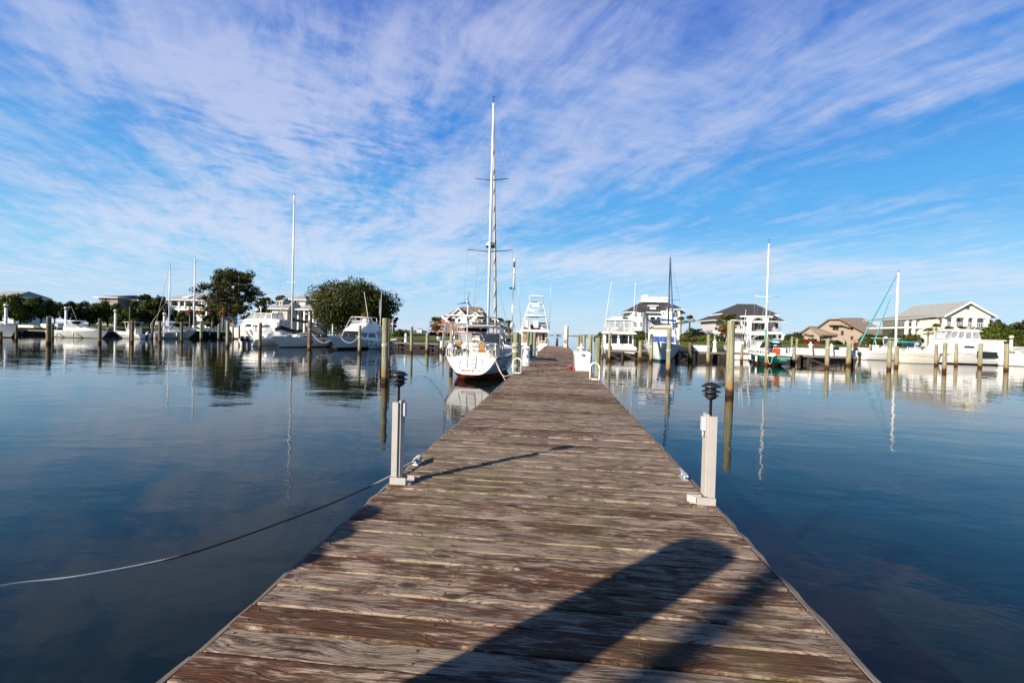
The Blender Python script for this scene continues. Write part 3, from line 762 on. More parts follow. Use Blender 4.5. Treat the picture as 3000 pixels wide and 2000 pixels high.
def dark_middle_rope():
    M = bpy.data.materials.new('mooring rope with dark middle'); M.use_nodes = True
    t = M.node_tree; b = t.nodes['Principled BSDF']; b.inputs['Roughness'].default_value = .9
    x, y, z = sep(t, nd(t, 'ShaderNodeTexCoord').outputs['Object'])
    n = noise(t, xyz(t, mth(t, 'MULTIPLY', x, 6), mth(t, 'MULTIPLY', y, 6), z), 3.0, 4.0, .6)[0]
    k = smooth(t, mth(t, 'ADD', x, mth(t, 'MULTIPLY', n, .3)), -2.70, -2.50)          # near-black along the middle stretch, pale towards both ends
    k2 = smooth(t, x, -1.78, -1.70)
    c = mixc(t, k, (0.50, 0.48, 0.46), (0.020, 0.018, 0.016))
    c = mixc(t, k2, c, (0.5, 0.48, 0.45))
    t.links.new(c, b.inputs['Base Color'])
    w = nd(t, 'ShaderNodeTexWave', {'Vector': xyz(t, mth(t, 'ADD', x, y), z), 'Scale': 28.0, 'Distortion': 1.0})
    bp = nd(t, 'ShaderNodeBump', {'Height': w.outputs[1], 'Strength': .6, 'Distance': .004}); t.links.new(bp.outputs[0], b.inputs['Normal'])
    return M
rp = [(-1.545, 5.0, DECK + .05), (-1.60, 4.72, DECK + .045), (-1.655, 4.45, DECK + .02)]
for px, py, Y in ((1140, 1405, 4.33), (1000, 1461, 4.0), (900, 1500, 3.75), (700, 1573, 3.34), (500, 1635, 3.0), (250, 1685, 2.62), (0, 1717, 2.32)):
    q = pt(px, py, Y); rp.append(tuple(q))
rp += [(-3.2, 1.8, 1.05)]
rp = rp[:3] + rp[4:]
rope('mooring_rope', rp, .0095, dark_middle_rope(), 'long mooring rope sagging from the left dock cleat over the water to the left edge', sub=8, n=8)

# ------------------------------------------------------------------ ladder hoops, pedestals, dock boxes
def hoop_ladder(x, y, label, side):
    t = thing('dock_ladder', label, 'ladder', (x, y, DECK), 0, 'white loop ladders on the main dock')
    for k, yy in enumerate((0.0, .30)):
        pts = [(-.155, yy, -.9), (-.155, yy, .42)] + [(-.155 * math.cos(a), yy, .42 + .155 * math.sin(a)) for a in [PI * i / 10 for i in range(1, 10)]] + [(.155, yy, .42), (.155, yy, .012)]
        MB().tube(pts if side < 0 else [(-q[0], q[1], q[2]) for q in pts], .019, 8).build('hoop', ALU, t)
    p = MB()
    p.box(-.17, .17, -.02, .02, .005, .03); p.box(-.17, .17, .28, .32, .005, .03)
    p.box(-.175, -.135, -.02, .32, .005, .034); p.box(.135, .175, -.02, .32, .005, .034)
    p.build('base_frame', ALU, t)
    for k in range(3):
        MB().box(-.19 if side < 0 else .12, -.12 if side < 0 else .19, .0, .30, -.25 - .28 * k, -.22 - .28 * k).build('rung', ALU, t)
    return t
hoop_ladder(-1.50, 17.1, 'nearest white loop ladder on the left dock edge by the big sailboat stern', -1)
hoop_ladder(-1.50, 27.3, 'farther white loop ladder on the left dock edge behind the power pedestal', -1)
hoop_ladder(1.30, 15.7, 'white loop ladder on the right dock edge beside the dock box', 1)
def pedestal(x, y, z, label, s=1.0, group='white power pedestals'):
    t = thing('power_pedestal', label, 'power pedestal', (x, y, z), 0, group)
    p = MB().lathe([(.19, 0), (.19, .05), (.165, .30), (.125, .62), (.118, .76)], 8)
    for i in range(len(p.s)): p.s[i] = False
    p.build('column', WHITE, t)
    p = MB().lathe([(.118, .765), (.20, .80), (.22, .83), (.22, .85), (.12, .93), (.075, .955)], 8)
    for i in range(len(p.s)): p.s[i] = False
    p.build('cap', WHITE, t)
    MB().lathe([(.06, .956), (.075, .99), (.062, 1.03), (.07, 1.045), (.03, 1.085), (.008, 1.10)], 10).build('lantern', WHITE, t)
    q = MB().box(-.05, .05, -.20, -.155, .42, .56); q.build('socket_box', LGREY, t)
    t.scale = (s, s, s)
    return t
pedestal(-1.47, 21.6, DECK, 'white tapered power pedestal on the left dock edge behind the near loop ladder')
pedestal(-1.52, 32.0, DECK, 'farther white power pedestal on the left before the tower boat stern')
pedestal(1.26, 24.2, DECK, 'white power pedestal rising behind the dock box on the right', 1.0)
def dock_box(x, y, z, w, d, h, label, rot=0.0, group='white dock boxes'):
    t = thing('dock_box', label, 'dock box', (x, y, z), rot, group)
    i = .05
    p = MB().hexa([(-w / 2 + i, -d / 2 + i, 0), (w / 2 - i, -d / 2 + i, 0), (w / 2 - i, d / 2 - i, 0), (-w / 2 + i, d / 2 - i, 0)],
                  [(-w / 2, -d / 2, h * .84), (w / 2, -d / 2, h * .84), (w / 2, d / 2, h * .84), (-w / 2, d / 2, h * .84)])
    p.build('body', WHITE, t, bevel=.02)
    j = .03; a, b = w / 2 + j, d / 2 + j
    p = MB().hexa([(-a, -b, h * .85), (a, -b, h * .85), (a, b, h * .85), (-a, b, h * .85)], [(-a + .06, -b + .08, h), (a - .06, -b + .08, h), (a - .06, b - .05, h), (-a + .06, b - .05, h)])
    p.build('lid', WHITE, t, bevel=.02)
    MB().box(-.06, .06, -d / 2 - .045, -d / 2 - .031, h * .78, h * .9).build('latch', STEEL, t)
    return t
dock_box(1.08, 20.3, DECK, .66, 1.9, .82, 'big white dock box on the right edge of the main dock')
rb = thing('red_bucket', 'small red plastic bucket on the dock beside the big dock box', 'bucket', (.60, 19.8, DECK))
MB().lathe([(.07, 0), (.095, .17), (.10, .18), (.085, .175), (.07, .02)], 12).build('pail', REDP, rb)
MB().tube([(-.095, 0, .17), (-.06, 0, .23), (0, 0, .25), (.06, 0, .23), (.095, 0, .17)], .005, 5).build('handle', STEEL, rb)
cleat(-1.42, 19.4, DECK, R(20), 'pale cleat lying by the base of the left power pedestal', L=.4)
cleat(-1.40, 24.6, DECK, R(80), 'cleat on the left dock edge beyond the power pedestal', L=.36)
cleat(.66, 22.4, DECK, R(80), 'cleat on the boards left of the big white dock box', L=.36)
wp = gx_at(1656, 56.3, 2)
t = thing('white_post', 'tall white square post at the right far end of the dock', 'post', (wp, 56.3, 0))
MB().box(-.16, .16, -.12, .12, -1, pt(1656, 957, 56.3).z).build('shaft', ALU, t)
MB().box(-.17, .17, -.135, .135, pt(1656, 957, 56.3).z + .002, pt(1656, 955, 56.3).z + .05).build('cap', WHITE, t)
MB().box(-.14, .14, -.22, -.124, 1.5, 1.9).build('sign_plate', ORWOOD, t)
t = thing('breaker_box', 'cream electrical box on a post between the green pilings at the left dock edge', 'electrical box', (gx_at(1520, 22.5, 2), 22.5, DECK))
MB().box(-.06, .06, .07, .15, 0, .95).build('post', OLDWOOD, t)
MB().box(-.13, .13, -.06, .065, .95, 1.65).build('cabinet', CREAM, t)

# ------------------------------------------------------------------ piers
def pier(name, label, a, b, width, bents, brace=True):
    a = Vector((a[0], a[1], 0)); b = Vector((b[0], b[1], 0)); d = b - a; L = d.length
    t = thing(name, label, 'pier', (a.x, a.y, 0), math.atan2(d.y, d.x))
    mb = MB(); rg = random.Random(int(L)); colr = []
    x = 0
    while x < L:
        z = DECK + rg.uniform(-.006, .006)
        mb.box(x, x + .21, -width / 2 + rg.uniform(-.01, .02), width / 2, z - .05, z); x += .22
    mb.build('deck', OLDWOOD, t)
    mb = MB()
    for s in (-1, 1): mb.box(0, L, s * width / 2 - .05 if s > 0 else -width / 2 - .03, width / 2 + .03 if s > 0 else -width / 2 + .05, DECK - .22, DECK - .056)
    mb.build('rim_board', OLDWOOD, t)
    n = max(2, int(L / bents))
    for i in range(n + 1):
        x = min(max(L * i / n, .2), L - .2)
        MB().box(x - .08, x + .08, -width / 2 + .1, width / 2 - .1, DECK - .50, DECK - .225).build('cross_beam', DARKWOOD, t)
        for s in (-1, 1):
            MB().tube([(x, s * (width / 2 - .25), -2), (x, s * (width / 2 - .25), DECK - .23)], .14, 8).build('support_pile', DARKWOOD, t)
        if brace and i < n:
            MB().bar((x + .3, -width / 2 + .06, DECK - .5), (x + 1.7, -width / 2 + .06, -.1), .06, .16).build('brace', DARKWOOD, t)
    return t
pier('wooden_pier', 'wooden pier from the left lawn behind the sport fishing boat to the main dock', (-34, 60.6), (-4, 58.6), 2.2, 4.2)
pier('wooden_pier', 'long wooden pier on the right with white dock boxes along it', (9.8, 57.0), (32.2, 53.4), 2.4, 4.0)
pier('wooden_pier', 'far left pier seen end on behind the small white cruisers', (-94, 40), (-92, 96), 2.2, 6.0, False)
pier('finger_pier', 'short finger pier reaching out at the far left between the cropped boat and the cruiser', (-92.5, 71), (-83, 70), 1.2, 5.0, False)
pier('finger_pier', 'short finger pier below the stern of the enclosed bridge yacht', (gx_at(1772, 53.5), 53.0), (gx_at(1872, 53), 52.2), 1.2, 2.6)

def rest(px, py, Y):                     # a spot on the right pier
    return gx_at(px, Y, DECK), Y
for (x0, x1, h, Y, lab) in ((1290, 1500, .72, 56.0, 'long white dock box on the right pier behind the short brown piling'),):
    a = gx_at(1750 + x0 / 4.611, Y); b = gx_at(1750 + x1 / 4.611, Y)
    dock_box((a + b) / 2, Y, DECK, b - a, .8, h, lab, R(-9))
for (x0, x1, h, Y, lab) in ((1200, 1452, .75, 54.7, 'white dock box just right of the green sloop transom'), (1555, 1752, .75, 54.2, 'white dock box in the middle of the right pier between two pedestals'),
                            (1815, 2090, .66, 53.5, 'long white dock box near the right end of the right pier'), (1900, 2035, .95, 54.4, 'white dock box standing behind the long one at the right pier end')):
    a = gx_at(2050 + x0 / 4.612, Y); b = gx_at(2050 + x1 / 4.612, Y)
    dock_box((a + b) / 2, Y, DECK, b - a, .8, h, lab, R(-9))
pedestal(gx_at(2093, 55.3), 55.3, DECK, 'white pedestal on the right pier left of the tall lone piling', 1.35)
pedestal(gx_at(2373, 54.4), 54.4, DECK, 'white pedestal on the right pier between two white dock boxes', 1.35)
pedestal(gx_at(2434, 53.2), 53.2, DECK, 'white pedestal on the right pier before the long end dock box', 1.25)
def box_at(C, x0, x1, ytop, Y, z, lab, rot=0):
    p0 = C(x0, ytop); p1 = C(x1, ytop); a = gx_at(p0[0], Y); b = gx_at(p1[0], Y)
    dock_box((a + b) / 2, Y, z, b - a, .9, max(.5, pt((p0[0] + p1[0]) / 2, p0[1], Y).z - z), lab, rot)
box_at(C1, 250, 498, 1000, 76, 1.2, 'low grey white box on the grass left of the thick brown piling')
box_at(C1, 592, 690, 980, 77, 1.2, 'upright white box on the grass behind the thick brown piling')
box_at(C1, 706, 832, 985, 78, 1.2, 'white box on the grass right of the thick brown piling')
pedestal(gx_at(750 + 2060 / 4.704, 59.4), 59.4, DECK, 'white pedestal on the left pier beside the lawn', 1.15)

# white columns with round globes on the shore
def globe_column(C, x, ytop, ybot, Y, lab, w=30):
    sc = 4.356 if C is C8 else 4.704
    pa = C(x, ytop); pb = C(x, ybot)
    X = gx_at(pa[0], Y); z1 = pt(pa[0], pa[1], Y).z; zb = DECK if Y < 80 else land_z(Y, X)
    r = w / sc * math.hypot(X, Y) / math.hypot(F_PX, pa[0] - VPX) / 2
    t = thing('globe_lamp', lab, 'lamp', (X, Y, zb), 0, 'white columns with globe lamps on the shore')
    h = z1 - zb
    MB().lathe([(r * 1.15, 0), (r * 1.05, .1), (r, .15), (r * .95, h - r * 3.0)], 12).build('column', ALU, t)
    MB().lathe([(r * 1.35, h - r * 2.95), (r * 1.4, h - r * 2.6)], 12).build('collar', mat('bronze', (.05, .035, .025), .5), t)
    MB().ball((0, 0, h - r * 1.25), (r * 1.45, r * 1.45, r * 1.3), 12, 8).build('globe', GLOBE, t)
    return t
globe_column(C1, 80, 703, 905, 66, 'globe lamp on a white column above the boat bow cut by the left edge', 36)
globe_column(C1, 906, 745, 1060, 69, 'globe lamp on a white column left of the small hardtop cruiser', 30)
globe_column(C1, 1588, 783, 1062, 74, 'globe lamp on a white column behind the bow of the T top console boat', 30)
globe_column(C2, 380, 825, 940, 88, 'globe lamp on a white column behind the beige cabin boat', 30)
globe_column(C2, 893, 855, 970, 94, 'globe lamp on a white column behind the boom of the dark green sloop', 28)
globe_column(C8, 2092, 968, 1200, 86, 'globe lamp on a white column by the hedge near the right edge', 32)
globe_column(C3, 1052, 985, 1110, 76, 'mushroom lamp on a slim post between the grey sloop and the sport fishing boat', 16)
# ------------------------------------------------------------------ boat building kit (local x forward from the stern, y to port, z up from the water)
WIRE = mat('rigging wire', (.33, .34, .36), .6)
class Hull:
    def __init__(self, L, B, fs, fb, sw=.85, rake=.9, flare=.3, keel=.35, counter=None, tm=.42, pw=1.0, srake=0.0, round_=.5, sheer_pow=1.7, aft=.45):
        self.__dict__.update(locals())
    def sheer(self, t): return self.fs + (self.fb - self.fs) * t ** self.sheer_pow
    def half(self, t):
        if t < self.tm: f = self.sw + (1 - self.sw) * math.sin(PI / 2 * t / self.tm)
        else: f = max(0.0, math.cos(PI / 2 * ((t - self.tm) / (1 - self.tm)) ** (1.35 * self.pw))) ** .9
        return max(.012, f * self.B / 2)
    def zk(self, t):
        if self.counter is None: return -self.keel * (1 - t ** 6)
        c = self.counter
        a = self.aft
        return c - (c + self.keel) * math.sin(min(1, t / a) * PI / 2) if t < a else -self.keel + self.keel * ((t - a) / (1 - a)) ** 3
    def ring(self, t, stripe):
        zs, zk, b = self.sheer(t), self.zk(t), self.half(t)
        lo, hi = stripe
        zl = [zk + (lo - zk) * f if zk < lo else zk for f in (0, .08, .3, .65, 1)]
        h0 = max(hi, zk)
        zl += [h0 + (zs - h0) * f for f in (0, .05, .15, .35, .65, .88, 1)]
        fl = self.flare * (.25 + .75 * t * t)
        p = self.round_ + .45 * self.flare * t * t
        out = []
        for z in zl:
            q = min(1.0, max(0.0, (z - zk) / (zs - zk)))
            w = b * (q ** p) * (1 - fl * (1 - q))
            x = t * self.L - self.rake * t ** 5 * (1 - q) ** 1.2 + self.srake * (1 - t) ** 6 * (1 - q)
            out.append((x, w, z))
        return out
    def build(self, parent, mats, stripe=(.06, .14), n=18, name='hull'):
        """mats: bottom, stripe, topside"""
        mb = MB(); R_ = [self.ring(i / n, stripe) for i in range(n + 1)]; k = len(R_[0])
        for s in (-1, 1):
            vs = [(x, s * w, z) for r in R_ for x, w, z in r]
            for j in range(k - 1):
                mi = 0 if j < 4 else (1 if j == 4 else 2)
                mb.add(vs, [(i * k + j, (i + 1) * k + j, (i + 1) * k + j + 1, i * k + j + 1) for i in range(n)], mi, True)
        r = R_[0]
        for j in range(k - 1):                       # transom
            mi = 0 if j < 4 else (1 if j == 4 else 2)
            a, b = r[j], r[j + 1]
            mb.add([(a[0], -a[1], a[2]), (a[0], a[1], a[2]), (b[0], b[1], b[2]), (b[0], -b[1], b[2])], [(0, 1, 2, 3)], mi)
        h = mb.build(name, mats, parent)
        bm = bmesh.new(); bm.from_mesh(h.data); bmesh.ops.remove_doubles(bm, verts=bm.verts, dist=.0005)
        bmesh.ops.recalc_face_normals(bm, faces=bm.faces); bm.to_mesh(h.data); bm.free()
        return h
    def deck(self, parent, m=None, z=-.04, t0=0.0, t1=1.0, n=14, name='deck'):
        mb = MB(); L = []; 
        for i in range(n + 1):
            t = t0 + (t1 - t0) * i / n; w = self.half(t) * .985; zz = self.sheer(t) + z; x = t * self.L
            L.append([(x, -w, zz), (x, -w * .5, zz + .03), (x, 0, zz + .045), (x, w * .5, zz + .03), (x, w, zz)])
        mb.loft(L, 0, True, False, False, False)
        return mb.build(name, m or DECKM, parent)
    def fenders(self, parent, spots, m=None):
        for t, s in spots:
            x, w, z = t * self.L, s * (self.half(t) + .05), self.sheer(t)
            f = MB().lathe([(.03, -.02), (.10, .06), (.11, .3), (.10, .52), (.03, .6)], 10, (x, w, z - .78)).build('fender', m or WHITE, parent)
            MB().tube([(x, w, z - .2), (x, w - s * .05, z + .03)], .012, 5).build('fender_line', ROPEW, f)
    def rail(self, parent, m, r=.03, dz=0, name='rub_rail', t0=0.0, t1=1.0):
        mb = MB()
        for s in (-1, 1):
            mb.tube([(t * self.L, s * self.half(t), self.sheer(t) + dz) for t in [t0 + (t1 - t0) * i / 16 for i in range(17)]], r, 6)
        return mb.build(name, m, parent)
    def guard(self, parent, t0, t1, h, m=None, r=.016, n=7, name='guard_rail', wires=1):
        mb = MB()
        for s in (-1, 1):
            top = []
            for i in range(n + 1):
                t = t0 + (t1 - t0) * i / n; w = self.half(t) * .95; z = self.sheer(t)
                mb.tube([(t * self.L, s * w, z - .02), (t * self.L, s * w, z + h)], r * .9, 5)
                top.append((t * self.L, s * w, z + h))
            for k in range(wires + 1):
                f = 1 - k * .5
                mb.tube([(x, y, z - h * (1 - f)) for x, y, z in top], r * (1 if k == 0 else .6), 5)
        if t1 > .97: mb.tube([(t1 * self.L, -self.half(t1) * .95, self.sheer(t1) + h), (t1 * self.L + .05, 0, self.sheer(t1) + h), (t1 * self.L, self.half(t1) * .95, self.sheer(t1) + h)], r, 5)
        return mb.build(name, m or STEEL, parent)

class Cab:
    """a cabin block: base rectangle, top rectangle, with panels laid on its faces"""
    def __init__(self, x0, x1, w0, z0, X0, X1, w1, z1, wf=None, Wf=None):
        wf = wf or w0; Wf = Wf or w1           # widths at the front
        self.b = [Vector((x0, -w0 / 2, z0)), Vector((x1, -wf / 2, z0)), Vector((x1, wf / 2, z0)), Vector((x0, w0 / 2, z0))]
        self.t = [Vector((X0, -w1 / 2, z1)), Vector((X1, -Wf / 2, z1)), Vector((X1, Wf / 2, z1)), Vector((X0, w1 / 2, z1))]
    E = {'right': (0, 1), 'front': (1, 2), 'left': (3, 2), 'back': (0, 3)}
    def block(self, mb, mi=0): return mb.hexa(self.b, self.t, mi)
    def p(self, side, u, v):
        i, j = self.E[side]
        return self.b[i].lerp(self.b[j], u).lerp(self.t[i].lerp(self.t[j], u), v)
    def panel(self, mb, side, u0, u1, v0, v1, off=.012, mi=0, skew=0.0):
        q = [self.p(side, u0, v0), self.p(side, u1, v0), self.p(side, u1 - skew, v1), self.p(side, u0 + (skew if skew < 0 else 0), v1)]
        n = (q[1] - q[0]).cross(q[3] - q[0]).normalized()
        c = sum(self.b + self.t, Vector()) / 8
        if n.dot(q[0] - c) < 0: n = -n
        return mb.ext([p_ - n * .01 for p_ in q], n * (.01 + off), mi)
    def panes(self, parent, name, m, u0, u1, v0, v1, off=.012, sides=('left', 'right')):
        for sd_ in sides:
            q = MB(); self.panel(q, sd_, u0, u1, v0, v1, off); q.build(name, m, parent)
    def sides(self, mb, u0, u1, v0, v1, off=.012, skew=0):
        self.panel(mb, 'left', u0, u1, v0, v1, off, 0, skew); self.panel(mb, 'right', u0, u1, v0, v1, off, 0, skew); return mb

def boat_at(name, label, cat, px, Y, head, z=0, group=None):
    """px, Y place the stern's middle at the waterline; head is the compass of the bow, 0 = +X, 90 = away from the camera"""
    return thing(name, label, cat, (gx_at(px, Y, 0), Y, z), R(head), group)

def outboard(parent, x, y, z=.55, m=None, s=1.0):
    m = m or ENGB
    c = MB().loft([[(x + s * a * math.cos(2 * PI * j / 10) - s * sh, y + s * b * math.sin(2 * PI * j / 10), z + s * h) for j in range(10)]
                   for a, b, h, sh in ((.16, .12, 0, .1), (.30, .19, .10, .16), (.33, .21, .35, .2), (.27, .18, .55, .26), (.10, .08, .62, .3))], 0, True)
    o = c.build('outboard_engine', m, parent)
    MB().hexa([(x - .28, y - .06, -.5), (x - .10, y - .06, -.5), (x - .10, y + .06, -.5), (x - .28, y + .06, -.5)], [(x - .26, y - .09, z + .02), (x + .02, y - .09, z + .02), (x + .02, y + .09, z + .02), (x - .26, y + .09, z + .02)]).build('engine_leg', BLACK, o)
    return o
def whip(parent, p, q, r=.018, m=None, name='antenna'):
    return MB().tube([p, q], [r, r * .5], 5).build(name, m or ALU, parent)

def spar(parent, x, z0, z1, r, m=None, spreaders=(), sm=None, beam=0, chain=None, rake=0.0, wires=True, wr=.008, bow=None, stern=None, hounds=None):
    """mast with spreaders and standing rigging"""
    m = m or ALU; H = z1 - z0
    ms = MB().tube([(x, 0, z0), (x - rake * H * .5, 0, z0 + H * .5), (x - rake * H, 0, z1)], [r, r * .95, r * .8], 10).build('mast', m, parent)
    px = lambda z: x - rake * (z - z0)
    tips = []
    for z, w in spreaders:
        MB().tube([(px(z), -w / 2, z + .12), (px(z), 0, z), (px(z), w / 2, z + .12)], [.022, .035, .022], 6).build('spreader', sm or m, ms)
        tips.append((z, w))
    mb = MB().tube([(px(z1), 0, z1), (px(z1), 0, z1 + .45)], .012, 5)
    mb.bar((px(z1) - .25, 0, z1 + .1), (px(z1) + .2, 0, z1 + .1), .04); mb.bar((px(z1), -.12, z1 + .42), (px(z1), .12, z1 + .42), .025)
    mb.build('masthead_gear', BLACK, ms)
    if wires:
        rg_ = MB()
        for s in (-1, 1):
            pts = [(px(z1), 0, z1 - .15)] + [(px(z), s * w / 2, z + .12) for z, w in sorted(tips, reverse=True)] + [(x - .1, s * beam / 2, chain)]
            rg_.tube(pts, wr, 4)
            if tips: rg_.tube([(px(tips[0][0]), 0, tips[0][0] - .1), (x - .5, s * beam / 2, chain)], wr, 4); rg_.tube([(px(tips[0][0]), 0, tips[0][0] - .1), (x + .5, s * beam / 2, chain)], wr, 4)
        if bow: rg_.tube([(px(z1), 0, z1 - .1), bow], wr, 4)
        if stern: rg_.tube([(px(z1), 0, z1 - .1), stern], wr, 4)
        rg_.build('rigging', WIRE, parent)
    return ms
def boom(parent, x, z, L, cover, cr=.2, m=None, up=0.0):
    b = MB().tube([(x, 0, z), (x - L, 0, z + up)], .075, 8).build('boom', m or ALU, parent)
    if cover:
        k = 9; rings = []
        for i in range(k + 1):
            f = i / k; h = cr * (1.9 - 1.25 * f) * (.96 + .06 * math.sin(i * 2.3)); w = cr * (.8 - .3 * f)
            xx = x + .1 - (L * .97) * f; zz = z - .1 + up * f
            rings.append([(xx, w * math.cos(a) * (1 if a < PI else .7), zz + (h * math.sin(a) if a < PI else .08 * math.sin(a))) for a in [2 * PI * j / 12 for j in range(12)]])
        MB().loft(rings, 0, True).build('sail_cover', cover, b)
    return b
def dodger(parent, x0, x1, w, z0, z1, m, win=True):
    k = 6; mb = MB(); r0 = []; 
    c = Cab(x0, x1, w, z0, x0 + .05, x1 - (x1 - x0) * .45, w * .88, z1)
    mb = MB(); c.block(mb); o = mb.build('spray_hood', m, parent, bevel=.08)
    if win:
        c.panes(o, 'hood_window', GLASS, .12, .88, .2, .8, sides=('front',)); c.panes(o, 'hood_window', GLASS, .35, .85, .25, .8)
    return o
def text_on(parent, s, size, loc, rot, m, name='lettering', ext=.004, italic=0.0):
    cu = bpy.data.curves.new(name, 'FONT'); cu.body = s; cu.size = size; cu.extrude = ext; cu.align_x = 'CENTER'; cu.shear = italic
    tmp = bpy.data.objects.new(name, cu); COL.objects.link(tmp)
    me = bpy.data.meshes.new_from_object(tmp.evaluated_get(bpy.context.evaluated_depsgraph_get()))
    bpy.data.objects.remove(tmp); me.materials.clear(); me.materials.append(m)
    o = bpy.data.objects.new(name, me); COL.objects.link(o); o.parent = parent; o.location = loc; o.rotation_euler = rot
    return o

# ------------------------------------------------------------------ the big white sailboat moored at the dock
a0 = Vector((gx_at(1380, 22.6, .6), 22.6, 0)); a1 = Vector((-4.78, 35.2, 0))
hd = math.degrees(math.atan2(a1.y - a0.y, a1.x - a0.x))
SB = thing('sailboat', 'big white sailboat at the dock with curved transom and blue wind generator', 'sailboat', a0, R(hd))
h = Hull(12.8, 3.9, 1.26, 1.62, sw=.66, rake=1.6, flare=.05, keel=.55, counter=.32, tm=.5, round_=.31, aft=.25, srake=-.10)
hl = h.build(SB, [REDBOT, BLKBOT, WHITE], stripe=(.25, .34), n=26)
h.deck(SB, DECKM)
h.rail(SB, BLACK, .035, -.12)
h.rail(SB, ALU, .03, .03, 'toe_rail')
h.guard(SB, .03, .98, .62, STEEL, .014, 11)
c = Cab(3.2, 8.6, 2.5, 1.22, 3.4, 8.2, 2.2, 1.82, 1.9, 1.6); mb = MB(); c.block(mb); ct = mb.build('cabin_trunk', WHITE, SB, bevel=.05)
for u in (.08, .34, .6): c.panes(ct, 'cabin_window', GLASS, u, u + .18, .35, .75)
# cockpit coamings, seats, helm
mb = MB()
for s in (-1, 1): mb.box(.35, 3.3, s * 1.0 - .16, s * 1.0 + .16, 1.16, 1.52)
mb.box(.28, .6, -1.1, 1.1, 1.16, 1.46)
mb.build('cockpit_coaming', CREAM, SB, bevel=.03)
mb = MB()
for s in (-1, 1): mb.box(.4, 3.2, s * 1.0 - .19, s * 1.0 + .19, 1.524, 1.56)
mb.box(.66, 3.2, -.82, -.45, 1.3, 1.36); mb.box(.66, 3.2, .45, .82, 1.3, 1.36)
mb.build('teak_seat', ORWOOD, SB)
mb = MB(); mb.box(1.35, 1.65, -.16, .16, 1.1, 2.05); mb.hexa([(1.25, -.25, 2.05), (1.65, -.25, 2.05), (1.65, .25, 2.05), (1.25, .25, 2.05)], [(1.35, -.2, 2.3), (1.6, -.2, 2.3), (1.6, .2, 2.3), (1.35, .2, 2.3)])
pd = mb.build('helm_pedestal', CREAM, SB)
mb = MB(); k = 20
for i in range(k):
    a, b = 2 * PI * i / k, 2 * PI * (i + 1) / k
    mb.tube([(1.22, .48 * math.cos(a), 2.0 + .48 * math.sin(a)), (1.22, .48 * math.cos(b), 2.0 + .48 * math.sin(b))], .016, 5)
for i in range(6): a = PI * i / 3; mb.tube([(1.22, 0, 2.0), (1.22, .48 * math.cos(a), 2.0 + .48 * math.sin(a))], .009, 4)
mb.build('steering_wheel', STEEL, pd)
for y, z, w, hh in ((-.62, 1.75, .5, .42), (.75, 1.8, .34, .4)):
    MB().box(.30, .40, y - w / 2, y + w / 2, z - hh / 2, z + hh / 2).build('storage_box', ORWOOD, SB, bevel=.02)
mb = MB().box(.12, .17, -1.15, -.62, 1.55, 1.98); mb.build('solar_panel', mat('grey solar glass', (.17, .18, .20), .35, var=.2, scale=20), SB)
# companionway bulkhead with varnished trim
mb = MB().box(3.0, 3.19, -.95, .95, 1.2, 1.9); mb.build('bulkhead', WHITE, SB)
mb = MB().box(2.97, 2.998, -.34, .34, 1.3, 1.86); mb.build('companionway_door', TEAK, SB)
# bimini on its frame with a dark window panel, and the pipe arch with the white solar bar
c = Cab(1.5, 3.4, 2.6, 2.80, 1.6, 3.3, 2.4, 2.90); mb = MB(); c.block(mb); bi = mb.build('bimini_top', GREYC, SB, bevel=.04)
mb = MB()
for s in (-1, 1):
    for x in (1.55, 2.4, 3.3): mb.tube([(2.1 + (x - 2.1) * .4, s * 1.45, 1.35), (x, s * 1.25, 2.81)], .016, 6)
for x in (1.55, 2.4, 3.3): mb.tube([(x, -1.25, 2.80), (x, 1.25, 2.80)], .014, 6)
mb.build('bimini_frame', STEEL, bi)
mb = MB(); mb.box(3.42, 3.46, -.35, .95, 2.46, 2.74); mb.build('enclosure_panel', BLKC, bi)
mb = MB()
for s in (-1.06, -.1, .8): mb.box(3.35, 3.41, s - .08, s + .08, 1.75, 2.5)
mb.build('varnished_post', TEAK, SB)
mb = MB().box(3.2, 3.34, -1.25, 1.25, 1.9, 2.42); mb.build('dodger_panel', GREYC, SB, bevel=.03)
mb = MB()
for s in (-1, 1):
    mb.tube([(.25, s * 1.32, 1.2), (.2, s * 1.42, 2.2), (.15, s * 1.38, 2.95), (.12, s * 1.2, 3.22)], .024, 7)
    mb.tube([(1.1, s * 1.42, 1.25), (.7, s * 1.42, 2.4), (.15, s * 1.38, 2.95)], .02, 7)
mb.tube([(.12, -1.2, 3.22), (.1, 0, 3.3), (.12, 1.2, 3.22)], .024, 7)
for z in (2.45, 2.7, 2.95): mb.tube([(.17, -1.42, z), (.05, 0, z + .04), (.17, 1.42, z)], .02, 6)
ar = mb.build('stern_arch', STEEL, SB)
mb = MB().box(-.25, .45, -.55, 1.30, 3.27, 3.33); mb.build('solar_bar', WHITE, ar)
for s, ye, ys in ((-1, -.7, (-1.22, -.7)), (1, .45, (.45, .8, 1.22))):
    mb = MB()
    for z in (1.55, 1.85): mb.tube([(1.0, s * 1.35, z), (.1, s * 1.22, z), (.02, ye, z)], .016, 5)
    for y in ys: mb.tube([(.05, y, 1.2), (.05, y, 1.87)], .014, 5)
    mb.build('stern_pulpit', STEEL, SB)
rg = random.Random(4)
mb = MB()                                  # coiled lines hanging on the pulpit
for y in (1.1, .9, -.95, 1.2, -1.15):
    for k in range(5):
        a = rg.uniform(.06, .1); mb.tube([(.0 - .03 * k * .3, y + a * math.sin(f) , 1.62 + .22 * math.cos(f) - .18) for f in [2 * PI * i / 12 for i in range(13)]], .012, 4)
mb.build('coiled_line', ROPEW, SB)
mb = MB()
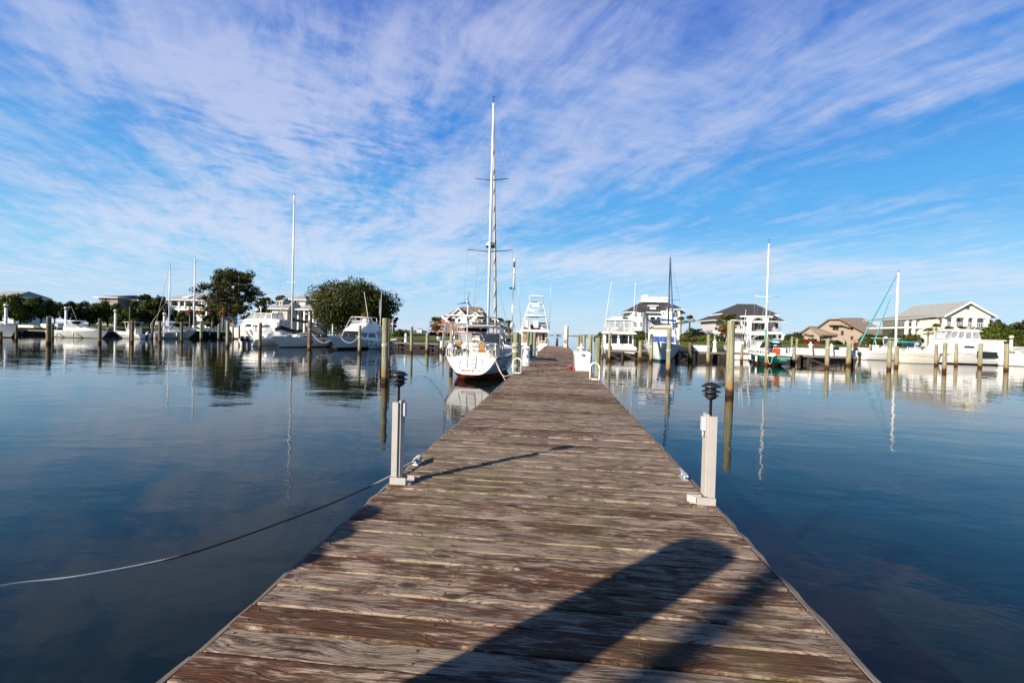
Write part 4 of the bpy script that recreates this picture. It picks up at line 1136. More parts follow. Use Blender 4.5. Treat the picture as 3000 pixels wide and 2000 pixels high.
for x, y in ((.6, 1.28), (.6, -1.28), (2.4, 1.3), (2.4, -1.3)): mb.lathe([(.09, 0), (.075, .06), (.06, .12), (.085, .2), (.05, .22)], 10, (x, y, 1.3))
mb.build('winch', STEEL, SB)
mb = MB().loft([[( .1 + .13 * math.cos(2 * PI * j / 10), 1.05 + .2 * math.sin(2 * PI * j / 10) * w, 1.5 + z) for j in range(10)] for w, z in ((.6, 0), (1, .12), (1, .3), (.5, .4))], 0, True)
mb.build('covered_outboard', mat('silver cover', (.45, .46, .48), .45), SB)
# boarding ladder and ports on the transom
tz = lambda z: -.10 * (1 - (z - .36) / .90)
mb = MB()
for y in (-.22, .22): mb.tube([(tz(.66) - .03, y, .66), (tz(1.2) - .04, y, 1.35)], .016, 6)
for z in (.68, .9, 1.1): mb.tube([(tz(z) - .03, -.22, z), (tz(z) - .03, .22, z)], .014, 6)
mb.build('boarding_ladder', ALU, SB)
mb = MB()
for y in (-.62, .62): mb.tube([(tz(.55) - .01, y, .55), (tz(1.12) - .02, y * .85, 1.15)], .012, 5)
mb.build('transom_strut', ALU, SB)
text_on(SB, 'BEAUFORT, N C', .15, (tz(.50) - .012, -.05, .50), (R(90 - 6.3), 0, R(-90)), mat('pale red lettering', (.50, .22, .17), .6))
# name on the starboard quarter
BLKL = mat('dark blue lettering', (.02, .03, .14), .5)
yq = -h.half(.17)
text_on(SB, 'D', .34, (2.15, yq + .015, .80), (R(80), 0, R(-6)), BLKL, italic=.3)
text_on(SB, 'Seven', .26, (2.2, yq + .085, .56), (R(74), 0, R(-6)), mat('black lettering', (.01, .01, .012), .5), italic=.3)
text_on(SB, '\u2605', .2, (1.35, yq + .30, .38), (R(62), 0, R(-7)), mat('black lettering', (0, 0, 0)))
mx = 6.9
spar(SB, mx, 1.85, pt(1447, 302, 29.5).z, .085, None, ((pt(1424, 737, 29.5).z, 2.95), (pt(1440, 528, 29.5).z, 2.15)), BLACK, 3.4, 1.5, rake=-.004, bow=None, stern=(.1, 0, 3.3), wr=.009)
mh = pt(1447, 302, 29.5).z
fl = MB().tube([(12.55, 0, 1.75), (12.55 + (mx + .07 - 12.55) * .03, 0, 1.75 + (mh - 2) * .03), (12.55 + (mx + .07 - 12.55) * .5, 0, 1.75 + (mh - 2) * .5), (mx + .1, 0, mh - .25)], [.03, .11, .085, .03], 10)
fm = bpy.data.materials.new('furled sail with tan edge'); fm.use_nodes = True
t = fm.node_tree; x, y, z = sep(t, nd(t, 'ShaderNodeTexCoord').outputs['Object'])
wv = nd(t, 'ShaderNodeMath', {0: mth(t, 'ADD', mth(t, 'MULTIPLY', z, 5.5), mth(t, 'MULTIPLY', y, 16.0))}, operation='SINE').outputs[0]
t.links.new(mixc(t, smooth(t, wv, -.92, -.55), (.12, .07, .045), (.55, .45, .34)), t.nodes['Principled BSDF'].inputs['Base Color'])
t.nodes['Principled BSDF'].inputs['Roughness'].default_value = .8
fl.build('furled_sail', fm, SB)
rz = pt(1434, 716, 29.5).z
mb = MB().lathe([(.06, -.05), (.30, -.05), (.31, .06), (.24, .17), (.08, .22)], 14, (mx + .33, 0, rz))
rd = mb.build('radar_dome', WHITE, SB)
mb = MB().lathe([(.305, -.14), (.315, -.055)], 14, (mx + .33, 0, rz)); mb.bar((mx, 0, rz - .16), (mx + .4, 0, rz - .12), .06); mb.build('radar_bracket', BLACK, rd)
boom(SB, mx - .1, 2.75, 3.6, GREYC, .17)
mb = MB()                                # wind generator on its own pole
gx0 = .25; gy0 = .28
hub = Vector((gx0, gy0 + .02, pt(1357, 885, 22.9).z))
mb.tube([(gx0 - .05, gy0, 1.2), (gx0, gy0, hub.z - .1)], .03, 8)
wg = mb.build('generator_pole', ALU, SB)
mb = MB().tube([(hub.x + .42, hub.y, hub.z), (hub.x + .3, hub.y, hub.z), (hub.x, hub.y, hub.z), (hub.x - .12, hub.y, hub.z)], [.02, .07, .09, .03], 10)
wgb = mb.build('generator_body', WHITE, wg)
for ang, m_ in ((78, TEALC), (193, mat('blue blade', (.01, .05, .35), .3)), (308, mat('blue blade', (0, 0, 0)))):
    a = R(ang); d = Vector((0, -math.cos(a), math.sin(a))); n_ = Vector((0, math.sin(a), math.cos(a)))
    o_ = Vector((hub.x - .08, hub.y, hub.z))
    MB().hexa([o_ + d * .05 - n_ * .03 + Vector((-.01, 0, 0)), o_ + d * .05 + n_ * .05 + Vector((-.01, 0, 0)), o_ + d * .05 + n_ * .05 + Vector((.01, 0, 0)), o_ + d * .05 - n_ * .03 + Vector((.01, 0, 0))],
              [o_ + d * .56 - n_ * .004 + Vector((-.004, 0, 0)), o_ + d * .56 + n_ * .012 + Vector((-.004, 0, 0)), o_ + d * .56 + n_ * .012 + Vector((.004, 0, 0)), o_ + d * .56 - n_ * .004 + Vector((.004, 0, 0))]).build('blade', m_, wgb)
mb = MB().tube([(9.0, -1.45, 1.5), (9.0, -1.45, 5.9)], .028, 6)
ap = mb.build('antenna_pole', STEEL, SB)
mb = MB().tube([(9.0, -1.50, 5.5), (9.0, -1.50, 7.7)], .075, 8); mb.build('antenna_tube', WHITE, ap)
mb = MB().lathe([(.03, 0), (.11, .08), (.11, .28), (.03, .36)], 10, (9.0, -1.45, 2.9)); mb.build('gps_dome', WHITE, ap)
mb = MB().lathe([(.02, 0), (.10, .04), (.10, .12), (.02, .15)], 10, (9.0, -1.3, 5.55)); mb.bar((8.9, -1.6, 5.6), (8.9, -1.2, 5.6), .05); mb.build('camera_head', BLACK, ap)
rope('stern_line', sag(SB.matrix_basis @ Vector((.1, -1.2, 1.15)), (-1.72, 18.2, 1.05), .55), .018, ROPEC, 'tan stern line sagging from the big sailboat to the thick green piling', cat='rope')
rope('stern_line', sag(SB.matrix_basis @ Vector((.15, -1.22, 1.15)), (-1.66, 19.2, .15), .35), .016, ROPEW, 'white line dropping from the big sailboat quarter towards the water', cat='rope')
rope('spring_line', sag(SB.matrix_basis @ Vector((1.6, -1.55, 1.25)), (-1.72, 18.4, 1.75), .05), .014, ROPEW, 'white taut line from the big sailboat side to the thick green piling')
rope('mooring_line', sag(SB.matrix_basis @ Vector((.1, 1.25, 1.15)), (-10.6, 32, 1.4), .95), .014, BLACK, 'dark line sagging from the big sailboat port quarter to the open water piling')
def ZC(C, x, y, Y):
    p = C(x, y); return pt(p[0], p[1], Y).z
BG = 'boats moored in the harbour'
def head_from(stern, bow):
    return math.degrees(math.atan2(bow[1] - stern[1], bow[0] - stern[0])), math.hypot(bow[0] - stern[0], bow[1] - stern[1])

# ---- express cruiser: low cabin forward, raked windshield, hardtop on struts
def express(loc, head, L, B, label, fs=.95, fb=1.35, top=2.75, hull=WHITE, bottom=BLKBOT, stripe=None, hard=True, ant=True, name='motor_boat'):
    t = thing(name, label, 'motor boat', (loc[0], loc[1], 0), R(head), BG)
    h = Hull(L, B, fs, fb, sw=.9, rake=1.3, flare=.45, keel=.3, round_=.28)
    h.build(t, [bottom, stripe or hull, hull]); h.deck(t); h.rail(t, ALU, .03)
    z0 = fs + .05
    c = Cab(L * .34, L * .86, B * .76, z0 + .1, L * .36, L * .66, B * .62, z0 + .62, B * .22, B * .45); mb = MB(); c.block(mb); o = mb.build('cabin', WHITE, t, bevel=.06)
    c.panes(o, 'cabin_window', GLASS, .3, .62, .35, .7)
    w = Cab(L * .30, L * .60, B * .70, z0 + .6, L * .30, L * .46, B * .62, z0 + 1.12, B * .6, B * .56); mb = MB(); w.block(mb)
    mb.build('windshield', VINYL, t)
    mb = MB()
    for s in (-1, 1): mb.bar(w.p('front', .5 + s * .5, 0), w.p('front', .5 + s * .5, 1), .05); mb.bar(w.p('left' if s > 0 else 'right', 0, 1), w.p('left' if s > 0 else 'right', 1, 1), .05)
    mb.bar(w.p('front', 0, 1), w.p('front', 1, 1), .05); mb.bar(w.p('front', .5, 0), w.p('front', .5, 1), .04); mb.build('windshield_frame', ALU, t)
    if hard:
        mb = MB(); c2 = Cab(L * .16, L * .50, B * .68, top - .12, L * .18, L * .47, B * .6, top, B * .6, B * .5); c2.block(mb); hd_ = mb.build('hardtop', WHITE, t, bevel=.04)
        mb = MB()
        for s in (-1, 1):
            mb.tube([(L * .16, s * B * .33, z0), (L * .2, s * B * .31, top - .1)], .035, 6); mb.tube([(L * .36, s * B * .33, z0 + .5), (L * .44, s * B * .28, top - .1)], .03, 6)
        mb.build('hardtop_strut', ALU, hd_)
    mb = MB()
    for s in (-1, 1): mb.box(L * .04, L * .32, s * B * .38 - .12, s * B * .38 + .12, z0 - .3, z0 + .12)
    mb.box(.1, .5, -B * .36, B * .36, z0 - .3, z0 + .15); mb.box(L * .22, L * .28, -.5, .1, z0 - .2, z0 + .85); mb.build('cockpit_seat', CREAM, t, bevel=.04)
    h.guard(t, .45, .985, .45, STEEL, .016, 5); h.fenders(t, ((.25, -1), (.55, -1)))
    if ant: whip(t, (L * .3, B * .3, top), (L * .18, B * .3, top + 2.4), .02)
    return t, h
# boat cut by the left edge
t, h = express((-88.6, 58), 0, 11.5, 3.6, 'white and grey motor boat bow cut off by the left picture edge', 1.3, 2.0, 3.3, LGREY, BLKBOT, BLACK)
express((gx_at(160, 66), 66), -3, 10.2, 3.1, 'small white express cruiser with hardtop on the left, bow to the right', .95, 1.3, 2.75, WHITE, BLKBOT)
# beige cabin boat with leaning outrigger
t, h = express((gx_at(452, 74), 74), 35, 6.2, 2.5, 'beige hulled cabin boat with a leaning outrigger pole, left of the dark green sloop', 1.0, 1.55, 3.0, BEIGE, BLKBOT)
whip(t, (-.6, .2, 2.4), (1.6, .4, 6.6), .05, TAN, 'outrigger')
mb = MB()
for s in (-1, 1): mb.tube([(-.3, s * 1.0, .9), (-.4, s * 1.0, 2.5)], .03, 6)
mb.tube([(-.4, -1.0, 2.5), (-.4, 1.0, 2.5)], .03, 6); mb.tube([(-.35, -1.0, 1.6), (-.35, 1.0, 1.6)], .03, 6); mb.build('stern_arch', STEEL, t)
MB().box(.2, 1.2, -.6, .6, 2.3, 3.0).build('canvas_box', WHITE, t, bevel=.05)
outboard(t, -.1, .4, .7, BLACK, .8)

# ---- open boat with a centre console and T top
def console(loc, head, L, B, label, fs=.8, fb=1.25, top=2.6, hull=WHITE, bottom=BLKBOT, engines=1, em=None, topm=WHITE, antn=0, rods=False):
    t = thing('console_boat', label, 'console boat', (loc[0], loc[1], 0), R(head), BG)
    h = Hull(L, B, fs, fb, sw=.9, rake=1.1, flare=.5, keel=.28, round_=.28)
    h.build(t, [bottom, hull, hull]); h.deck(t, DECKM, -.28); h.rail(t, ALU, .035)
    mb = MB(); c = Cab(L * .36, L * .58, B * .42, fs - .25, L * .40, L * .54, B * .38, fs + .75); c.block(mb); o = mb.build('console', WHITE, t, bevel=.05)
    w = Cab(L * .48, L * .56, B * .40, fs + .7, L * .42, L * .5, B * .36, top - .12); mb = MB(); w.block(mb); mb.build('windshield', VINYL, t)
    mb = MB(); mb.box(L * .24, L * .33, -B * .22, B * .22, fs - .25, fs + .5); mb.box(L * .235, L * .26, -B * .22, B * .22, fs + .5, fs + .95); mb.build('leaning_post', CREAM, t, bevel=.04)
    mb = MB(); c2 = Cab(L * .24, L * .62, B * .74, top - .07, L * .25, L * .60, B * .68, top, B * .66, B * .6); c2.block(mb); tt = mb.build('t_top', topm, t, bevel=.03)
    mb = MB()
    for s in (-1, 1):
        mb.tube([(L * .36, s * B * .24, fs - .2), (L * .30, s * B * .30, top - .06)], .03, 6); mb.tube([(L * .52, s * B * .22, fs - .2), (L * .56, s * B * .28, top - .06)], .03, 6)
        mb.tube([(L * .33, s * B * .27, fs + .7), (L * .54, s * B * .26, fs + .9)], .022, 6)
    mb.build('t_top_frame', ALU, tt)
    MB().lathe([(.25, 0), (.26, .12), (.1, .2)], 10, (L * .42, 0, top + .003)).build('radar_dome', WHITE, tt)
    for s in (-1, 1): MB().box(L * .02, L * .3, s * B * .40 - .1, s * B * .40 + .1, fs - .05, fs + .03).build('gunwale_cap', WHITE, t)
    for k in range(engines): outboard(t, -.05, (k - (engines - 1) / 2) * .72, .55, em, 1.15 if engines > 1 else 1.0)
    for k in range(antn): whip(t, (L * .3, (k - .5) * B * .5, top), (L * .2 - k * .6, (k - .5) * B * .8, top + 3.6), .028, ALU, 'outrigger')
    return t, h
console((gx_at(428, 69), 69), 172, 6.6, 2.4, 'white T top console boat with silver outboard, between the cruiser and the beige cabin boat', .75, 1.2, 2.75, WHITE, BLKBOT, 1, SILV)
tw, h = console((gx_at(722, 54.2), 54.2), 88, 8.2, 2.6, 'centre console boat with twin dark outboards beside the grey sloop bow', .85, 1.35, 2.75, WHITE, LGREY, 2, ENGB)
rope('fender_rope', sag(tw.matrix_basis @ Vector((2.2, -1.3, .95)), tw.matrix_basis @ Vector((4.6, -1.32, 1.0)), .55), .03, ROPEW, 'white rope looped on the side of the twin outboard boat')
console((gx_at(750 + 1545 / 4.704, 58.2), 57.2), 75, 7.0, 2.6, 'white console boat with T top and radar behind the sport fishing boat stern', .9, 1.3, 2.9, WHITE, BLKBOT, 1, ENGB, WHITE, 1)

# ---- sailing boats of the harbour
def sloop(loc, head, L, B, label, mast_x, mast_top, hull=WHITE, bottom=REDBOT, stripe=WHITE, cover=TAN, boom_L=4.0, boom_z=None, fs=1.0, fb=1.35, spreaders=(), furl=None, mast=None, r=.08, counter=.12, cabin=WHITE, sw=.7, name='sailboat', wires=True, wr=.011, up=0.0):
    t = thing(name, label, 'sailboat', (loc[0], loc[1], 0), R(head), BG)
    h = Hull(L, B, fs, fb, sw=sw, rake=1.2, flare=.18, keel=.45, counter=counter, round_=.45, srake=.2)
    h.build(t, [bottom, stripe, hull], (.10, .18)); h.deck(t); h.rail(t, ALU, .03); h.guard(t, .04, .98, .58, STEEL, .014, 8)
    h.fenders(t, ((.35, 1), (.55, 1)), BLUE if hull is WHITE else WHITE)
    c = Cab(L * .26, L * .68, B * .62, fs - .02, L * .28, L * .64, B * .54, fs + .45, B * .42, B * .34); mb = MB(); c.block(mb); o = mb.build('cabin_trunk', cabin, t, bevel=.04)
    for u in (.12, .4, .68): c.panes(o, 'cabin_window', GLASS, u, u + .16, .35, .72)
    for s in (-1, 1): MB().box(.3, L * .27, s * B * .27 - .12, s * B * .27 + .12, fs - .1, fs + .25).build('cockpit_coaming', cabin, t, bevel=.03)
    spar(t, mast_x, fs + .4, mast_top, r, mast, spreaders, None, B * .9, fs + .1, bow=(L - .1, 0, fb), stern=(.1, 0, fs + .1), wires=wires, wr=wr)
    boom(t, mast_x - .1, boom_z or fs + 1.25, boom_L, cover, .19, up=up)
    if furl:
        m_, f0, f1 = furl
        a = Vector((L - .15, 0, fb + .25)); b = Vector((mast_x + .12, 0, mast_top - .2))
        MB().tube([a, a.lerp(b, .06), a.lerp(b, .5), b], [.03, f0, f0 * .8, f1], 8).build('furled_sail', m_, t)
    return t, h
# grey sloop with the navy cover
st, bw = (-31.7, 62.0), (-34.5, 52.0); hd, L_ = head_from(st, bw)
t, h = sloop(st, hd, L_, 3.3, 'pale grey sloop with navy sail cover and a beige kayak on deck', 7.4, pt(867, 572, 55).z, WHITE, BLKBOT, WHITE, NAVY, 5.2, ZC(C3, 560, 925, 55.5), 1.15, 1.45, ((8.2, 2.2),), None, None, .11, up=-.55)
dodger(t, 2.2, 4.3, 2.4, 1.3, 2.35, BLKC)
mb = MB().loft([[(5.6 + 3.4 * f, 1.0 + .10 * math.cos(a) * w * 2.2, 2.9 - 1.15 * f + .30 * w * math.sin(a)) for a in [2 * PI * j / 10 for j in range(10)]] for f, w in ((0, .05), (.06, .7), (.25, 1), (.6, 1), (.88, .8), (1, .1))], 0, True)
mb = MB().loft([[(6.2 - 3.0 * f, 1.15 + .38 * math.cos(a) * w, 3.0 - 1.15 * f + .36 * w * math.sin(a)) for a in [2 * PI * j / 12 for j in range(12)]] for f, w in ((0, .08), (.05, .65), (.2, .95), (.6, 1), (.9, .7), (1, .1))], 0, True)
kay = tag(mb.build('covered_kayak', TAN, None, t.location), 'pale beige covered kayak propped up on the grey sloop deck', 'kayak'); kay.rotation_euler = t.rotation_euler
mb = MB().tube([(9.9, 0, 2.2), (9.3, .2, 2.5), (8.4, .5, 2.2), (7.6, .7, 1.9), (6.6, .9, 2.15)], [.2, .3, .26, .3, .18], 8); mb.build('bagged_headsail', BLKC, t)
rope('bow_line', sag(t.matrix_basis @ Vector((L_ - .2, .1, 1.45)), (gx_at(912, 52.2), 52.2, 2.1), .1), .022, ROPEW, 'white bow line from the grey sloop to the dark piling in front of it')
# tall thin wait: lines sagging from the dark piling to the sport fishing boat bow
rope('bow_line', sag((gx_at(906, 52.2), 52.2, 2.35), (-26.6, 52.0, 1.5), 1.1), .026, ROPEW, 'white line sagging from the dark piling to the sport fishing boat bow')
# dark green sloop, tan cover
t, h = sloop((-72.4, 92.5), 270, 11.0, 3.1, 'dark green hulled sloop with tan sail cover before the tall pine', 8.3, pt(584, 755, 84).z, DKGRN, BLKBOT, DKGRN, TAN, 5.0, ZC(C2, 830, 955, 84), 1.15, 1.5, (), None, None, .13, wires=True)
# sloop behind the beige boat
t, h = sloop((-78.0, 90), 270, 9.0, 3.0, 'white sloop with tan sail cover mostly hidden behind the beige cabin boat', 5.6, pt(509, 779, 84.5).z, WHITE, BLKBOT, WHITE, TAN, 4.6, ZC(C2, 440, 955, 84.5), 1.0, 1.4, (), (TAN, .03, .02), None, .12)
# green sloop on the right, its transom towards the camera
st = (gx_at(2296, 45.6), 45.6)
t, h = sloop(st, 90, 7.7, 2.7, 'bright green hulled sloop with white lettering on its transom, orange door in the cabin', 4.0, pt(2251, 713, 49.6).z, GRNHULL, REDBOT, BLKBOT, None, 2.8, 2.3, 1.02, 1.34, ((pt(2246, 871, 49.6).z, 2.45),), None, None, .085, counter=.34, cabin=WHITE, sw=.66)
h.rail(t, WHITE, .05, -.06, 'white_stripe')
GLET = mat('white lettering', (.78, .78, .76), .5)
text_on(t, 'TENDERNESS', .20, (-.012 + .07, 0, .74), (R(90 + 10), 0, R(-90)), GLET)
text_on(t, 'BEAUFORT', .13, (-.012 + .10, 0, .58), (R(90 + 12), 0, R(-90)), GLET)
mb = MB().box(1.72, 1.80, -.42, .42, 1.05, 1.72); mb.build('orange_door', mat('orange cabin door', (.42, .07, .01), .5), t)
MB().box(1.80, 2.02, -1.0, 1.0, .95, 1.76).build('cabin_bulkhead', WHITE, t, bevel=.03)
mb = MB().loft([[(3.7 - 2.3 * f, .06 * math.cos(a) * w * 2, 2.42 + .16 * w * math.sin(a)) for a in [2 * PI * j / 10 for j in range(10)]] for f, w in ((0, .6), (.15, 1), (.5, .9), (1, .3))], 0, True); mb.build('sail_cover', TEALC, t)
MB().tube([(4.0, 0, 2.2), (4.0, 0, 3.6)], [.12, .1], 8).build('mast_sleeve', TEALC, t)
dodger(t, 2.2, 3.4, 1.8, 1.7, 2.3, BLKC, False)
mb = MB()
for y in (-.9, -.3, .3, .9): mb.tube([(.1, y, 1.25), (.1, y, 2.0)], .018, 5)
mb.tube([(1.2, -1.15, 2.0), (.1, -.9, 2.0), (.1, .9, 2.0), (1.2, 1.15, 2.0)], .02, 5); mb.build('stern_pulpit', STEEL, t)
rope('fender_rope', sag(t.matrix_basis @ Vector((.9, 1.15, 1.25)), t.matrix_basis @ Vector((.15, .92, 1.2)), 1.05), .022, ROPEW, 'white rope hanging in a loop at the green sloop quarter')
rope('bow_line', sag(t.matrix_basis @ Vector((7.6, .2, 1.6)), (gx_at(2183, 51), 51, .5), .1), .02, ROPEW, 'white bow line from the green sloop down towards the right pier')
# black masted sloop behind the blue top cruiser
t, h = sloop((gx_at(1955, 61) + .15, 65.6), 268, 8.4, 2.9, 'white sloop with a black mast behind the blue top cruiser', 4.6, pt(1959, 757, 61).z, WHITE, BLKBOT, BLUE, BLUE, 3.6, 2.3, 1.1, 1.5, ((pt(1956, 880, 61).z, 2.6),), (mat('blue furled sail', (.02, .12, .26), .7), .11, .05), BLACK, .10)
# white sloop with teal covers on the far right
t, h = sloop((gx_at(2700, 80), 80), 182, 10.0, 3.2, 'white sloop with teal headsail and teal sail cover near the right edge', 4.1, pt(2636, 799, 80).z, WHITE, BLKBOT, WHITE, TEALC, 4.0, ZC(C8, 700, 1052, 80), 1.3, 1.7, (), (TEALC, .13, .05), None, .19, wr=.014)
a = Vector((7.6, 0, 2.1)); b = Vector((5.2, 0, ZC(C8, 625, 500, 80))); MB().tube([a, a.lerp(b, .1), b], [.03, .10, .04], 8).build('staysail', TEALC, t)

# ---- boats with special upperworks
def cab(parent, name, m, args, wins=(), wm=None, wname='window', bevel=.05):
    c = Cab(*args); mb = MB(); c.block(mb); o = mb.build(name, m, parent, bevel=bevel)
    for side, u0, u1, v0, v1 in wins:
        c.panes(o, wname, wm or GLASS, u0, u1, v0, v1, sides=('left', 'right') if side == 'sides' else (side,))
    return c, o
def mullions(parent, c, side, n, v0=0.0, v1=1.0, r=.05, m=None, name='window_frame'):
    mb = MB()
    for i in range(n + 1): mb.bar(c.p(side, i / n, v0), c.p(side, i / n, v1), r)
    mb.bar(c.p(side, 0, v0), c.p(side, 1, v0), r); mb.bar(c.p(side, 0, v1), c.p(side, 1, v1), r)
    return mb.build(name, m or WHITE, parent)

# big flybridge yacht on the left
Ys = 83.0; Xm = gx_at(846, Ys)
t = thing('motor_yacht', 'big white flybridge yacht behind the twin outboard boat on the left', 'motor yacht', (Xm, Ys, 0), R(176), BG)
h = Hull(13.2, 4.4, 1.7, 2.35, sw=.92, rake=1.6, flare=.35, keel=.4, round_=.25)
h.build(t, [BLKBOT, BLKBOT, WHITE], (.1, .26)); h.deck(t); h.rail(t, ALU, .05); h.guard(t, .55, .985, .6, STEEL, .022, 6)
c, o = cab(t, 'deck_house', WHITE, (1.2, 10.2, 3.9, 1.65, 1.2, 8.6, 3.5, 3.45, 3.2, 3.0), (('sides', .52, .66, .45, .72), ('sides', .70, .86, .45, .72), ('sides', .2, .42, .45, .72), ('front', .08, .48, .4, .8), ('front', .52, .92, .4, .8)))
c, o = cab(t, 'flybridge', WHITE, (.6, 8.9, 4.0, 3.452, .6, 8.2, 4.0, 4.0, 3.4, 3.2), ())
c = Cab(2.4, 7.9, 3.5, 4.0, 2.6, 7.0, 3.2, 5.05, 3.0, 2.8); mb = MB(); c.block(mb); e = mb.build('bridge_enclosure', VINYL, t)
for s, n in (('left', 4), ('right', 4), ('front', 3)): mullions(t, c, s, n, r=.09)
MB().box(2.3, 7.1, -1.7, 1.7, 5.06, 5.18).build('hardtop', WHITE, t, bevel=.05)
mb = MB()
mb.tube([(6.2, 0, 5.2), (6.1, 0, 6.2)], .11, 8); mb.lathe([(.1, 0), (.34, .08), (.34, .22), (.1, .3)], 12, (6.1, 0, 6.2)); mb.lathe([(.1, 0), (.3, .1), (.2, .4)], 10, (6.4, .7, 5.6)); mb.build('radar_mast', WHITE, t)
for y in (-1.5, 1.3): whip(t, (3.0, y, 5.18), (2.9, y, 7.8), .03)
MB().box(-.6, .1, -1.9, 1.9, .35, .45).build('swim_platform', WHITE, t)
mb = MB()
for s in (-1, 1): mb.tube([(1.0, s * 1.9, 1.7), (.7, s * 1.9, 3.5)], .04, 6)
mb.build('aft_pillar', WHITE, t)
for y in (-.5, .6): MB().box(4.2, 4.8, y - .25, y + .25, 4.0, 4.75).build('helm_chair', WHITE, t, bevel=.06)

# sport fishing boat with pipe frame, bow towards the camera
st, bw = (-24.8, 61.4), (-26.7, 51.4); hd, L_ = head_from(st, bw)
t = thing('sport_fishing_boat', 'sport fishing boat with black windshield, pipe frame and tall outriggers, left of the lone piling', 'motor boat', (st[0], st[1], 0), R(hd), BG)
h = Hull(L_ + .5, 3.7, .95, 1.75, sw=.9, rake=1.7, flare=.55, keel=.4, round_=.3)
h.build(t, [BLKBOT, BLACK, WHITE], (.16, .26)); h.deck(t); h.rail(t, WHITE, .045); h.guard(t, .5, .985, .5, STEEL, .018, 5); h.fenders(t, ((.3, 1), (.5, 1)))
L2 = L_
c, o = cab(t, 'deck_house', WHITE, (2.6, 7.2, 3.0, 1.05, 2.7, 5.9, 2.7, 2.25, 2.4, 2.2), (('front', .02, .98, .18, .92), ('sides', .55, .95, .35, .85), ('sides', .1, .48, .35, .85)))
c, o = cab(t, 'flybridge', WHITE, (2.2, 6.5, 2.9, 2.26, 2.3, 4.6, 2.8, 3.25, 2.3, 2.3), ())
c2 = Cab(2.9, 4.7, 2.6, 3.25, 2.9, 4.4, 2.5, 3.6, 2.2, 2.1); mb = MB(); c2.block(mb); mb.build('bridge_screen', VINYL, t)
zt = ZC(C3, 1350, 880, 55.5)
mb = MB()
for s in (-1, 1):
    mb.tube([(6.6, s * 1.25, 1.5), (4.7, s * 1.2, zt)], .04, 6); mb.tube([(2.4, s * 1.3, 2.3), (2.6, s * 1.2, zt)], .04, 6)
    mb.tube([(5.4, s * 1.25, 2.6), (3.6, s * 1.2, zt)], .03, 6); mb.tube([(4.7, s * 1.2, zt), (3.6, s * 1.25, 3.3)], .03, 6); mb.tube([(4.7, s * 1.2, zt), (2.6, s * 1.2, zt)], .04, 6); mb.tube([(3.2, s * 1.25, 3.2), (3.9, s * 1.2, zt)], .03, 6)
for x in (4.7, 3.6, 2.6): mb.tube([(x, -1.2, zt), (x, 1.2, zt)], .035, 6)
mb.tube([(4.9, -1.2, zt - .5), (4.9, 1.2, zt - .5)], .025, 6)
mb.build('pipe_frame', ALU, t)
for y0, p0, p1 in ((1.0, (1310, 1000), (1400, 530)), (.3, (1520, 1000), (1510, 630)), (-.7, (1555, 1040), (1570, 530))):
    pass
whip(t, (4.0, 1.2, 2.4), (3.6, -.1, ZC(C3, 1400, 530, 57)), .045, ALU, 'outrigger'); whip(t, (1.9, 1.2, 2.2), (1.9, 1.25, ZC(C3, 1510, 630, 59)), .03, ALU, 'antenna'); whip(t, (1.2, .9, 1.2), (1.0, .85, ZC(C3, 1570, 530, 60)), .05, ALU, 'outrigger')
MB().box(3.0, 3.6, -.3, .3, 3.2, 3.9).build('helm_chair', WHITE, t, bevel=.05)
rope('bow_line', sag(t.matrix_basis @ Vector((L_ - .8, .7, 1.6)), (gx_at(1052, 48.6), 48.6, 1.75), .75), .024, ROPEW, 'white line sagging from the sport fishing boat bow to the pale piling before it')

# tower boat at the dock end, stern to the camera
Y0 = 62.4
t = thing('sport_fishing_boat', 'sport fishing boat with a tall white tower and teak cockpit at the far dock end', 'motor boat', (gx_at(1563, Y0), Y0, 0), R(90), BG)
h = Hull(13, 4.0, 1.25, 2.2, sw=.97, rake=1.6, flare=.45, keel=.45, round_=.25)
h.build(t, [BLKBOT, BLUE, WHITE], (.08, .14)); h.deck(t, DECKM, -.35); h.rail(t, WHITE, .05)
q = lambda x, y: ZC(crop(1500, 840, 7.464), x, y, Y0 + 3)
zf = q(450, 970)
c, o = cab(t, 'deck_house', WHITE, (3.0, 9.0, 3.5, 1.2, 3.0, 7.6, 3.3, zf - .12, 2.6, 2.4), (('back', .08, .36, .25, .92), ('back', .42, .9, .25, .92), ('sides', .2, .9, .5, .85)))
mb = MB()
for y in (-1.62, -.38, 1.6): mb.box(2.93, 2.99, y - .13, y + .13, 1.2, zf - .13)
mb.box(2.94, 2.992, -1.7, 1.7, 1.15, 1.55); mb.build('teak_trim', ORWOOD, t)
mb = MB(); c = Cab(1.7, 8.2, 4.1, zf - .1, 1.9, 7.6, 4.1, zf + .22, 3.4, 3.2); c.block(mb); fb_ = mb.build('flybridge', WHITE, t, bevel=.06)
mb = MB()
for s in (-1, 1): mb.box(2.2, 6.8, s * 1.75 - .05, s * 1.75 + .05, zf + .2, zf + .75)
mb.box(6.2, 6.8, -1.7, 1.7, zf + .2, zf + .95); mb.build('bridge_coaming', WHITE, fb_)
for y in (1.1, -.1): MB().box(3.2, 3.7, y - .36, y + .36, zf + .5, zf + 1.55).build('helm_chair', CREAM, t, bevel=.12)
mb = MB(); mb.box(3.9, 4.2, -.75, .75, zf + .25, zf + .95); mb.box(2.3, 2.4, -1.5, -.5, zf + 1.0, zf + 1.25); mb.build('console_gear', BLACK, t)
zt1, zt2, zt3 = q(450, 640), q(450, 500), q(480, 360)
ztop = q(480, 190)
mb = MB()
lv = [(zf + .1, 1.95, 2.1, 6.0), (zt1, 1.50, 2.7, 5.4), (zt2, 1.25, 3.0, 5.0), (zt3, 1.0, 3.3, 4.7)]
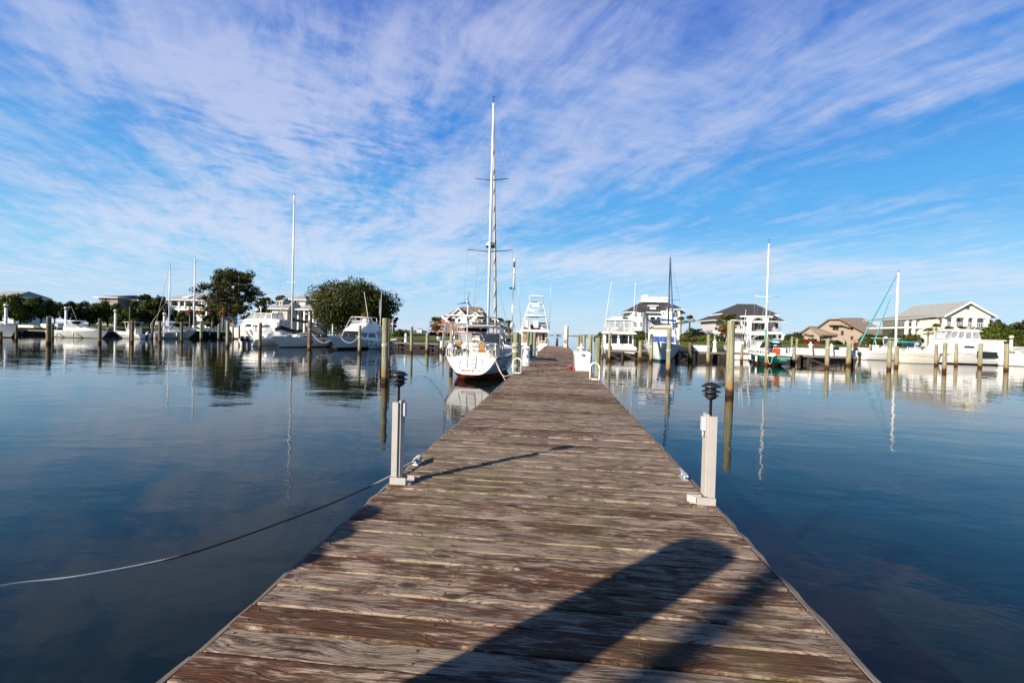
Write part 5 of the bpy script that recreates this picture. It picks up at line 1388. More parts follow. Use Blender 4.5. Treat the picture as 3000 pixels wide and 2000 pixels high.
for s in (-1, 1):
    for k in range(2):
        mb.tube([(l[2 + k], s * l[1], l[0]) for l in lv], .05, 6)
for z, w, xa, xb in lv[1:]:
    for xx in (xa, xb): mb.tube([(xx, -w, z), (xx, w, z)], .05, 6)
    for s in (-1, 1): mb.tube([(xa, s * w, z), (xb, s * w, z)], .05, 6)
for (za, wa, xa, _), (zb, wb, xb, _2) in ((lv[1], lv[2]), (lv[2], lv[3])):
    mb.tube([(xa, -wa, za), (xb, wb, zb)], .022, 5); mb.tube([(xa, wa, za), (xb, -wb, zb)], .022, 5)
mb.tube([(3.3, -1.0, zt3), (3.35, -.98, ztop), (3.35, .98, ztop), (3.3, 1.0, zt3)], .04, 6); mb.tube([(4.6, -1.0, zt3), (4.5, -.98, ztop), (4.5, .98, ztop), (4.6, 1.0, zt3)], .04, 6)
tw = mb.build('tower_frame', ALU, t)
MB().box(2.7, 5.4, -1.5, 1.5, zt1 + .04, zt1 + .12).build('tower_roof', WHITE, tw)
MB().box(3.3, 4.7, -1.0, 1.0, zt3 + .04, zt3 + .1).build('tower_floor', WHITE, tw)
MB().box(3.35, 4.5, -.95, .95, ztop - .14, ztop - .04).build('sun_shade', mat('pale canvas', (.62, .6, .56), .8), tw)
MB().box(3.1, 3.3, -.5, .5, zt3 - .45, zt3 - .1).build('lamp_box', WHITE, tw)
MB().box(2.65, 2.75, -.55, 1.0, zt1 - .22, zt1 - .1).build('electronics_box', BLACK, tw)
MB().box(3.4, 3.6, -.2, .6, zt3 + .1, zt3 + .25).build('control_box', BLACK, tw)
mb = MB()
for y in (-.55, -1.0): mb.tube([(2.85, y, .9), (2.7, y, zf)], .03, 5)
for i in range(9): mb.tube([(2.84 - .02 * i, -.55, 1.0 + i * .3), (2.84 - .02 * i, -1.0, 1.0 + i * .3)], .025, 5)
mb.build('ladder', ALU, t)
whip(t, (3.0, 2.0, zf), (2.2, 2.7, q(135, -310)), .04, GALV, 'outrigger'); whip(t, (3.0, -2.0, zf), (2.2, -2.15, q(770, -310)), .04, GALV, 'outrigger')
MB().tube([(.3, -1.7, 1.2), (.3, -1.7, 2.0)], [.11, .09], 8).build('green_fender', TEALC, t)

# enclosed bridge yacht, stern towards the camera
Y0 = 53.8
t = thing('motor_yacht', 'white motor yacht with clear enclosed flybridge, stern on, left of the blue top cruiser', 'motor yacht', (gx_at(1817, Y0), Y0, 0), R(90), BG)
h = Hull(11.5, 3.9, 1.15, 1.9, sw=.96, rake=1.5, flare=.4, keel=.4, round_=.25)
h.build(t, [REDBOT, REDBOT, WHITE], (.12, .34)); h.deck(t, DECKM, -.2); h.rail(t, WHITE, .05)
q = lambda x, y: ZC(C6, x, y, Y0 + 1.5)
z2 = q(300, 1005)
c, o = cab(t, 'deck_house', WHITE, (1.9, 8.2, 3.6, 1.1, 1.9, 7.0, 3.5, z2, 2.8, 2.6), (('back', .06, .46, .3, .93), ('back', .55, .73, .3, .93), ('back', .80, .92, .3, .93), ('sides', .1, .55, .5, .88), ('sides', .6, .9, .5, .88)))
MB().hexa([(.9, -2.0, z2), (7.4, -1.6, z2), (7.4, 1.6, z2), (.9, 2.0, z2)], [(1.1, -1.9, z2 + .2), (7.0, -1.5, z2 + .2), (7.0, 1.5, z2 + .2), (1.1, 1.9, z2 + .2)]).build('flybridge', WHITE, t, bevel=.05)
ze = q(300, 822)
c = Cab(1.3, 6.3, 3.5, z2 + .2, 1.5, 5.2, 3.0, ze, 2.8, 2.5); mb = MB(); c.block(mb); mb.build('bridge_enclosure', VINYL, t)
for s, n in (('back', 3), ('left', 3), ('right', 3), ('front', 3)): mullions(t, c, s, n, r=.07)
MB().hexa([(1.3, -1.65, ze), (5.5, -1.4, ze), (5.5, 1.4, ze), (1.3, 1.65, ze)], [(1.5, -1.5, ze + .16), (5.2, -1.3, ze + .16), (5.2, 1.3, ze + .16), (1.5, 1.5, ze + .16)]).build('hardtop', WHITE, t, bevel=.04)
MB().hexa([(2.2, -.6, ze + .165), (4.6, -.6, ze + .165), (4.6, 1.0, ze + .165), (2.2, 1.0, ze + .165)], [(2.8, -.4, ze + .5), (4.0, -.4, ze + .5), (4.0, .7, ze + .5), (2.8, .7, ze + .5)]).build('roof_pod', WHITE, t, bevel=.05)
MB().box(2.3, 2.7, -1.1, -.5, ze + .165, ze + .42).build('searchlight', BLACK, t)
for y in (.2, -.85): MB().box(2.6, 3.1, y - .34, y + .34, z2 + .5, z2 + 1.25).build('helm_chair', CREAM, t, bevel=.1)
MB().box(3.5, 4.2, -1.2, 1.2, z2 + .2, z2 + .85).build('bridge_console', CREAM, t, bevel=.05)
MB().box(.02, .12, -1.75, 1.75, .75, 1.35).build('transom_door', WHITE, t, bevel=.03)
mb = MB(); mb.tube([(1.4, -1.1, 1.0), (1.4, -1.1, z2)], .04, 6); mb.tube([(1.3, 0.1, 1.0), (1.3, .1, z2)], .05, 6); mb.build('aft_pillar', WHITE, t)
whip(t, (2.5, 1.9, 1.5), (1.7, 1.05, ZC(C6, 190, 300, Y0 + 2)), .045, ALU, 'outrigger'); whip(t, (2.5, 1.8, 2.5), (1.0, .55, ZC(C6, 235, 330, Y0 + 2)), .022, GALV, 'outrigger')
whip(t, (3.0, -1.8, 1.8), (2.6, -1.9, ZC(C6, 470, 300, Y0 + 2)), .05, ALU, 'outrigger'); whip(t, (3.0, -1.7, 3.0), (2.0, -2.5, ZC(C6, 548, 340, Y0 + 2)), .022, GALV, 'outrigger'); whip(t, (4, -.4, ze), (4, -.9, ze + 1.6), .02, GALV)

# cruiser with a blue sun top, bow towards the camera
st, bw = (gx_at(1938, 55.3), 55.3), (gx_at(1936, 47.6), 47.6); hd, L_ = head_from(st, bw)
t = thing('motor_yacht', 'white cruiser with a blue sun top and blue windshield cover, bow to the camera', 'motor yacht', (st[0], st[1], 0), R(hd), BG)
h = Hull(L_ + .8, 3.9, 1.35, 2.0, sw=.92, rake=1.5, flare=.5, keel=.4, round_=.3)
h.build(t, [BLUBOT, BLUBOT, WHITE], (.06, .2)); h.deck(t); h.rail(t, WHITE, .05); h.guard(t, .45, .985, .55, STEEL, .018, 6)
q = lambda x, y: ZC(C6, x, y, 51)
za, zb = q(890, 1118), q(890, 1040)
c, o = cab(t, 'deck_house', WHITE, (1.2, 6.0, 3.4, 1.35, 1.3, 5.0, 3.1, zb, 3.0, 2.7), (('sides', .3, .62, .35, .8), ('sides', .68, .92, .35, .8)))
p_ = MB(); c.panel(p_, 'front', .04, .96, (za - 1.35) / (zb - 1.35), .99, .03); p_.build('windshield_cover', BLUE, o)
zc_ = q(890, 950)
c, o = cab(t, 'flybridge', WHITE, (.7, 5.0, 3.2, zb + .003, .8, 4.2, 3.1, zc_, 2.9, 2.5), ())
mb = MB()
for s in (-1, 1): mb.tube([(3.9, s * 1.3, zc_), (2.0, s * 1.35, zc_ + .45), (.8, s * 1.4, zc_ + .45)], .025, 6); mb.tube([(2.2, s * 1.35, zc_), (2.2, s * 1.35, zc_ + .45)], .02, 5)
mb.build('bridge_rail', STEEL, t)
MB().box(3.1, 3.7, -1.0, 1.0, zc_, zc_ + .3).build('bridge_console', mat('brown seat', (.25, .14, .08), .6), t)
MB().box(2.2, 2.7, -.9, .9, zc_, zc_ + .75).build('bridge_seat', CREAM, t, bevel=.08)
zt = q(870, 800)
mb = MB(); k = 8; rings = []
for i in range(k + 1):
    f = i / k; y = -1.45 + 2.9 * f; zz = zt - .10 * ((f - .5) * 2) ** 2 - .12 * f * 0
    rings.append([(1.2, y, zz - .12), (1.2, y, zz - .06), (2.4, y, zz + .06), (3.7, y, zz - .02), (3.75, y, zz - .12)])
mb.loft(rings, 0, True, True, True); bt = mb.build('sun_top', BLUE, t)
mb = MB()
for s in (-1, 1):
    for x in (1.4, 3.6): mb.tube([(2.4, s * 1.4, zc_ - .2), (x, s * 1.4, zt - .15)], .022, 6)
mb.build('sun_top_frame', STEEL, bt)
whip(t, (2.6, -1.7, 1.6), (2.4, -1.9, q(610, 760)), .02)
MB().hexa([(6.2, -.35, 2.0), (6.9, -.3, 2.0), (6.9, .3, 2.0), (6.2, .35, 2.0)], [(6.3, -.3, 2.12), (6.8, -.25, 2.12), (6.8, .25, 2.12), (6.3, .3, 2.12)]).build('deck_hatch', BLUE, t)
mb = MB()
for s in (-1, 1): mb.box(.4, 1.1, s * 1.75 - .04, s * 1.75 + .04, 1.35, 2.3)
mb.build('side_rack', STEEL, t)

# white boat with outriggers behind the right pier
t, h = console((gx_at(2172, 58.2), 58.2), 80, 7.6, 2.7, 'white fishing boat with thick white outriggers behind the right pier, left of the green sloop', 1.3, 1.75, 3.5, WHITE, BLKBOT, 0, None, WHITE, 0)
whip(t, (3.0, -1.1, 1.6), (2.6, -1.6, pt(2200, 930, 60).z), .09, WHITE, 'outrigger'); whip(t, (3.2, -.6, 1.6), (3.4, -1.0, pt(2197, 905, 60).z), .04, WHITE, 'outrigger')
mb = MB()
for s in (-1, 1): mb.tube([(2.4, s * 1.1, 1.4), (3.4, s * .9, 3.6), (4.0, s * .6, 5.0)], .05, 6); mb.tube([(5.4, s * 1.0, 1.6), (4.4, s * .8, 3.6), (4.2, s * .6, 5.0)], .05, 6)
for z, w in ((3.6, .9), (4.3, .75), (5.0, .6)): mb.tube([(4.0, -w, z), (4.0, w, z)], .045, 6)
mb.build('half_tower', ALU, t)
for x0, lab, hd_ in ((2226, 'white runabout nestled behind the green sloop cabin', 80),):
    express((gx_at(x0, 59), 59), hd_, 6.8, 2.6, lab, 1.3, 1.7, 3.2, WHITE, BLKBOT, ant=False)

# right hand group
console((gx_at(2522, 72), 72), 2, 8.0, 2.7, 'white hardtop console boat with black outboard at the left of the far right group', 1.25, 1.6, 3.25, WHITE, BLKBOT, 1, BLACK, WHITE, 0)
t, h = console((gx_at(2738, 63.5), 63.5), 180, 5.2, 2.2, 'small boat with teal bottom paint and outboard at its right end', 1.25, 1.6, 2.4, CREAM, TEALBOT, 1, BLACK, BLUE, 0)
t = thing('motor_yacht', 'big white flybridge yacht with long salon near the right edge', 'motor yacht', (gx_at(2932, 66.5), 66.5, 0), R(180), BG)
h = Hull(10.2, 3.9, 1.25, 1.9, sw=.94, rake=1.4, flare=.4, keel=.4, round_=.25)
h.build(t, [BLKBOT, BLKBOT, WHITE], (.06, .16)); h.deck(t); h.rail(t, WHITE, .06)
c, o = cab(t, 'salon', WHITE, (.9, 4.6, 3.6, 1.3, 1.3, 4.6, 3.4, 3.15, 3.6, 3.4), (('sides', .12, .50, .50, .92), ('sides', .56, .90, .50, .92)), VINYL)
MB().box(1.0, 4.9, -1.8, 1.8, 3.155, 3.28).build('salon_roof', WHITE, t, bevel=.04)
c, o = cab(t, 'deck_house', WHITE, (3.6, 8.6, 3.4, 1.3, 3.6, 7.4, 3.2, 3.3, 3.0, 2.8), (('sides', .1, .5, .42, .56),))
c = Cab(3.9, 7.6, 3.1, 3.32, 4.1, 7.0, 2.9, 4.3, 2.8, 2.6); mb = MB(); c.block(mb); mb.build('bridge_enclosure', VINYL, t)
for s, n in (('left', 4), ('right', 4), ('front', 3), ('back', 2)): mullions(t, c, s, n, r=.10)
MB().hexa([(3.5, -1.6, 4.31), (7.3, -1.4, 4.31), (7.3, 1.4, 4.31), (3.5, 1.6, 4.31)], [(4.0, -1.2, 4.62), (6.6, -1.1, 4.62), (6.6, 1.1, 4.62), (4.0, 1.2, 4.62)]).build('hardtop', WHITE, t, bevel=.06)
MB().lathe([(.2, 0), (.22, .14), (.05, .3)], 10, (5.6, 0, 4.63)).build('radar_dome', WHITE, t)
MB().hexa([(2.0, 1.96, 1.0), (4.6, 1.96, 1.0), (4.6, 2.02, 1.0), (2.0, 2.02, 1.0)], [(2.2, 1.96, 1.7), (4.6, 1.96, 1.8), (4.6, 2.02, 1.8), (2.2, 2.02, 1.7)]).build('black_awning', BLKC, t)
for u_ in (4.6, 5.4): MB().box(u_, u_ + .5, -.3, .3, 3.4, 4.0).build('bridge_seat', WHITE, t)
console((gx_at(2978, 68), 69.5), 200, 3.9, 1.9, 'small pale grey open boat with striped side near the right edge', 1.25, 1.6, 1.8, LGREY, BLKBOT, 0, None, WHITE)
express((gx_at(3030, 64), 64), 165, 4.6, 2.0, 'bow of a small white boat cut by the right edge', 1.3, 1.6, 2.2, WHITE, BLKBOT, hard=False, ant=False)
# skiff hanging by the left pier beside the big sailboat
t = thing('skiff', 'white skiff with silver outboard by the left pier behind the big sailboat stern', 'skiff', (gx_at(1288, 57.0), 57.0, .55), R(20), BG)
h = Hull(4.2, 1.7, .75, .95, sw=.9, rake=.6, flare=.4, keel=.25, round_=.3); h.build(t, [WHITE, WHITE, WHITE]); h.deck(t, DECKM, -.25); h.rail(t, ALU, .03)
outboard(t, .1, 0, .7, SILV, 1.0)
# ------------------------------------------------------------------ houses
SIDING = lambda name, col: mat(name, col, .7, var=.10, scale=1.2, bump=.3, stretch_=(.2, .2, 5))
W_WHITE = SIDING('white clapboard', (.74, .75, .76)); W_GREY = SIDING('pale grey clapboard', (0.504, 0.495, 0.468)); W_PINK = SIDING('pale pink clapboard', (0.5456, 0.4752, 0.4664))
W_TAUPE = SIDING('taupe clapboard', (0.425, 0.3443, 0.2762)); W_YEL = SIDING('cream yellow clapboard', (0.736, 0.6808, 0.5612)); W_DARK = SIDING('grey brown clapboard', (0.221, 0.1955, 0.17))
def brick_mat():
    M = bpy.data.materials.new('red brick'); M.use_nodes = True; t = M.node_tree
    co = nd(t, 'ShaderNodeTexCoord').outputs['Object']; x, y, z = sep(t, co)
    b = nd(t, 'ShaderNodeTexBrick', {'Vector': xyz(t, mth(t, 'ADD', x, y), z), 'Color1': (.30, .10, .06, 1), 'Color2': (.22, .075, .05, 1), 'Mortar': (.35, .28, .23, 1), 'Scale': 3.0, 'Mortar Size': .015})
    t.links.new(b.outputs[0], t.nodes['Principled BSDF'].inputs['Base Color']); t.nodes['Principled BSDF'].inputs['Roughness'].default_value = .85
    return M
BRICK = brick_mat()
def shingle(name, col): return mat(name, col, .85, var=.25, scale=1.6, bump=.5, stretch_=(1, 1, 4))
R_GREY = shingle('grey metal roof', (0.328, 0.3362, 0.3526)); R_BEIGE = shingle('grey beige shingles', (0.3116, 0.2911, 0.2706)); R_BRN = shingle('brown shingles', (0.1968, 0.1517, 0.1066))
R_DARK = shingle('charcoal shingles', (0.0492, 0.04592, 0.0492)); R_TAN = shingle('tan shingles', (0.369, 0.287, 0.2009)); R_PALE = shingle('pale grey shingles', (0.3444, 0.3362, 0.3116)); R_BLK = shingle('dark grey shingles', (0.082, 0.082, 0.082))
TRIM = mat('white house trim', (.78, .77, .75), .6)
TTRIM = mat('taupe trim', (.24, .15, .11), .7)
IRON = mat('dark iron railing', (.03, .03, .035), .5)
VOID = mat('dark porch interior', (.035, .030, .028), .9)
REDDOOR = mat('red door', (.42, .03, .02), .5)

class House:
    """walls face the camera side (-Y); X and Z are measured at the front plane"""
    def __init__(self, name, label, Y, group='houses on the shore'):
        self.Y = Y; self.t = thing(name, label, 'house', (0, 0, 0), 0, group); self.gz = land_z(Y) - .1
    def xz(self, px, py, dy=0.0):
        p = pt(px, py, self.Y + dy); return p.x, p.z
    def wall(self, x0, x1, dy, depth, z0, z1, m, name='wall'):
        return MB().box(x0, x1, self.Y + dy, self.Y + dy + depth, z0, z1).build(name, m, self.t)
    def hip(self, x0, x1, dy, depth, z0, z1, rx0, rx1, m, over=.6, th=.22, ridge_dy=None, name='roof', trim=TRIM):
        """ridge runs from rx0 to rx1 half way back (or at ridge_dy)"""
        y0 = self.Y + dy - over; y1 = self.Y + dy + depth + over; ym = (y0 + y1) / 2 if ridge_dy is None else self.Y + ridge_dy
        a = [(x0 - over, y0, z0), (x1 + over, y0, z0), (x1 + over, y1, z0), (x0 - over, y1, z0)]
        r = [(rx0, ym, z1), (rx1, ym, z1)]
        mb = MB().add(a + r, [(0, 1, 5, 4), (1, 2, 5), (2, 3, 4, 5), (3, 0, 4), (3, 2, 1, 0)])
        o = mb.build(name, m, self.t)
        MB().box(x0 - over - .02, x1 + over + .02, y0 - .02, y1 + .02, z0 - th, z0 - .004).build('fascia', trim, o)
        return o
    def gable_f(self, x0, x1, dy, depth, z0, z1, xa, m, wm, over=.5, th=.28, name='roof', trim=TRIM):
        """gable end towards the camera, ridge running away from it"""
        y0 = self.Y + dy; y1 = y0 + depth
        MB().ext([(x0, y0, z0), (x1, y0, z0), (xa, y0, z1)], (0, depth, 0)).build('gable_wall', wm, self.t)
        def slab(xe, sgn):
            dx = xe - xa; dz = z0 - z1; f = 1 + over / abs(dx)
            e = (xa + dx * f, z1 + dz * f)
            return [(xa, y0 - over, z1 + .02), (e[0], y0 - over, e[1] + .02), (e[0], y0 - over, e[1] + th), (xa, y0 - over, z1 + th + .06)]
        mb = MB()
        for xe, s in ((x0, -1), (x1, 1)): mb.ext(slab(xe, s), (0, depth + 2 * over, 0))
        o = mb.build(name, m, self.t)
        mb = MB()
        for xe, s in ((x0, -1), (x1, 1)):
            p = [(x, y - .012, z) for x, y, z in slab(xe, s)]; mb.ext([(p[0][0], p[0][1], p[0][2] - .1), (p[1][0], p[1][1], p[1][2] - .1), (p[2][0], p[2][1], p[2][2] - .06), (p[3][0], p[3][1], p[3][2] - .06)], (0, -.08, 0))
        mb.build('fascia', trim, o)
        return o
    def win(self, x, z, w, h, dy=0.0, frame=TRIM, glass=HGLASS, arch=False, grid=(2, 2), name='window'):
        y = self.Y + dy; f = .08
        mb = MB()
        mb.box(x - w / 2 - f, x - w / 2, y - .06, y + .02, z - f, z + h + f); mb.box(x + w / 2, x + w / 2 + f, y - .06, y + .02, z - f, z + h + f)
        mb.box(x - w / 2, x + w / 2, y - .06, y + .02, z - f, z); mb.box(x - w / 2, x + w / 2, y - .06, y + .02, z + h, z + h + f)
        for i in range(1, grid[0]): xx = x - w / 2 + w * i / grid[0]; mb.box(xx - .022, xx + .022, y - .05, y - .012, z, z + h)
        for i in range(1, grid[1]): zz = z + h * i / grid[1]; mb.box(x - w / 2, x + w / 2, y - .045, y - .014, zz - .022, zz + .022)
        o = mb.build(name, frame, self.t)
        g = MB().box(x - w / 2 + .001, x + w / 2 - .001, y - .01, y + .015, z + .001, z + h - .001)
        if arch:
            n = 10; g.ext([(x + w / 2 * math.cos(PI * i / n), y - .03, z + h + f + w / 2 * math.sin(PI * i / n)) for i in range(n + 1)], (0, .04, 0))
            r = MB()
            for i in range(n):
                a, b = PI * i / n, PI * (i + 1) / n; k = w / 2 + f * .5
                r.bar((x + k * math.cos(a), y - .03, z + h + f + k * math.sin(a)), (x + k * math.cos(b), y - .03, z + h + f + k * math.sin(b)), f)
            r.build('arch_trim', frame, o)
        g.build('pane', glass, o)
        return o
    def wpx(self, C, cx, cy0, cy1, w, dy=0.0, **k):
        """window by its crop pixels: centre x, top, bottom, width"""
        a = self.xz(*C(cx - w / 2, cy0), dy); b = self.xz(*C(cx + w / 2, cy1), dy)
        return self.win((a[0] + b[0]) / 2, b[1], b[0] - a[0], a[1] - b[1], dy, **k)
    def hole(self, x0, x1, z0, z1, dy=0, m=VOID, name='opening'):
        return MB().box(x0, x1, self.Y + dy - .03, self.Y + dy + .02, z0, z1).build(name, m, self.t)
    def column(self, x, z0, z1, dy, r=.2, m=TRIM, name='column'):
        y = self.Y + dy
        mb = MB().box(x - r, x + r, y - r, y + r, z0, z1); mb.box(x - r * 1.22, x + r * 1.22, y - r * 1.22, y + r * 1.22, z1 - .22, z1 - .004); mb.box(x - r * 1.3, x + r * 1.3, y - r * 1.3, y + r * 1.3, z0, z0 + .3)
        return mb.build(name, m, self.t)
    def rail(self, x0, x1, z, dy, h=.95, m=TRIM, step=.35, name='railing', bw=.05):
        y = self.Y + dy; mb = MB().box(x0, x1, y - .04, y + .04, z + h - .08, z + h); mb.box(x0, x1, y - .03, y + .03, z + .08, z + .14)
        n = max(1, int((x1 - x0) / step))
        for i in range(n + 1): x = x0 + (x1 - x0) * i / n; mb.box(x - bw / 2, x + bw / 2, y - bw / 2, y + bw / 2, z, z + h - .085)
        return mb.build(name, m, self.t)

# --- far left roof behind the trees
H = House('house', 'house behind trees at the left edge, only its pale grey hip roof showing', 125)
x0, z0 = H.xz(-60, 866); x1, _ = H.xz(40, 866); _, zr = H.xz(31, 849)
H.wall(x0, x1, 0, 10, H.gz, z0, W_WHITE); H.hip(x0, x1, 0, 10, z0, zr, x0 + 4, x1 - 1.2, R_PALE)
for px in (-20, 12): H.win(H.xz(px, 866)[0], z0 - 2.2, 1.0, 1.5)
# --- dark low roofed house
H = House('house', 'shaded dark house with low flat hip roof and white window bays, above the left trees', 124)
x0, z0 = H.xz(290, 870); x1, _ = H.xz(345, 870); _, zr = H.xz(333, 862)
H.wall(x0, x1, 0, 13, H.gz, z0, W_DARK); H.hip(x0, x1, 0, 13, z0, zr + .25, x0 + 3.2, x1 - .6, R_BLK, over=.9)
a, zz = H.xz(348, 872, 3); b, _ = H.xz(402, 872, 3)
H.wall(a, b, 3.5, 9, H.gz, z0 - .5, W_DARK); H.hip(a, b, 3.5, 9, z0 - .5, zr - .3, a - 1, b - 3.5, R_BLK, over=.8)
for cx in (1415, 1510): H.wpx(C1, cx, 640, 690, 36, 0, grid=(1, 2))
H.hole(*[H.xz(C1(q, 0)[0], 880)[0] for q in (1440, 1490)], z0 - 2.4, z0 - .4)
H.wpx(C1, 1790, 660, 700, 60, 3.5, frame=W_DARK)
MB().box(x0 - 1.6, x1 + .4, H.Y - 2.0, H.Y - .003, z0 - 3.1, z0 - 2.85).build('balcony', W_DARK, H.t)
# --- white porch house with grey roof
H = House('house', 'white two storey porch house with grey metal roof and skylight, left of the tall pine', 136)
x0, z0 = H.xz(476, 877); x1, _ = H.xz(606, 880); _, zr = H.xz(590, 854)
H.wall(x0 + 1, x1, 2.2, 12, H.gz, z0, W_WHITE); H.hip(x0, x1, 0, 14.2, z0, zr + .2, x0 + 6.5, x1 - 3, R_GREY, over=.7)
za = H.xz(480, 904)[1]
MB().box(x0, x1, H.Y, H.Y + 2.19, za - .35, za).build('porch_floor', TRIM, H.t)
for px in (480, 497, 523, 540, 566, 590, 604): x = H.xz(px, 900)[0]; H.column(x, za + .003, z0 - .25, .25, .17); H.column(x, H.gz, za - .352, .25, .2)
H.rail(x0 + .2, x1 - .2, za + .004, .25)
for cx, w in ((430, 30), (530, 60), (635, 50), (720, 60), (820, 55)):
    H.wpx(C2, cx, 655, 735, w, 2.2); H.wpx(C2, cx, 785, 850, w, 2.2)
sk = MB(); sa = H.xz(528, 864); 
xk = H.xz(538, 870)[0]
MB().hexa([(xk - 1.2, H.Y + .6, z0 + .62), (xk + 1.2, H.Y + .6, z0 + .62), (xk + 1.2, H.Y + 3.6, z0 + 1.55), (xk - 1.2, H.Y + 3.6, z0 + 1.55)], [(xk - 1.2, H.Y + .5, z0 + .9), (xk + 1.2, H.Y + .5, z0 + .9), (xk + 1.2, H.Y + 3.5, z0 + 1.85), (xk - 1.2, H.Y + 3.5, z0 + 1.85)]).build('skylight', WHITE, H.t)
# --- grey complex
H = House('house', 'pale grey house with hip roofs and dormers between grey sloop mast and round tree', 106)
xa, z0 = H.xz(797, 903); xb, _ = H.xz(842, 903)
H.wall(xa, xb, 0, 9, H.gz, z0, W_GREY); _, zr = H.xz(820, 884)
H.hip(xa, xb, 0, 9, z0, zr + .9, xa + 2.6, xb - .6, R_BEIGE, over=.7)
H.wpx(C3, 333, 808, 842, 62, 0, arch=True, grid=(3, 2))
d0 = H.xz(*C3(312, 727), 1.2); d1 = H.xz(*C3(368, 668), 1.2)
H.wall(d0[0], d1[0], 1.2, 4, d0[1], d1[1], W_GREY, 'dormer'); H.hip(d0[0], d1[0], 1.2, 4, d1[1], d1[1] + 1.0, d0[0] + 1.2, d1[0] - 1.2, R_BEIGE, .35, .15)
H.wpx(C3, 341, 678, 718, 24, 1.2, grid=(1, 2))
e0 = H.xz(846, 905, 6); e1 = H.xz(944, 905, 6); ze = H.xz(890, 876, 6)[1]; zt = H.xz(890, 856, 6)[1]
H.wall(e0[0], e1[0], 6, 10, H.gz, ze, W_GREY); H.hip(e0[0], e1[0], 6, 10, ze, zt, e0[0] + 6, e1[0] - 3, R_BEIGE, over=.7)
f0 = H.xz(*C3(520, 690), 4); f1 = H.xz(*C3(680, 650), 4); 
H.wall(f0[0], f1[0], 4, 4, H.gz, f1[1], W_GREY, 'bay'); H.hip(f0[0], f1[0], 4, 4, f1[1], H.xz(*C3(600, 568), 4)[1], f0[0] + 1.4, f1[0] - 1.4, R_BEIGE, .6)
H.wpx(C3, 550, 662, 702, 22, 4, grid=(1, 2)); H.wpx(C3, 582, 662, 702, 22, 4, grid=(1, 2)); H.wpx(C3, 605, 722, 752, 22, 4, grid=(1, 2))
g0 = H.xz(*C3(590, 780), 2); g1 = H.xz(*C3(800, 780), 2); zg = g0[1]
H.hip(g0[0], g1[0], 1.5, 5, zg, zg + 1.5, g0[0] + 2, g1[0] - 2, R_BEIGE, .5)
H.wall(g0[0], g1[0], 3.9, 3, H.gz, zg - .3, W_GREY)
for cx in (597, 640): H.wpx(C3, cx, 828, 895, 26, 3.9, grid=(1, 3))
H.wpx(C3, 690, 815, 905, 50, 3.9); H.wpx(C3, 525, 785, 835, 20, 6, grid=(1, 2)); H.wpx(C3, 560, 785, 835, 20, 3.9, grid=(1, 2))
for cx in (580, 665, 735, 790): H.column(H.xz(*C3(cx, 900), 1.6)[0], H.gz, zg - .25, 1.6, .16)
for px0, px1, p0 in ((672, 730, 800), (740, 785, 800)):
    a = H.xz(*C3(px0, p0), 1.6); b = H.xz(*C3(px1, p0), 1.6); n = 8; r_ = (b[0] - a[0]) / 2; cx = (a[0] + b[0]) / 2; mb = MB()
    for i in range(n): q0, q1 = PI * i / n, PI * (i + 1) / n; mb.bar((cx + r_ * math.cos(q0), H.Y + 1.6, a[1] - 1.2 + r_ * .9 * math.sin(q0)), (cx + r_ * math.cos(q1), H.Y + 1.6, a[1] - 1.2 + r_ * .9 * math.sin(q1)), .16)
    mb.build('porch_arch', TRIM, H.t)
# --- brick house behind the big sailboat
H = House('house', 'red brick house with white gables and brown roof behind the big sailboat', 130)
def hx(cx, cy, dy=0): return H.xz(*C4(cx, cy), dy)
a = hx(520, 640); b = hx(1040, 640); zr = hx(700, 482)[1]
H.wall(a[0], b[0], 3, 11, H.gz, a[1], BRICK)
H.hip(a[0] - 1, b[0], 3, 11, a[1] + .2, zr + .5, hx(655, 480)[0], hx(930, 480)[0], R_BRN, over=.8)
g0 = hx(535, 645); g1 = hx(845, 645); ga = hx(700, 497)
H.wall(g0[0] + .2, g1[0] - .2, 1.2, 3, H.gz, g0[1], BRICK, 'front_wall'); H.gable_f(g0[0], g1[0], 1.0, 4, g0[1], ga[1] - .3, ga[0], R_BRN, W_WHITE)
g0 = hx(665, 632); g1 = hx(842, 632); ga = hx(765, 560)
H.gable_f(g0[0], g1[0], -.6, 3, g0[1], ga[1] - .3, ga[0], R_BRN, W_WHITE, .3); H.wall(g0[0], g1[0], -.6, 2, hx(700, 720)[1], g0[1] - .003, W_WHITE, 'front_wall')
g0 = hx(845, 645); g1 = hx(1055, 645); ga = hx(950, 560)
H.gable_f(g0[0], g1[0], -.2, 5, g0[1], ga[1] - .3, ga[0], R_BRN, W_WHITE, .4); H.wall(g0[0] + .15, g1[0] - .15, -.2, 4, hx(900, 740)[1], g0[1] - .003, W_WHITE, 'front_wall'); H.wall(g0[0] + .15, g1[0] - .15, -.19, 4, H.gz, hx(900, 740)[1] - .003, BRICK, 'front_wall')
w0 = hx(325, 720); w1 = hx(545, 720)
MB().ext([(w0[0], H.Y + 1.5, H.gz), (w1[0], H.Y + 1.5, H.gz), (w1[0], H.Y + 1.5, hx(545, 700)[1]), (hx(445, 632)[0], H.Y + 1.5, hx(445, 635)[1]), (w0[0], H.Y + 1.5, hx(330, 660)[1])], (0, 8, 0)).build('wing_wall', BRICK, H.t)
q = [hx(440, 618), hx(560, 706)]
MB().bar((q[0][0], H.Y + 1.2, q[0][1]), (q[1][0], H.Y + 1.2, q[1][1]), .25, .55).build('fascia', TRIM, H.t)
q = [hx(440, 625), hx(318, 665)]
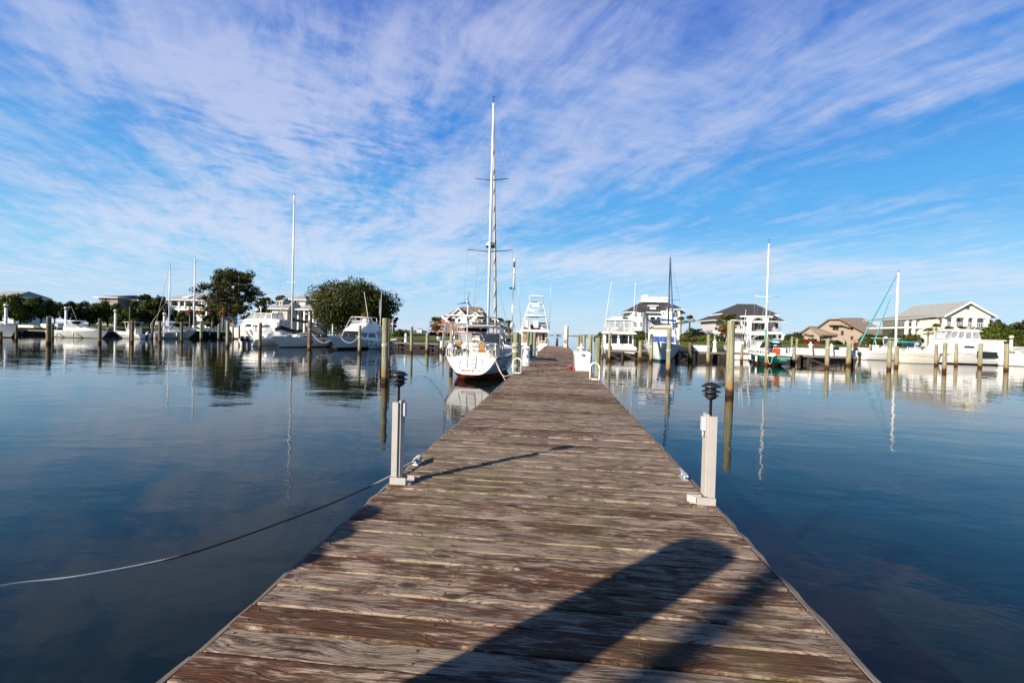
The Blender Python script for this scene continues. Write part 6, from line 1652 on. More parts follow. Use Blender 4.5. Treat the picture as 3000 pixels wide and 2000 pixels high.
MB().hexa([(q[1][0], H.Y + 1, q[1][1] - .2), (q[0][0], H.Y + 1, q[0][1] - .25), (q[0][0], H.Y + 10, q[0][1] - .25), (q[1][0], H.Y + 10, q[1][1] - .2)], [(q[1][0], H.Y + 1, q[1][1] + .15), (q[0][0], H.Y + 1, q[0][1] + .2), (q[0][0], H.Y + 10, q[0][1] + .2), (q[1][0], H.Y + 10, q[1][1] + .15)]).build('wing_roof', R_BRN, H.t)
H.wpx(C4, 465, 745, 830, 74, 1.5, grid=(3, 2)); H.wpx(C4, 605, 655, 700, 70, 1.17, frame=VOID); H.wpx(C4, 710, 660, 705, 24, -.62, frame=VOID, grid=(1, 1)); H.wpx(C4, 705, 770, 835, 26, 1.17, grid=(1, 2)); H.wpx(C4, 610, 770, 835, 30, 1.17, grid=(1, 2))
H.wpx(C4, 930, 700, 790, 60, -.22); 
cu = hx(965, 560)
mb = MB().box(cu[0] - .7, cu[0] + .7, H.Y + 6, H.Y + 7.4, cu[1] - .6, cu[1] + .8); mb.build('cupola', TRIM, H.t); MB().lathe([(1.1, 0), (.1, .9)], 4, (cu[0], H.Y + 6.7, cu[1] + .803)).build('cupola_roof', R_BRN, H.t)
# --- white house with a roof walk
H = House('house', 'white two storey house with charcoal roof and white roof walk on top', 120)
def hx(cx, cy, dy=0): return H.xz(*C6(cx, cy), dy)
e = hx(430, 700)[1]; a = hx(430, 700)[0]; b = hx(1150, 700)[0]; zr = hx(700, 565, 6)[1]
H.wall(a + .6, b, 2, 12, H.gz, e, W_WHITE); H.hip(a + .3, b + .2, 2, 12, e, zr, hx(600, 560, 8)[0], hx(945, 560, 8)[0], R_DARK, over=.9)
bx0, bx1 = hx(470, 800)[0], hx(690, 800)[0]
n = MB(); y = H.Y; n.ext([(bx0, y + 2, H.gz), (bx0 + 1.2, y - .6, H.gz), (bx1 - 1.6, y - .6, H.gz), (bx1, y + 2, H.gz)], (0, 0, e - H.gz)); n.build('bay', W_WHITE, H.t)
mb = MB(); ap = ((bx0 + bx1) / 2, y + 5, hx(580, 600, 5)[1]); o_ = .5
q = [(bx0 - o_, y + 4, e + .01), (bx0 + 1.0, y - 1.1, e + .01), (bx1 - 1.3, y - 1.1, e + .01), (bx1 + o_, y + 4, e + .01), ap]
mb.add(q, [(0, 1, 4), (1, 2, 4), (2, 3, 4), (3, 2, 1, 0)]); mb.build('bay_roof', R_DARK, H.t)
for cx in (518, 600): H.wpx(C6, cx, 725, 775, 30, -.62, arch=True, grid=(2, 3)); H.wpx(C6, cx - 6, 842, 905, 30, -.62, grid=(2, 3))
r0, r1 = hx(872, 700)[0], hx(1115, 700)[0]; e2 = hx(1000, 668, .5)[1]
H.wall(r0, r1, .4, 4, H.gz, e2 - .5, W_WHITE, 'wing_wall'); 
w0 = hx(990, 668)[0]; w1 = hx(1118, 668)[0]; H.wall(w0, w1, -.1, 4, H.gz, e2, W_WHITE, 'tower_wall'); H.hip(w0, w1, -.1, 4.5, e2, hx(1050, 622)[1] + .4, (w0 + w1) / 2 - .1, (w0 + w1) / 2 + .1, R_DARK, .5)
H.wpx(C6, 1056, 725, 778, 58, -.12, arch=True, grid=(2, 2)); H.wpx(C6, 1040, 857, 920, 26, -.12, grid=(1, 2)); H.wpx(C6, 1072, 857, 920, 26, -.12, grid=(1, 2)); H.wpx(C6, 893, 718, 735, 18, .38, grid=(1, 1))
sr = [hx(700, 750), hx(868, 700, 2)]
MB().hexa([(sr[0][0] - .2, H.Y + .2, sr[0][1] - .1), (hx(872, 750)[0], H.Y + .2, sr[0][1] - .1), (hx(872, 750)[0], H.Y + 2.6, e), (sr[0][0] - .2, H.Y + 2.6, e)], [(sr[0][0] - .2, H.Y + .2, sr[0][1] + .1), (hx(872, 750)[0], H.Y + .2, sr[0][1] + .1), (hx(872, 750)[0], H.Y + 2.6, e + .35), (sr[0][0] - .2, H.Y + 2.6, e + .35)]).build('porch_roof', R_DARK, H.t)
H.hole(hx(705, 800)[0], hx(865, 800)[0], hx(700, 860)[1], hx(700, 775)[1], 1.97); MB().box(hx(695, 765)[0], hx(870, 765)[0], H.Y + .2, H.Y + .4, hx(700, 775)[1], hx(700, 756)[1]).build('porch_beam', TRIM, H.t)
H.rail(hx(705, 900)[0], hx(868, 900)[0], hx(700, 900)[1], .3); 
for cx in (705, 790, 862): H.column(hx(cx, 900)[0], H.gz, hx(700, 778)[1], .3, .15)
d0, d1 = hx(712, 690, 3), hx(795, 632, 3)
H.wall(d0[0], d1[0], 3, 4, d0[1], d1[1], W_WHITE, 'dormer'); MB().box(d0[0] - .4, d1[0] + .4, H.Y + 2.6, H.Y + 7, d1[1] + .003, d1[1] + .25).build('dormer_roof', TRIM, H.t)
k0, k1 = hx(602, 560, 8), hx(942, 560, 8); kt = hx(700, 513, 8)[1]; kp = hx(700, 487, 8)[1]
MB().box(k0[0], k1[0], H.Y + 6.4, H.Y + 9.6, k0[1] - .4, k0[1] + .3).build('roof_walk', TRIM, H.t)
H.rail(k0[0] + 1, k1[0] - 1, k0[1] + .3, 6.5, kt - k0[1] - .3, TRIM, .28, bw=.12); H.rail(k0[0] + 1, k1[0] - 1, k0[1] + .3, 9.5, kt - k0[1] - .3, TRIM, .28, bw=.12)
for xa_, xb_ in ((k0[0], hx(668, 500, 8)[0]), (hx(872, 500, 8)[0], k1[0])): MB().box(xa_, xb_, H.Y + 6.3, H.Y + 9.7, k0[1] + .304, kp - (.5 if xa_ > k0[0] else 0)).build('chimney', TRIM, H.t)
# --- house with charcoal roof and arched balcony
H = House('house', 'raised pink white house with big charcoal hip roof, arched balcony and red doors', 134)
def hx(cx, cy, dy=0): return H.xz(*C7(cx, cy), dy)
a, b = hx(205, 830)[0], hx(1130, 830)[0]; e = hx(600, 822)[1]
fl_ = hx(600, 965)[1]
H.wall(a + .8, b - .6, 2.5, 13, fl_, e, W_PINK); H.hip(a + .3, b, 1.2, 15.5, e, hx(600, 622, 8)[1], hx(500, 600, 9)[0], hx(790, 600, 9)[0], R_DARK, over=.8)
u0, u1, ue, ur = hx(285, 730, 6)[0], hx(1010, 730, 6)[0], hx(600, 738, 6)[1], hx(640, 600, 9)[1]
H.hip(u0, u1, 5, 9, ue, ur, hx(520, 600, 9)[0], hx(760, 600, 9)[0], R_DARK, over=.5, th=.5)
H.hip(hx(330, 740, 7)[0], hx(640, 740, 7)[0], 6, 6, ue + .4, hx(420, 645, 9)[1], hx(400, 645, 9)[0], hx(500, 645, 9)[0], R_DARK, over=.4)
MB().box(a + .3, b, H.Y + .3, H.Y + 2.49, fl_ - .75, fl_ - .003).build('balcony_floor', TRIM, H.t)
H.rail(a + .5, b - .3, fl_, .5, 1.35, IRON, .5)
p0, p1 = hx(640, 800)[0], hx(935, 800)[0]; zt = hx(780, 772)[1]
MB().box(p0 - 1, p1 + 1, H.Y - .2, H.Y + 6, zt - .2, zt + .25).build('portico_roof', TRIM, H.t)
zs = hx(780, 848)[1]
for q0, q1 in ((640, 712), (882, 935)):
    MB().box(hx(q0, 800)[0], hx(q1, 800)[0], H.Y + .1, H.Y + .7, zs, zt - .203).build('portico_wall', TRIM, H.t)
    MB().box(hx(q0 + 14, 800)[0], hx(q1 - 6, 800)[0], H.Y + .12, H.Y + .68, H.gz, zs - .003).build('portico_pier', TRIM, H.t)
cx = hx(797, 800)[0]; rw = hx(882, 800)[0] - cx; n = 14; zc_ = zs; hgt = hx(797, 792)[1] - zs; mb = MB()
pts = [(cx + rw * math.cos(PI * i / n), zc_ + hgt * math.sin(PI * i / n)) for i in range(n + 1)]
for (ax, az_), (bx_, bz) in zip(pts, pts[1:]): mb.hexa([(bx_, H.Y + .1, bz), (ax, H.Y + .1, az_), (ax, H.Y + .7, az_), (bx_, H.Y + .7, bz)], [(bx_, H.Y + .1, zt - .204), (ax, H.Y + .1, zt - .204), (ax, H.Y + .7, zt - .204), (bx_, H.Y + .7, zt - .204)])
mb.build('portico_arch', TRIM, H.t)
MB().bar((hx(712, 848)[0], H.Y + .4, zs), (hx(882, 848)[0], H.Y + .4, zs), .3, .3).build('portico_beam', TRIM, H.t)
H.wpx(C7, 797, 855, 950, 150, 2.47, frame=W_PINK, grid=(3, 1)); 
for q0, q1 in ((722, 745), (768, 792)): H.hole(hx(q0, 900)[0], hx(q1, 900)[0], fl_ + .05, hx(700, 872)[1], 2.41, REDDOOR, 'door')
for cx, d in ((563, 0), (1040, 0), (222, 0)): H.wpx(C7, cx, 865 if cx != 222 else 920, 930 if cx != 222 else 950, 26, 2.47, frame=IRON, grid=(1, 2))
H.wall(a + 3.0, hx(480, 1000)[0], 2.6, 11, H.gz, fl_ - .76, W_PINK, 'lower_wall'); H.wall(hx(960, 1000)[0], b - 1.2, 2.6, 11, H.gz, fl_ - .76, W_PINK, 'lower_wall')
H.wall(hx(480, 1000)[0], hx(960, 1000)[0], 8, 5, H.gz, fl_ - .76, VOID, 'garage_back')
for cx in (222, 250, 1145): H.column(hx(cx, 1000)[0], H.gz, fl_ - .76, .6, .35)
for cx in (1012, 1085): H.wpx(C7, cx, 1010, 1060, 34, 2.57, frame=TTRIM, glass=mat('brown door', (.16, .06, .03), .5))
mb = MB()
for i in range(8): mb.box(hx(640, 1000)[0] + .35 * i, hx(640, 1000)[0] + .35 * i + .4, H.Y - 1.2, H.Y + .2, fl_ - .9 - .36 * (7 - i), fl_ - .8 - .36 * (7 - i))
mb.build('stair', TRIM, H.t)
# --- taupe house
H = House('house', 'taupe house with several low tan gable roofs on the right', 124)
def hx(cx, cy, dy=0): return H.xz(*C7(cx, cy), dy)
def outline(pts, dy, depth, name, m): return MB().ext([(hx(x, y, dy)[0], H.Y + dy, max(H.gz, hx(x, y, dy)[1])) for x, y in pts], (depth * .62, depth, 0)).build(name, m, H.t)
def plane(pts, name='roof', m=None, th=.3):
    """roof sheet through crop points with their own depths, given thickness"""
    v = [Vector((H.xz(*C7(x, y), d)[0], H.Y + d, H.xz(*C7(x, y), d)[1])) for x, y, d in pts]
    return MB().ext(v, (0, 0, -th)).build(name, m or R_TAN, H.t)
outline(((1325, 1110), (1325, 1010), (1465, 908), (1620, 1020), (1620, 1110)), 0, 9, 'left_gable_wall', W_TAUPE)
plane(((1478, 900, -.5), (1628, 1018, -.5), (1872, 1018, 1.5), (1722, 906, 8)), m=R_TAN); plane(((1478, 900, -.5), (1312, 1012, -.5), (1330, 1010, 8), (1490, 903, 8)), m=TTRIM)
outline(((1620, 1120), (1620, 1022), (1865, 1022), (1865, 1120)), 1.0, 7, 'front_wall', W_TAUPE)
outline(((1600, 1120), (1600, 905), (1740, 803), (1900, 800), (2306, 1016), (2306, 1150)), 3.0, 12, 'main_wall', W_TAUPE)
plane(((1740, 800, 2.4), (1590, 906, 2.4), (1600, 906, 15), (1760, 803, 15)), m=TTRIM)
plane(((1890, 790, 2.3), (2316, 1020, 2.3), (2620, 1020, 15), (2190, 786, 15)), m=R_TAN)
plane(((1740, 798, 2.4), (1900, 792, 2.4), (2190, 786, 15), (1760, 800, 15)), m=R_TAN)
MB().bar((*hx(1895, 800, 2.2)[:1], H.Y + 2.2, hx(1895, 800, 2.2)[1]), (hx(2310, 1026, 2.2)[0], H.Y + 2.2, hx(2310, 1026, 2.2)[1]), .2, .5).build('fascia', TTRIM, H.t)
MB().bar((hx(1620, 1018)[0], H.Y - .3, hx(1620, 1018)[1]), (hx(1872, 1018, 1)[0], H.Y + .7, hx(1872, 1018, 1)[1]), .2, .4).build('fascia', TTRIM, H.t)
H.hole(hx(1785, 825, 3)[0], hx(1960, 825, 3)[0], hx(1785, 828, 3)[1], hx(1785, 818, 3)[1], 2.95, TTRIM, 'shadow_board')
outline(((1740, 885), (1770, 858), (1960, 862), (1980, 905), (2060, 910), (2060, 915), (1985, 910), (1930, 890)), 2.0, 1.2, 'canopy', R_TAN)
H.wpx(C7, 1835, 892, 952, 70, 2.97, frame=TTRIM, grid=(2, 1)); H.wpx(C7, 1925, 965, 1018, 28, 2.97, frame=TTRIM, grid=(1, 2)); H.wpx(C7, 2055, 1040, 1082, 28, 2.97, frame=TTRIM, grid=(1, 2)); H.wpx(C7, 2057, 905, 950, 24, 2.97, frame=TTRIM, grid=(1, 2))
H.wpx(C7, 1390, 1022, 1070, 28, -.03, frame=W_TAUPE, grid=(1, 2)); H.wpx(C7, 1715, 1035, 1075, 44, .97, frame=W_TAUPE, grid=(2, 1)); H.wpx(C7, 1768, 1035, 1075, 30, .97, frame=W_TAUPE, grid=(1, 1))
H.wpx(C7, 2140, 1090, 1150, 70, 2.97, frame=TTRIM, glass=W_TAUPE)
outline(((1860, 1120), (1860, 1030), (1880, 1010), (1960, 1085), (1960, 1140), (1860, 1140)), .5, 2.4, 'entry_wall', W_TAUPE)
outline(((1395, 1000), (1420, 972), (1530, 1012), (1525, 1022), (1480, 1022)), -.8, .75, 'canopy', R_TAN)
w = [H.xz(*C8(q, 975), 12) for q in (360, 620)]
H.wall(w[0][0], w[1][0], 12, 8, H.gz, w[0][1], W_TAUPE, 'wing_wall'); H.hip(w[0][0], w[1][0], 12, 8, w[0][1], H.xz(*C8(450, 862), 14)[1], H.xz(*C8(375, 865), 14)[0], H.xz(*C8(545, 870), 14)[0], R_TAN, .5, trim=TTRIM)
# --- cream yellow house with columns
H = House('house', 'cream yellow house with a columned gable porch and grey roof on the far right', 106)
def hx(cx, cy, dy=0): return H.xz(*C8(cx, cy), dy)
g0, g1, ga = hx(1262, 712), hx(1845, 720), hx(1548, 540)
e = (g0[1] + g1[1]) / 2
dp = 14
H.gable_f(g0[0], g1[0], 0, dp, e, ga[1] - .3, ga[0], R_PALE, W_YEL, .7, .32)
zf = hx(1500, 868)[1]
xl, xr = g0[0] + .3, g1[0] - 3.5
H.wall(g0[0] + .4, hx(1742, 800, 3)[0], 3, dp - 3, H.gz, e - .05, W_YEL)
MB().box(g0[0], g1[0], H.Y, H.Y + 2.99, zf - .45, zf).build('balcony_floor', TRIM, H.t)
MB().box(g0[0], g1[0], H.Y + .02, H.Y + .5, e - .45, e - .003).build('porch_beam', TRIM, H.t)
for cx in (1265, 1382, 1536, 1650, 1806): x = hx(cx, 800)[0]; H.column(x, zf + .003, e - .453, .3, .27); H.column(x, H.gz, zf - .453, .3, .3)
H.rail(g0[0] + .3, g1[0] - .3, zf + .004, .3, 1.1)
for cx, w in ((1428, 30), (1608, 24)): H.wpx(C8, cx, 752, 820, w, 2.97, grid=(1, 2))
H.wpx(C8, 1330, 770, 815, 20, 2.97, grid=(1, 2)); H.wpx(C8, 1490, 815, 845, 50, 2.97)
c = hx(1541, 617); mb = MB().lathe([(.42, -.03), (.42, .03)], 14); 
o = mb.build('gable_vent', mat('vent slate', (.22, .25, .24), .6), H.t); o.location = (c[0], H.Y - .03, c[1]); o.rotation_euler = (R(90), 0, 0)
# left lean of the roof over the side porch
s0 = hx(742, 742, 6); 
xw = hx(742, 742, 1.2)[0]
zl = e - 1.15
MB().hexa([(xw, H.Y + 1.2, zl), (g0[0] + .1, H.Y + 1.2, e - .25), (g0[0] + .1, H.Y + dp + 1, e - .25), (xw, H.Y + dp + 1, zl)], [(xw, H.Y + 1.2, zl + .3), (g0[0] + .1, H.Y + 1.2, e + .28), (g0[0] + .1, H.Y + dp + 1, e + .28), (xw, H.Y + dp + 1, zl + .3)]).build('side_roof', R_PALE, H.t)
H.wall(hx(930, 800, 2)[0], g0[0] + .35, 1.9, dp - 2.6, H.gz, zl + .35, W_YEL, 'side_wall')
for cx in (768, 858): H.column(hx(cx, 800, 1.8)[0], H.gz, zl - .01, 1.8, .24)
MB().box(xw + .4, g0[0] - 3.21, H.Y + 1.6, H.Y + dp, zf - .4, zf).build('side_balcony', TRIM, H.t)
mb = MB()
for z in (zf + .5, zf + 1.0): mb.bar((xw + .6, H.Y + 1.8, z), (xw + .6, H.Y + 13, z), .07)
mb.bar((xw + .6, H.Y + 1.8, zf + 1.0), (g0[0] - 3.2, H.Y + 1.8, zf + 1.0), .07); mb.build('side_railing', TRIM, H.t)
# ------------------------------------------------------------------ foliage
def leaf_mat(name, dark, light, trans=.25):
    M = bpy.data.materials.new(name); M.use_nodes = True; t = M.node_tree; t.nodes.remove(t.nodes['Principled BSDF'])
    a = nd(t, 'ShaderNodeAttribute', None, attribute_name='tone').outputs['Fac']
    c = mixc(t, a, dark, light)
    d = nd(t, 'ShaderNodeBsdfDiffuse', {'Color': c}); tr = nd(t, 'ShaderNodeBsdfTranslucent', {'Color': c})
    g = nd(t, 'ShaderNodeBsdfGlossy', {'Color': (1, 1, 1, 1), 'Roughness': .45})
    mx = nd(t, 'ShaderNodeMixShader', {0: trans, 1: d.outputs[0], 2: tr.outputs[0]})
    m2 = nd(t, 'ShaderNodeMixShader', {0: .008, 1: mx.outputs[0], 2: g.outputs[0]})
    t.links.new(m2.outputs[0], t.nodes['Material Output'].inputs['Surface'])
    return M
LEAF_PINE = leaf_mat('pine needles', (0.0176, 0.024, 0.008), (0.096, 0.0896, 0.0256))
LEAF_CEDAR = leaf_mat('cedar foliage', (0.016, 0.024, 0.0072), (0.1, 0.1, 0.0256))
LEAF_OAK = leaf_mat('live oak leaves', (0.0256, 0.044, 0.0096), (0.1, 0.116, 0.024))
LEAF_SHRUB = leaf_mat('shrub leaves', (0.04, 0.068, 0.0112), (0.136, 0.16, 0.028))
LEAF_DARK = leaf_mat('dark shrub leaves', (0.008, 0.0144, 0.0064), (0.028, 0.04, 0.0144))
LEAF_BROWN = leaf_mat('rusty shrub leaves', (0.056, 0.036, 0.016), (0.128, 0.08, 0.028))
LEAF_RED = leaf_mat('red azalea flowers', (0.112, 0.0096, 0.0096), (0.272, 0.024, 0.02))
PALM_G = leaf_mat('palm fronds', (0.044, 0.06, 0.0144), (0.16, 0.16, 0.036), .3)
PALM_B = leaf_mat('dead palm fronds', (0.104, 0.044, 0.016), (0.24, 0.12, 0.048), .3)
BARK = mat('tree bark', (.085, .062, .046), .9, var=.4, scale=6, bump=.8, stretch_=(4, 4, 1))
PALMB = mat('palm trunk fibre', (.26, .18, .115), .9, var=.4, scale=6, bump=.8, stretch_=(1, 1, 4))
def cards(lumps, n, size, seed, up=0.2, fill=.25, aspect=.62, flat=1.15):
    """n leaf clumps spread through the lumps (x, y, z, rx, ry, rz)"""
    g = np.random.default_rng(seed); L = np.array(lumps, float)
    w = (L[:, 3] * L[:, 5]); k = g.choice(len(L), n, p=w / w.sum())
    d = g.normal(size=(n, 3)); d /= np.linalg.norm(d, axis=1)[:, None]
    lumpy = 1 + .30 * np.sin(d[:, 0] * 5 + L[k, 0] * 3) * np.sin(d[:, 1] * 4 + k) * np.sin(d[:, 2] * 5 + L[k, 2])
    rad = np.where(g.random(n) < fill, g.uniform(.3, .85, n), g.uniform(.82, 1.06, n)) * lumpy
    c = L[k, :3] + d * L[k, 3:6] * rad[:, None]
    nr = d * flat + g.normal(size=(n, 3)) * .45; nr[:, 2] += up; nr /= np.linalg.norm(nr, axis=1)[:, None]
    a = np.cross(nr, g.normal(size=(n, 3))); a /= np.linalg.norm(a, axis=1)[:, None]; b = np.cross(nr, a)
    s = size * g.uniform(.55, 1.35, n); s2 = s * aspect * g.uniform(.7, 1.2, n)
    P4 = np.stack([c - a * s[:, None], c - b * s2[:, None] + a * (s * .2)[:, None], c + a * s[:, None], c + b * s2[:, None] - a * (s * .15)[:, None]], 1)
    lt = g.random(len(L)); tone = np.clip(.72 * lt[k] + .28 * g.random(n), 0, 1)
    return P4.reshape(-1, 3), np.repeat(tone, 4)
def leaf_obj(name, V, tone, m, parent):
    n = len(V) // 4; me = bpy.data.meshes.new(name)
    me.vertices.add(len(V)); me.vertices.foreach_set('co', V.astype(np.float32).ravel())
    me.loops.add(n * 4); me.loops.foreach_set('vertex_index', np.arange(n * 4, dtype=np.int32))
    me.polygons.add(n); me.polygons.foreach_set('loop_start', np.arange(0, n * 4, 4, dtype=np.int32)); me.polygons.foreach_set('loop_total', np.full(n, 4, dtype=np.int32))
    me.update(calc_edges=True); me.validate()
    at = me.attributes.new('tone', 'FLOAT', 'POINT'); at.data.foreach_set('value', tone.astype(np.float32))
    me.materials.append(m); o = bpy.data.objects.new(name, me); COL.objects.link(o)
    if parent: o.parent = parent
    return o
def limb(mb, a, b, r0, r1, rg, bend=.12):
    a = Vector(a); b = Vector(b); L = (b - a).length; k = 5
    mb.tube([a.lerp(b, i / k) + Vector((rg.uniform(-1, 1), rg.uniform(-1, 1), rg.uniform(-.3, .6))) * L * bend * .4 * math.sin(PI * i / k) for i in range(k + 1)], [r0 + (r1 - r0) * i / k for i in range(k + 1)], 6)
def tree(name, label, x, y, z, H, Wd, m, n, size, seed, trunk_h=.3, kind='round', group='trees on the shore', nl=16, cat='tree', r=None, fill=.25):
    t = thing(name, label, cat, (x, y, z), 0, group); rg = random.Random(seed); lumps = []; mb = MB(); r = r or H * .022
    top = Vector((rg.uniform(-.3, .3), 0, H * .6)); mb.tube([(0, 0, -.4), (rg.uniform(-.2, .2), 0, H * .2), (rg.uniform(-.3, .3), .1, H * .42), top], [r * 1.35, r, r * .8, r * .5], 8)
    if kind == 'pine':
        for i in range(nl):
            f = (i + .5) / nl; zz = H * (trunk_h + (1 - trunk_h) * f ** .85); prof = math.sin(PI * min(1, .16 + .84 * f) ** .9) ** .55
            a = i * 2.4 + rg.uniform(-.4, .4); ln = Wd * .52 * prof * rg.uniform(.6, 1.05)
            e = Vector((math.cos(a) * ln, math.sin(a) * ln * .85, min(H * .95, zz + ln * .12)))
            limb(mb, (0, 0, min(zz * .8, H * .6)), e, r * .42, r * .1, rg)
            for k in range(rg.randint(2, 4)):
                q = e * rg.uniform(.5, 1.0); s = Wd * rg.uniform(.034, .072)
                lumps.append((q.x + rg.uniform(-s, s) * 1.5, q.y + rg.uniform(-s, s) * 1.5, e.z + rg.uniform(-s, s) * 1.2, s * 1.25, s * 1.25, s * .72))
        for k in range(11): s = Wd * rg.uniform(.045, .075); lumps.append((rg.uniform(-.22, .22) * Wd, rg.uniform(-.2, .2) * Wd, H * rg.uniform(.8, .95), s * 1.2, s * 1.2, s * .8))
    else:
        for i in range(nl):
            f = (i + .5) / nl; el_ = math.asin(2 * f - 1) * .95; a = i * 2.4
            zc = H * (trunk_h + (1 - trunk_h) * .5); rz = H * (1 - trunk_h) * .5
            s = Wd * rg.uniform(.095, .185); rr_ = rg.uniform(.60, .98)
            c = (math.cos(a) * math.cos(el_) * Wd * .5 * rr_, math.sin(a) * math.cos(el_) * Wd * .5 * rr_, zc + math.sin(el_) * (rz - s * .5) * rg.uniform(.85, 1))
            lumps.append((*c, s, s, s * .85)); 
            if i % 2 == 0: limb(mb, (0, 0, H * .25), c, r * .45, r * .1, rg)
        lumps.append((0, 0, H * .55, Wd * .26, Wd * .26, H * .24))
    mb.build('trunk', BARK, t)
    V, tn = cards(lumps, n, size, seed, fill=fill)
    leaf_obj('crown', V, tn, m, t)
    return t
def shrub(label, x, y, z, w, d, h, m, seed, n=700, size=.22, name='shrub', group='shrubs and hedges along the shore', cat='shrub'):
    t = thing(name, label, cat, (x, y, z), 0, group); rg = random.Random(seed)
    k = max(3, int(w / max(h, .5) * 2.2)); lumps = []
    for i in range(k):
        f = (i + .5) / k; s = h * rg.uniform(.42, .60); lumps.append(((f - .5) * w * .9, rg.uniform(-.3, .3) * d, s * .85, max(s, w / k * .7), d * .5, s * rg.uniform(.85, 1.15)))
    mb = MB()
    for i in range(3): mb.tube([(rg.uniform(-.2, .2), 0, -.2), (rg.uniform(-.4, .4) * w * .5, 0, h * .6)], [.05, .015], 5)
    mb.build('stem', BARK, t)
    V, tn = cards(lumps, n, size, seed, fill=.15); V[:, 2] = np.maximum(V[:, 2], -.05)
    leaf_obj('foliage', V, tn, m, t); return t
def shrub_px(C, x0, x1, ytop, Y, m, label, seed, n=700, size=.24, d=None, zb=None, cat='shrub', name='shrub'):
    a, b = C(x0, ytop), C(x1, ytop); X0, X1 = gx_at(a[0], Y), gx_at(b[0], Y); zb = land_z(Y, X0) if zb is None else zb
    zt = pt((a[0] + b[0]) / 2, a[1], Y).z
    return shrub(label, (X0 + X1) / 2, Y, zb, X1 - X0, d or max(1.5, (X1 - X0) * .4), max(.5, zt - zb), m, seed, n, size, cat=cat, name=name)
def tree_px(C, x0, x1, ytop, Y, m, label, seed, n, size, **k):
    a, b = C(x0, ytop), C(x1, ytop); X0, X1 = gx_at(a[0], Y), gx_at(b[0], Y); zb = land_z(Y, X0); zt = pt((a[0] + b[0]) / 2, a[1], Y).z
    nm = k.pop('name', 'tree')
    return tree(nm, label, (X0 + X1) / 2, Y, zb, zt - zb, X1 - X0, m, n, size, seed, **k)
# the two tall trees
tree_px(C2, 900, 1735, 268, 124, LEAF_PINE, 'tall spreading pine with sky showing through its limbs', 24, 21000, .25, kind='pine', trunk_h=.10, nl=52, name='pine_tree', r=.45, fill=.35)
tree_px(C3, 795, 1900, 395, 98, LEAF_CEDAR, 'huge rounded dark evergreen behind the sport fishing boat', 22, 36000, .235, trunk_h=.04, nl=46, name='evergreen_tree', r=.45)
tree_px(C3, 1690, 1955, 880, 101, LEAF_PINE, 'low drooping pine limb tree at the right foot of the huge rounded evergreen', 23, 1000, .3, kind='pine', trunk_h=.2, nl=12, name='pine_tree')
# trees of the left shore
for (C, x0, x1, yt, Y, m, lab, sd_, n, k) in (
    (C1, -260, 130, 640, 106, LEAF_OAK, 'green oak cut by the left picture edge', 31, 2600, 'round'), (C1, 40, 520, 572, 100, LEAF_OAK, 'broad wind swept oak on the far left below the pale roof', 32, 4200, 'round'),
    (C1, 430, 700, 615, 103, LEAF_OAK, 'smaller oak sloping down to the right of the broad wind swept oak', 33, 2200, 'round'), (C1, 640, 860, 668, 108, LEAF_OAK, 'thin crowned small oak with water glimpsed through its trunk', 34, 1300, 'round'),
    (C1, 880, 1150, 668, 104, LEAF_DARK, 'dark ragged evergreen right of the gap in the left trees', 35, 2200, 'round'), (C1, 1080, 1370, 670, 107, LEAF_CEDAR, 'dark evergreen behind the hardtop of the left cruiser', 36, 2400, 'round'),
    (C1, 1330, 1640, 665, 110, LEAF_OAK, 'green oak in front of the shaded dark house', 37, 2400, 'round'), (C1, 1880, 2260, 552, 106, LEAF_CEDAR, 'tall bushy evergreen right of the shaded dark house', 38, 3600, 'round'),
    (C1, 1680, 2000, 740, 102, LEAF_OAK, 'sunlit green oak below the shaded dark house roof', 39, 2000, 'round'), (C1, 1560, 1800, 840, 101, LEAF_SHRUB, 'low yellow green tree behind the T top console boat', 40, 1300, 'round'),
    (C2, 1640, 1900, 610, 116, LEAF_PINE, 'pine top between the tall pine and the grey house', 41, 1500, 'pine'), (C2, 1640, 1860, 740, 110, LEAF_CEDAR, 'dark evergreen beside the grey house wall behind the flybridge yacht', 42, 1800, 'round'),
    (C2, 1880, 2080, 580, 122, LEAF_PINE, 'pine crown rising over the roof of the grey house', 43, 1100, 'pine'), (C2, 560, 800, 800, 108, LEAF_CEDAR, 'dense dark green bush tree between the two thin left masts', 44, 1800, 'round'),
    (C2, 920, 1110, 850, 107, LEAF_OAK, 'green bush tree at the foot of the tall pine behind the boom', 45, 1300, 'round'), (C2, 470, 620, 815, 110, LEAF_OAK, 'light green bush under the white porch house', 46, 900, 'round')):
    tree_px(C, x0, x1, yt, Y, m, lab, sd_, int(n * 1.9), .25, kind=k, trunk_h=.10 if k == 'round' and sd_ not in (34, 33) else .3, nl=18)
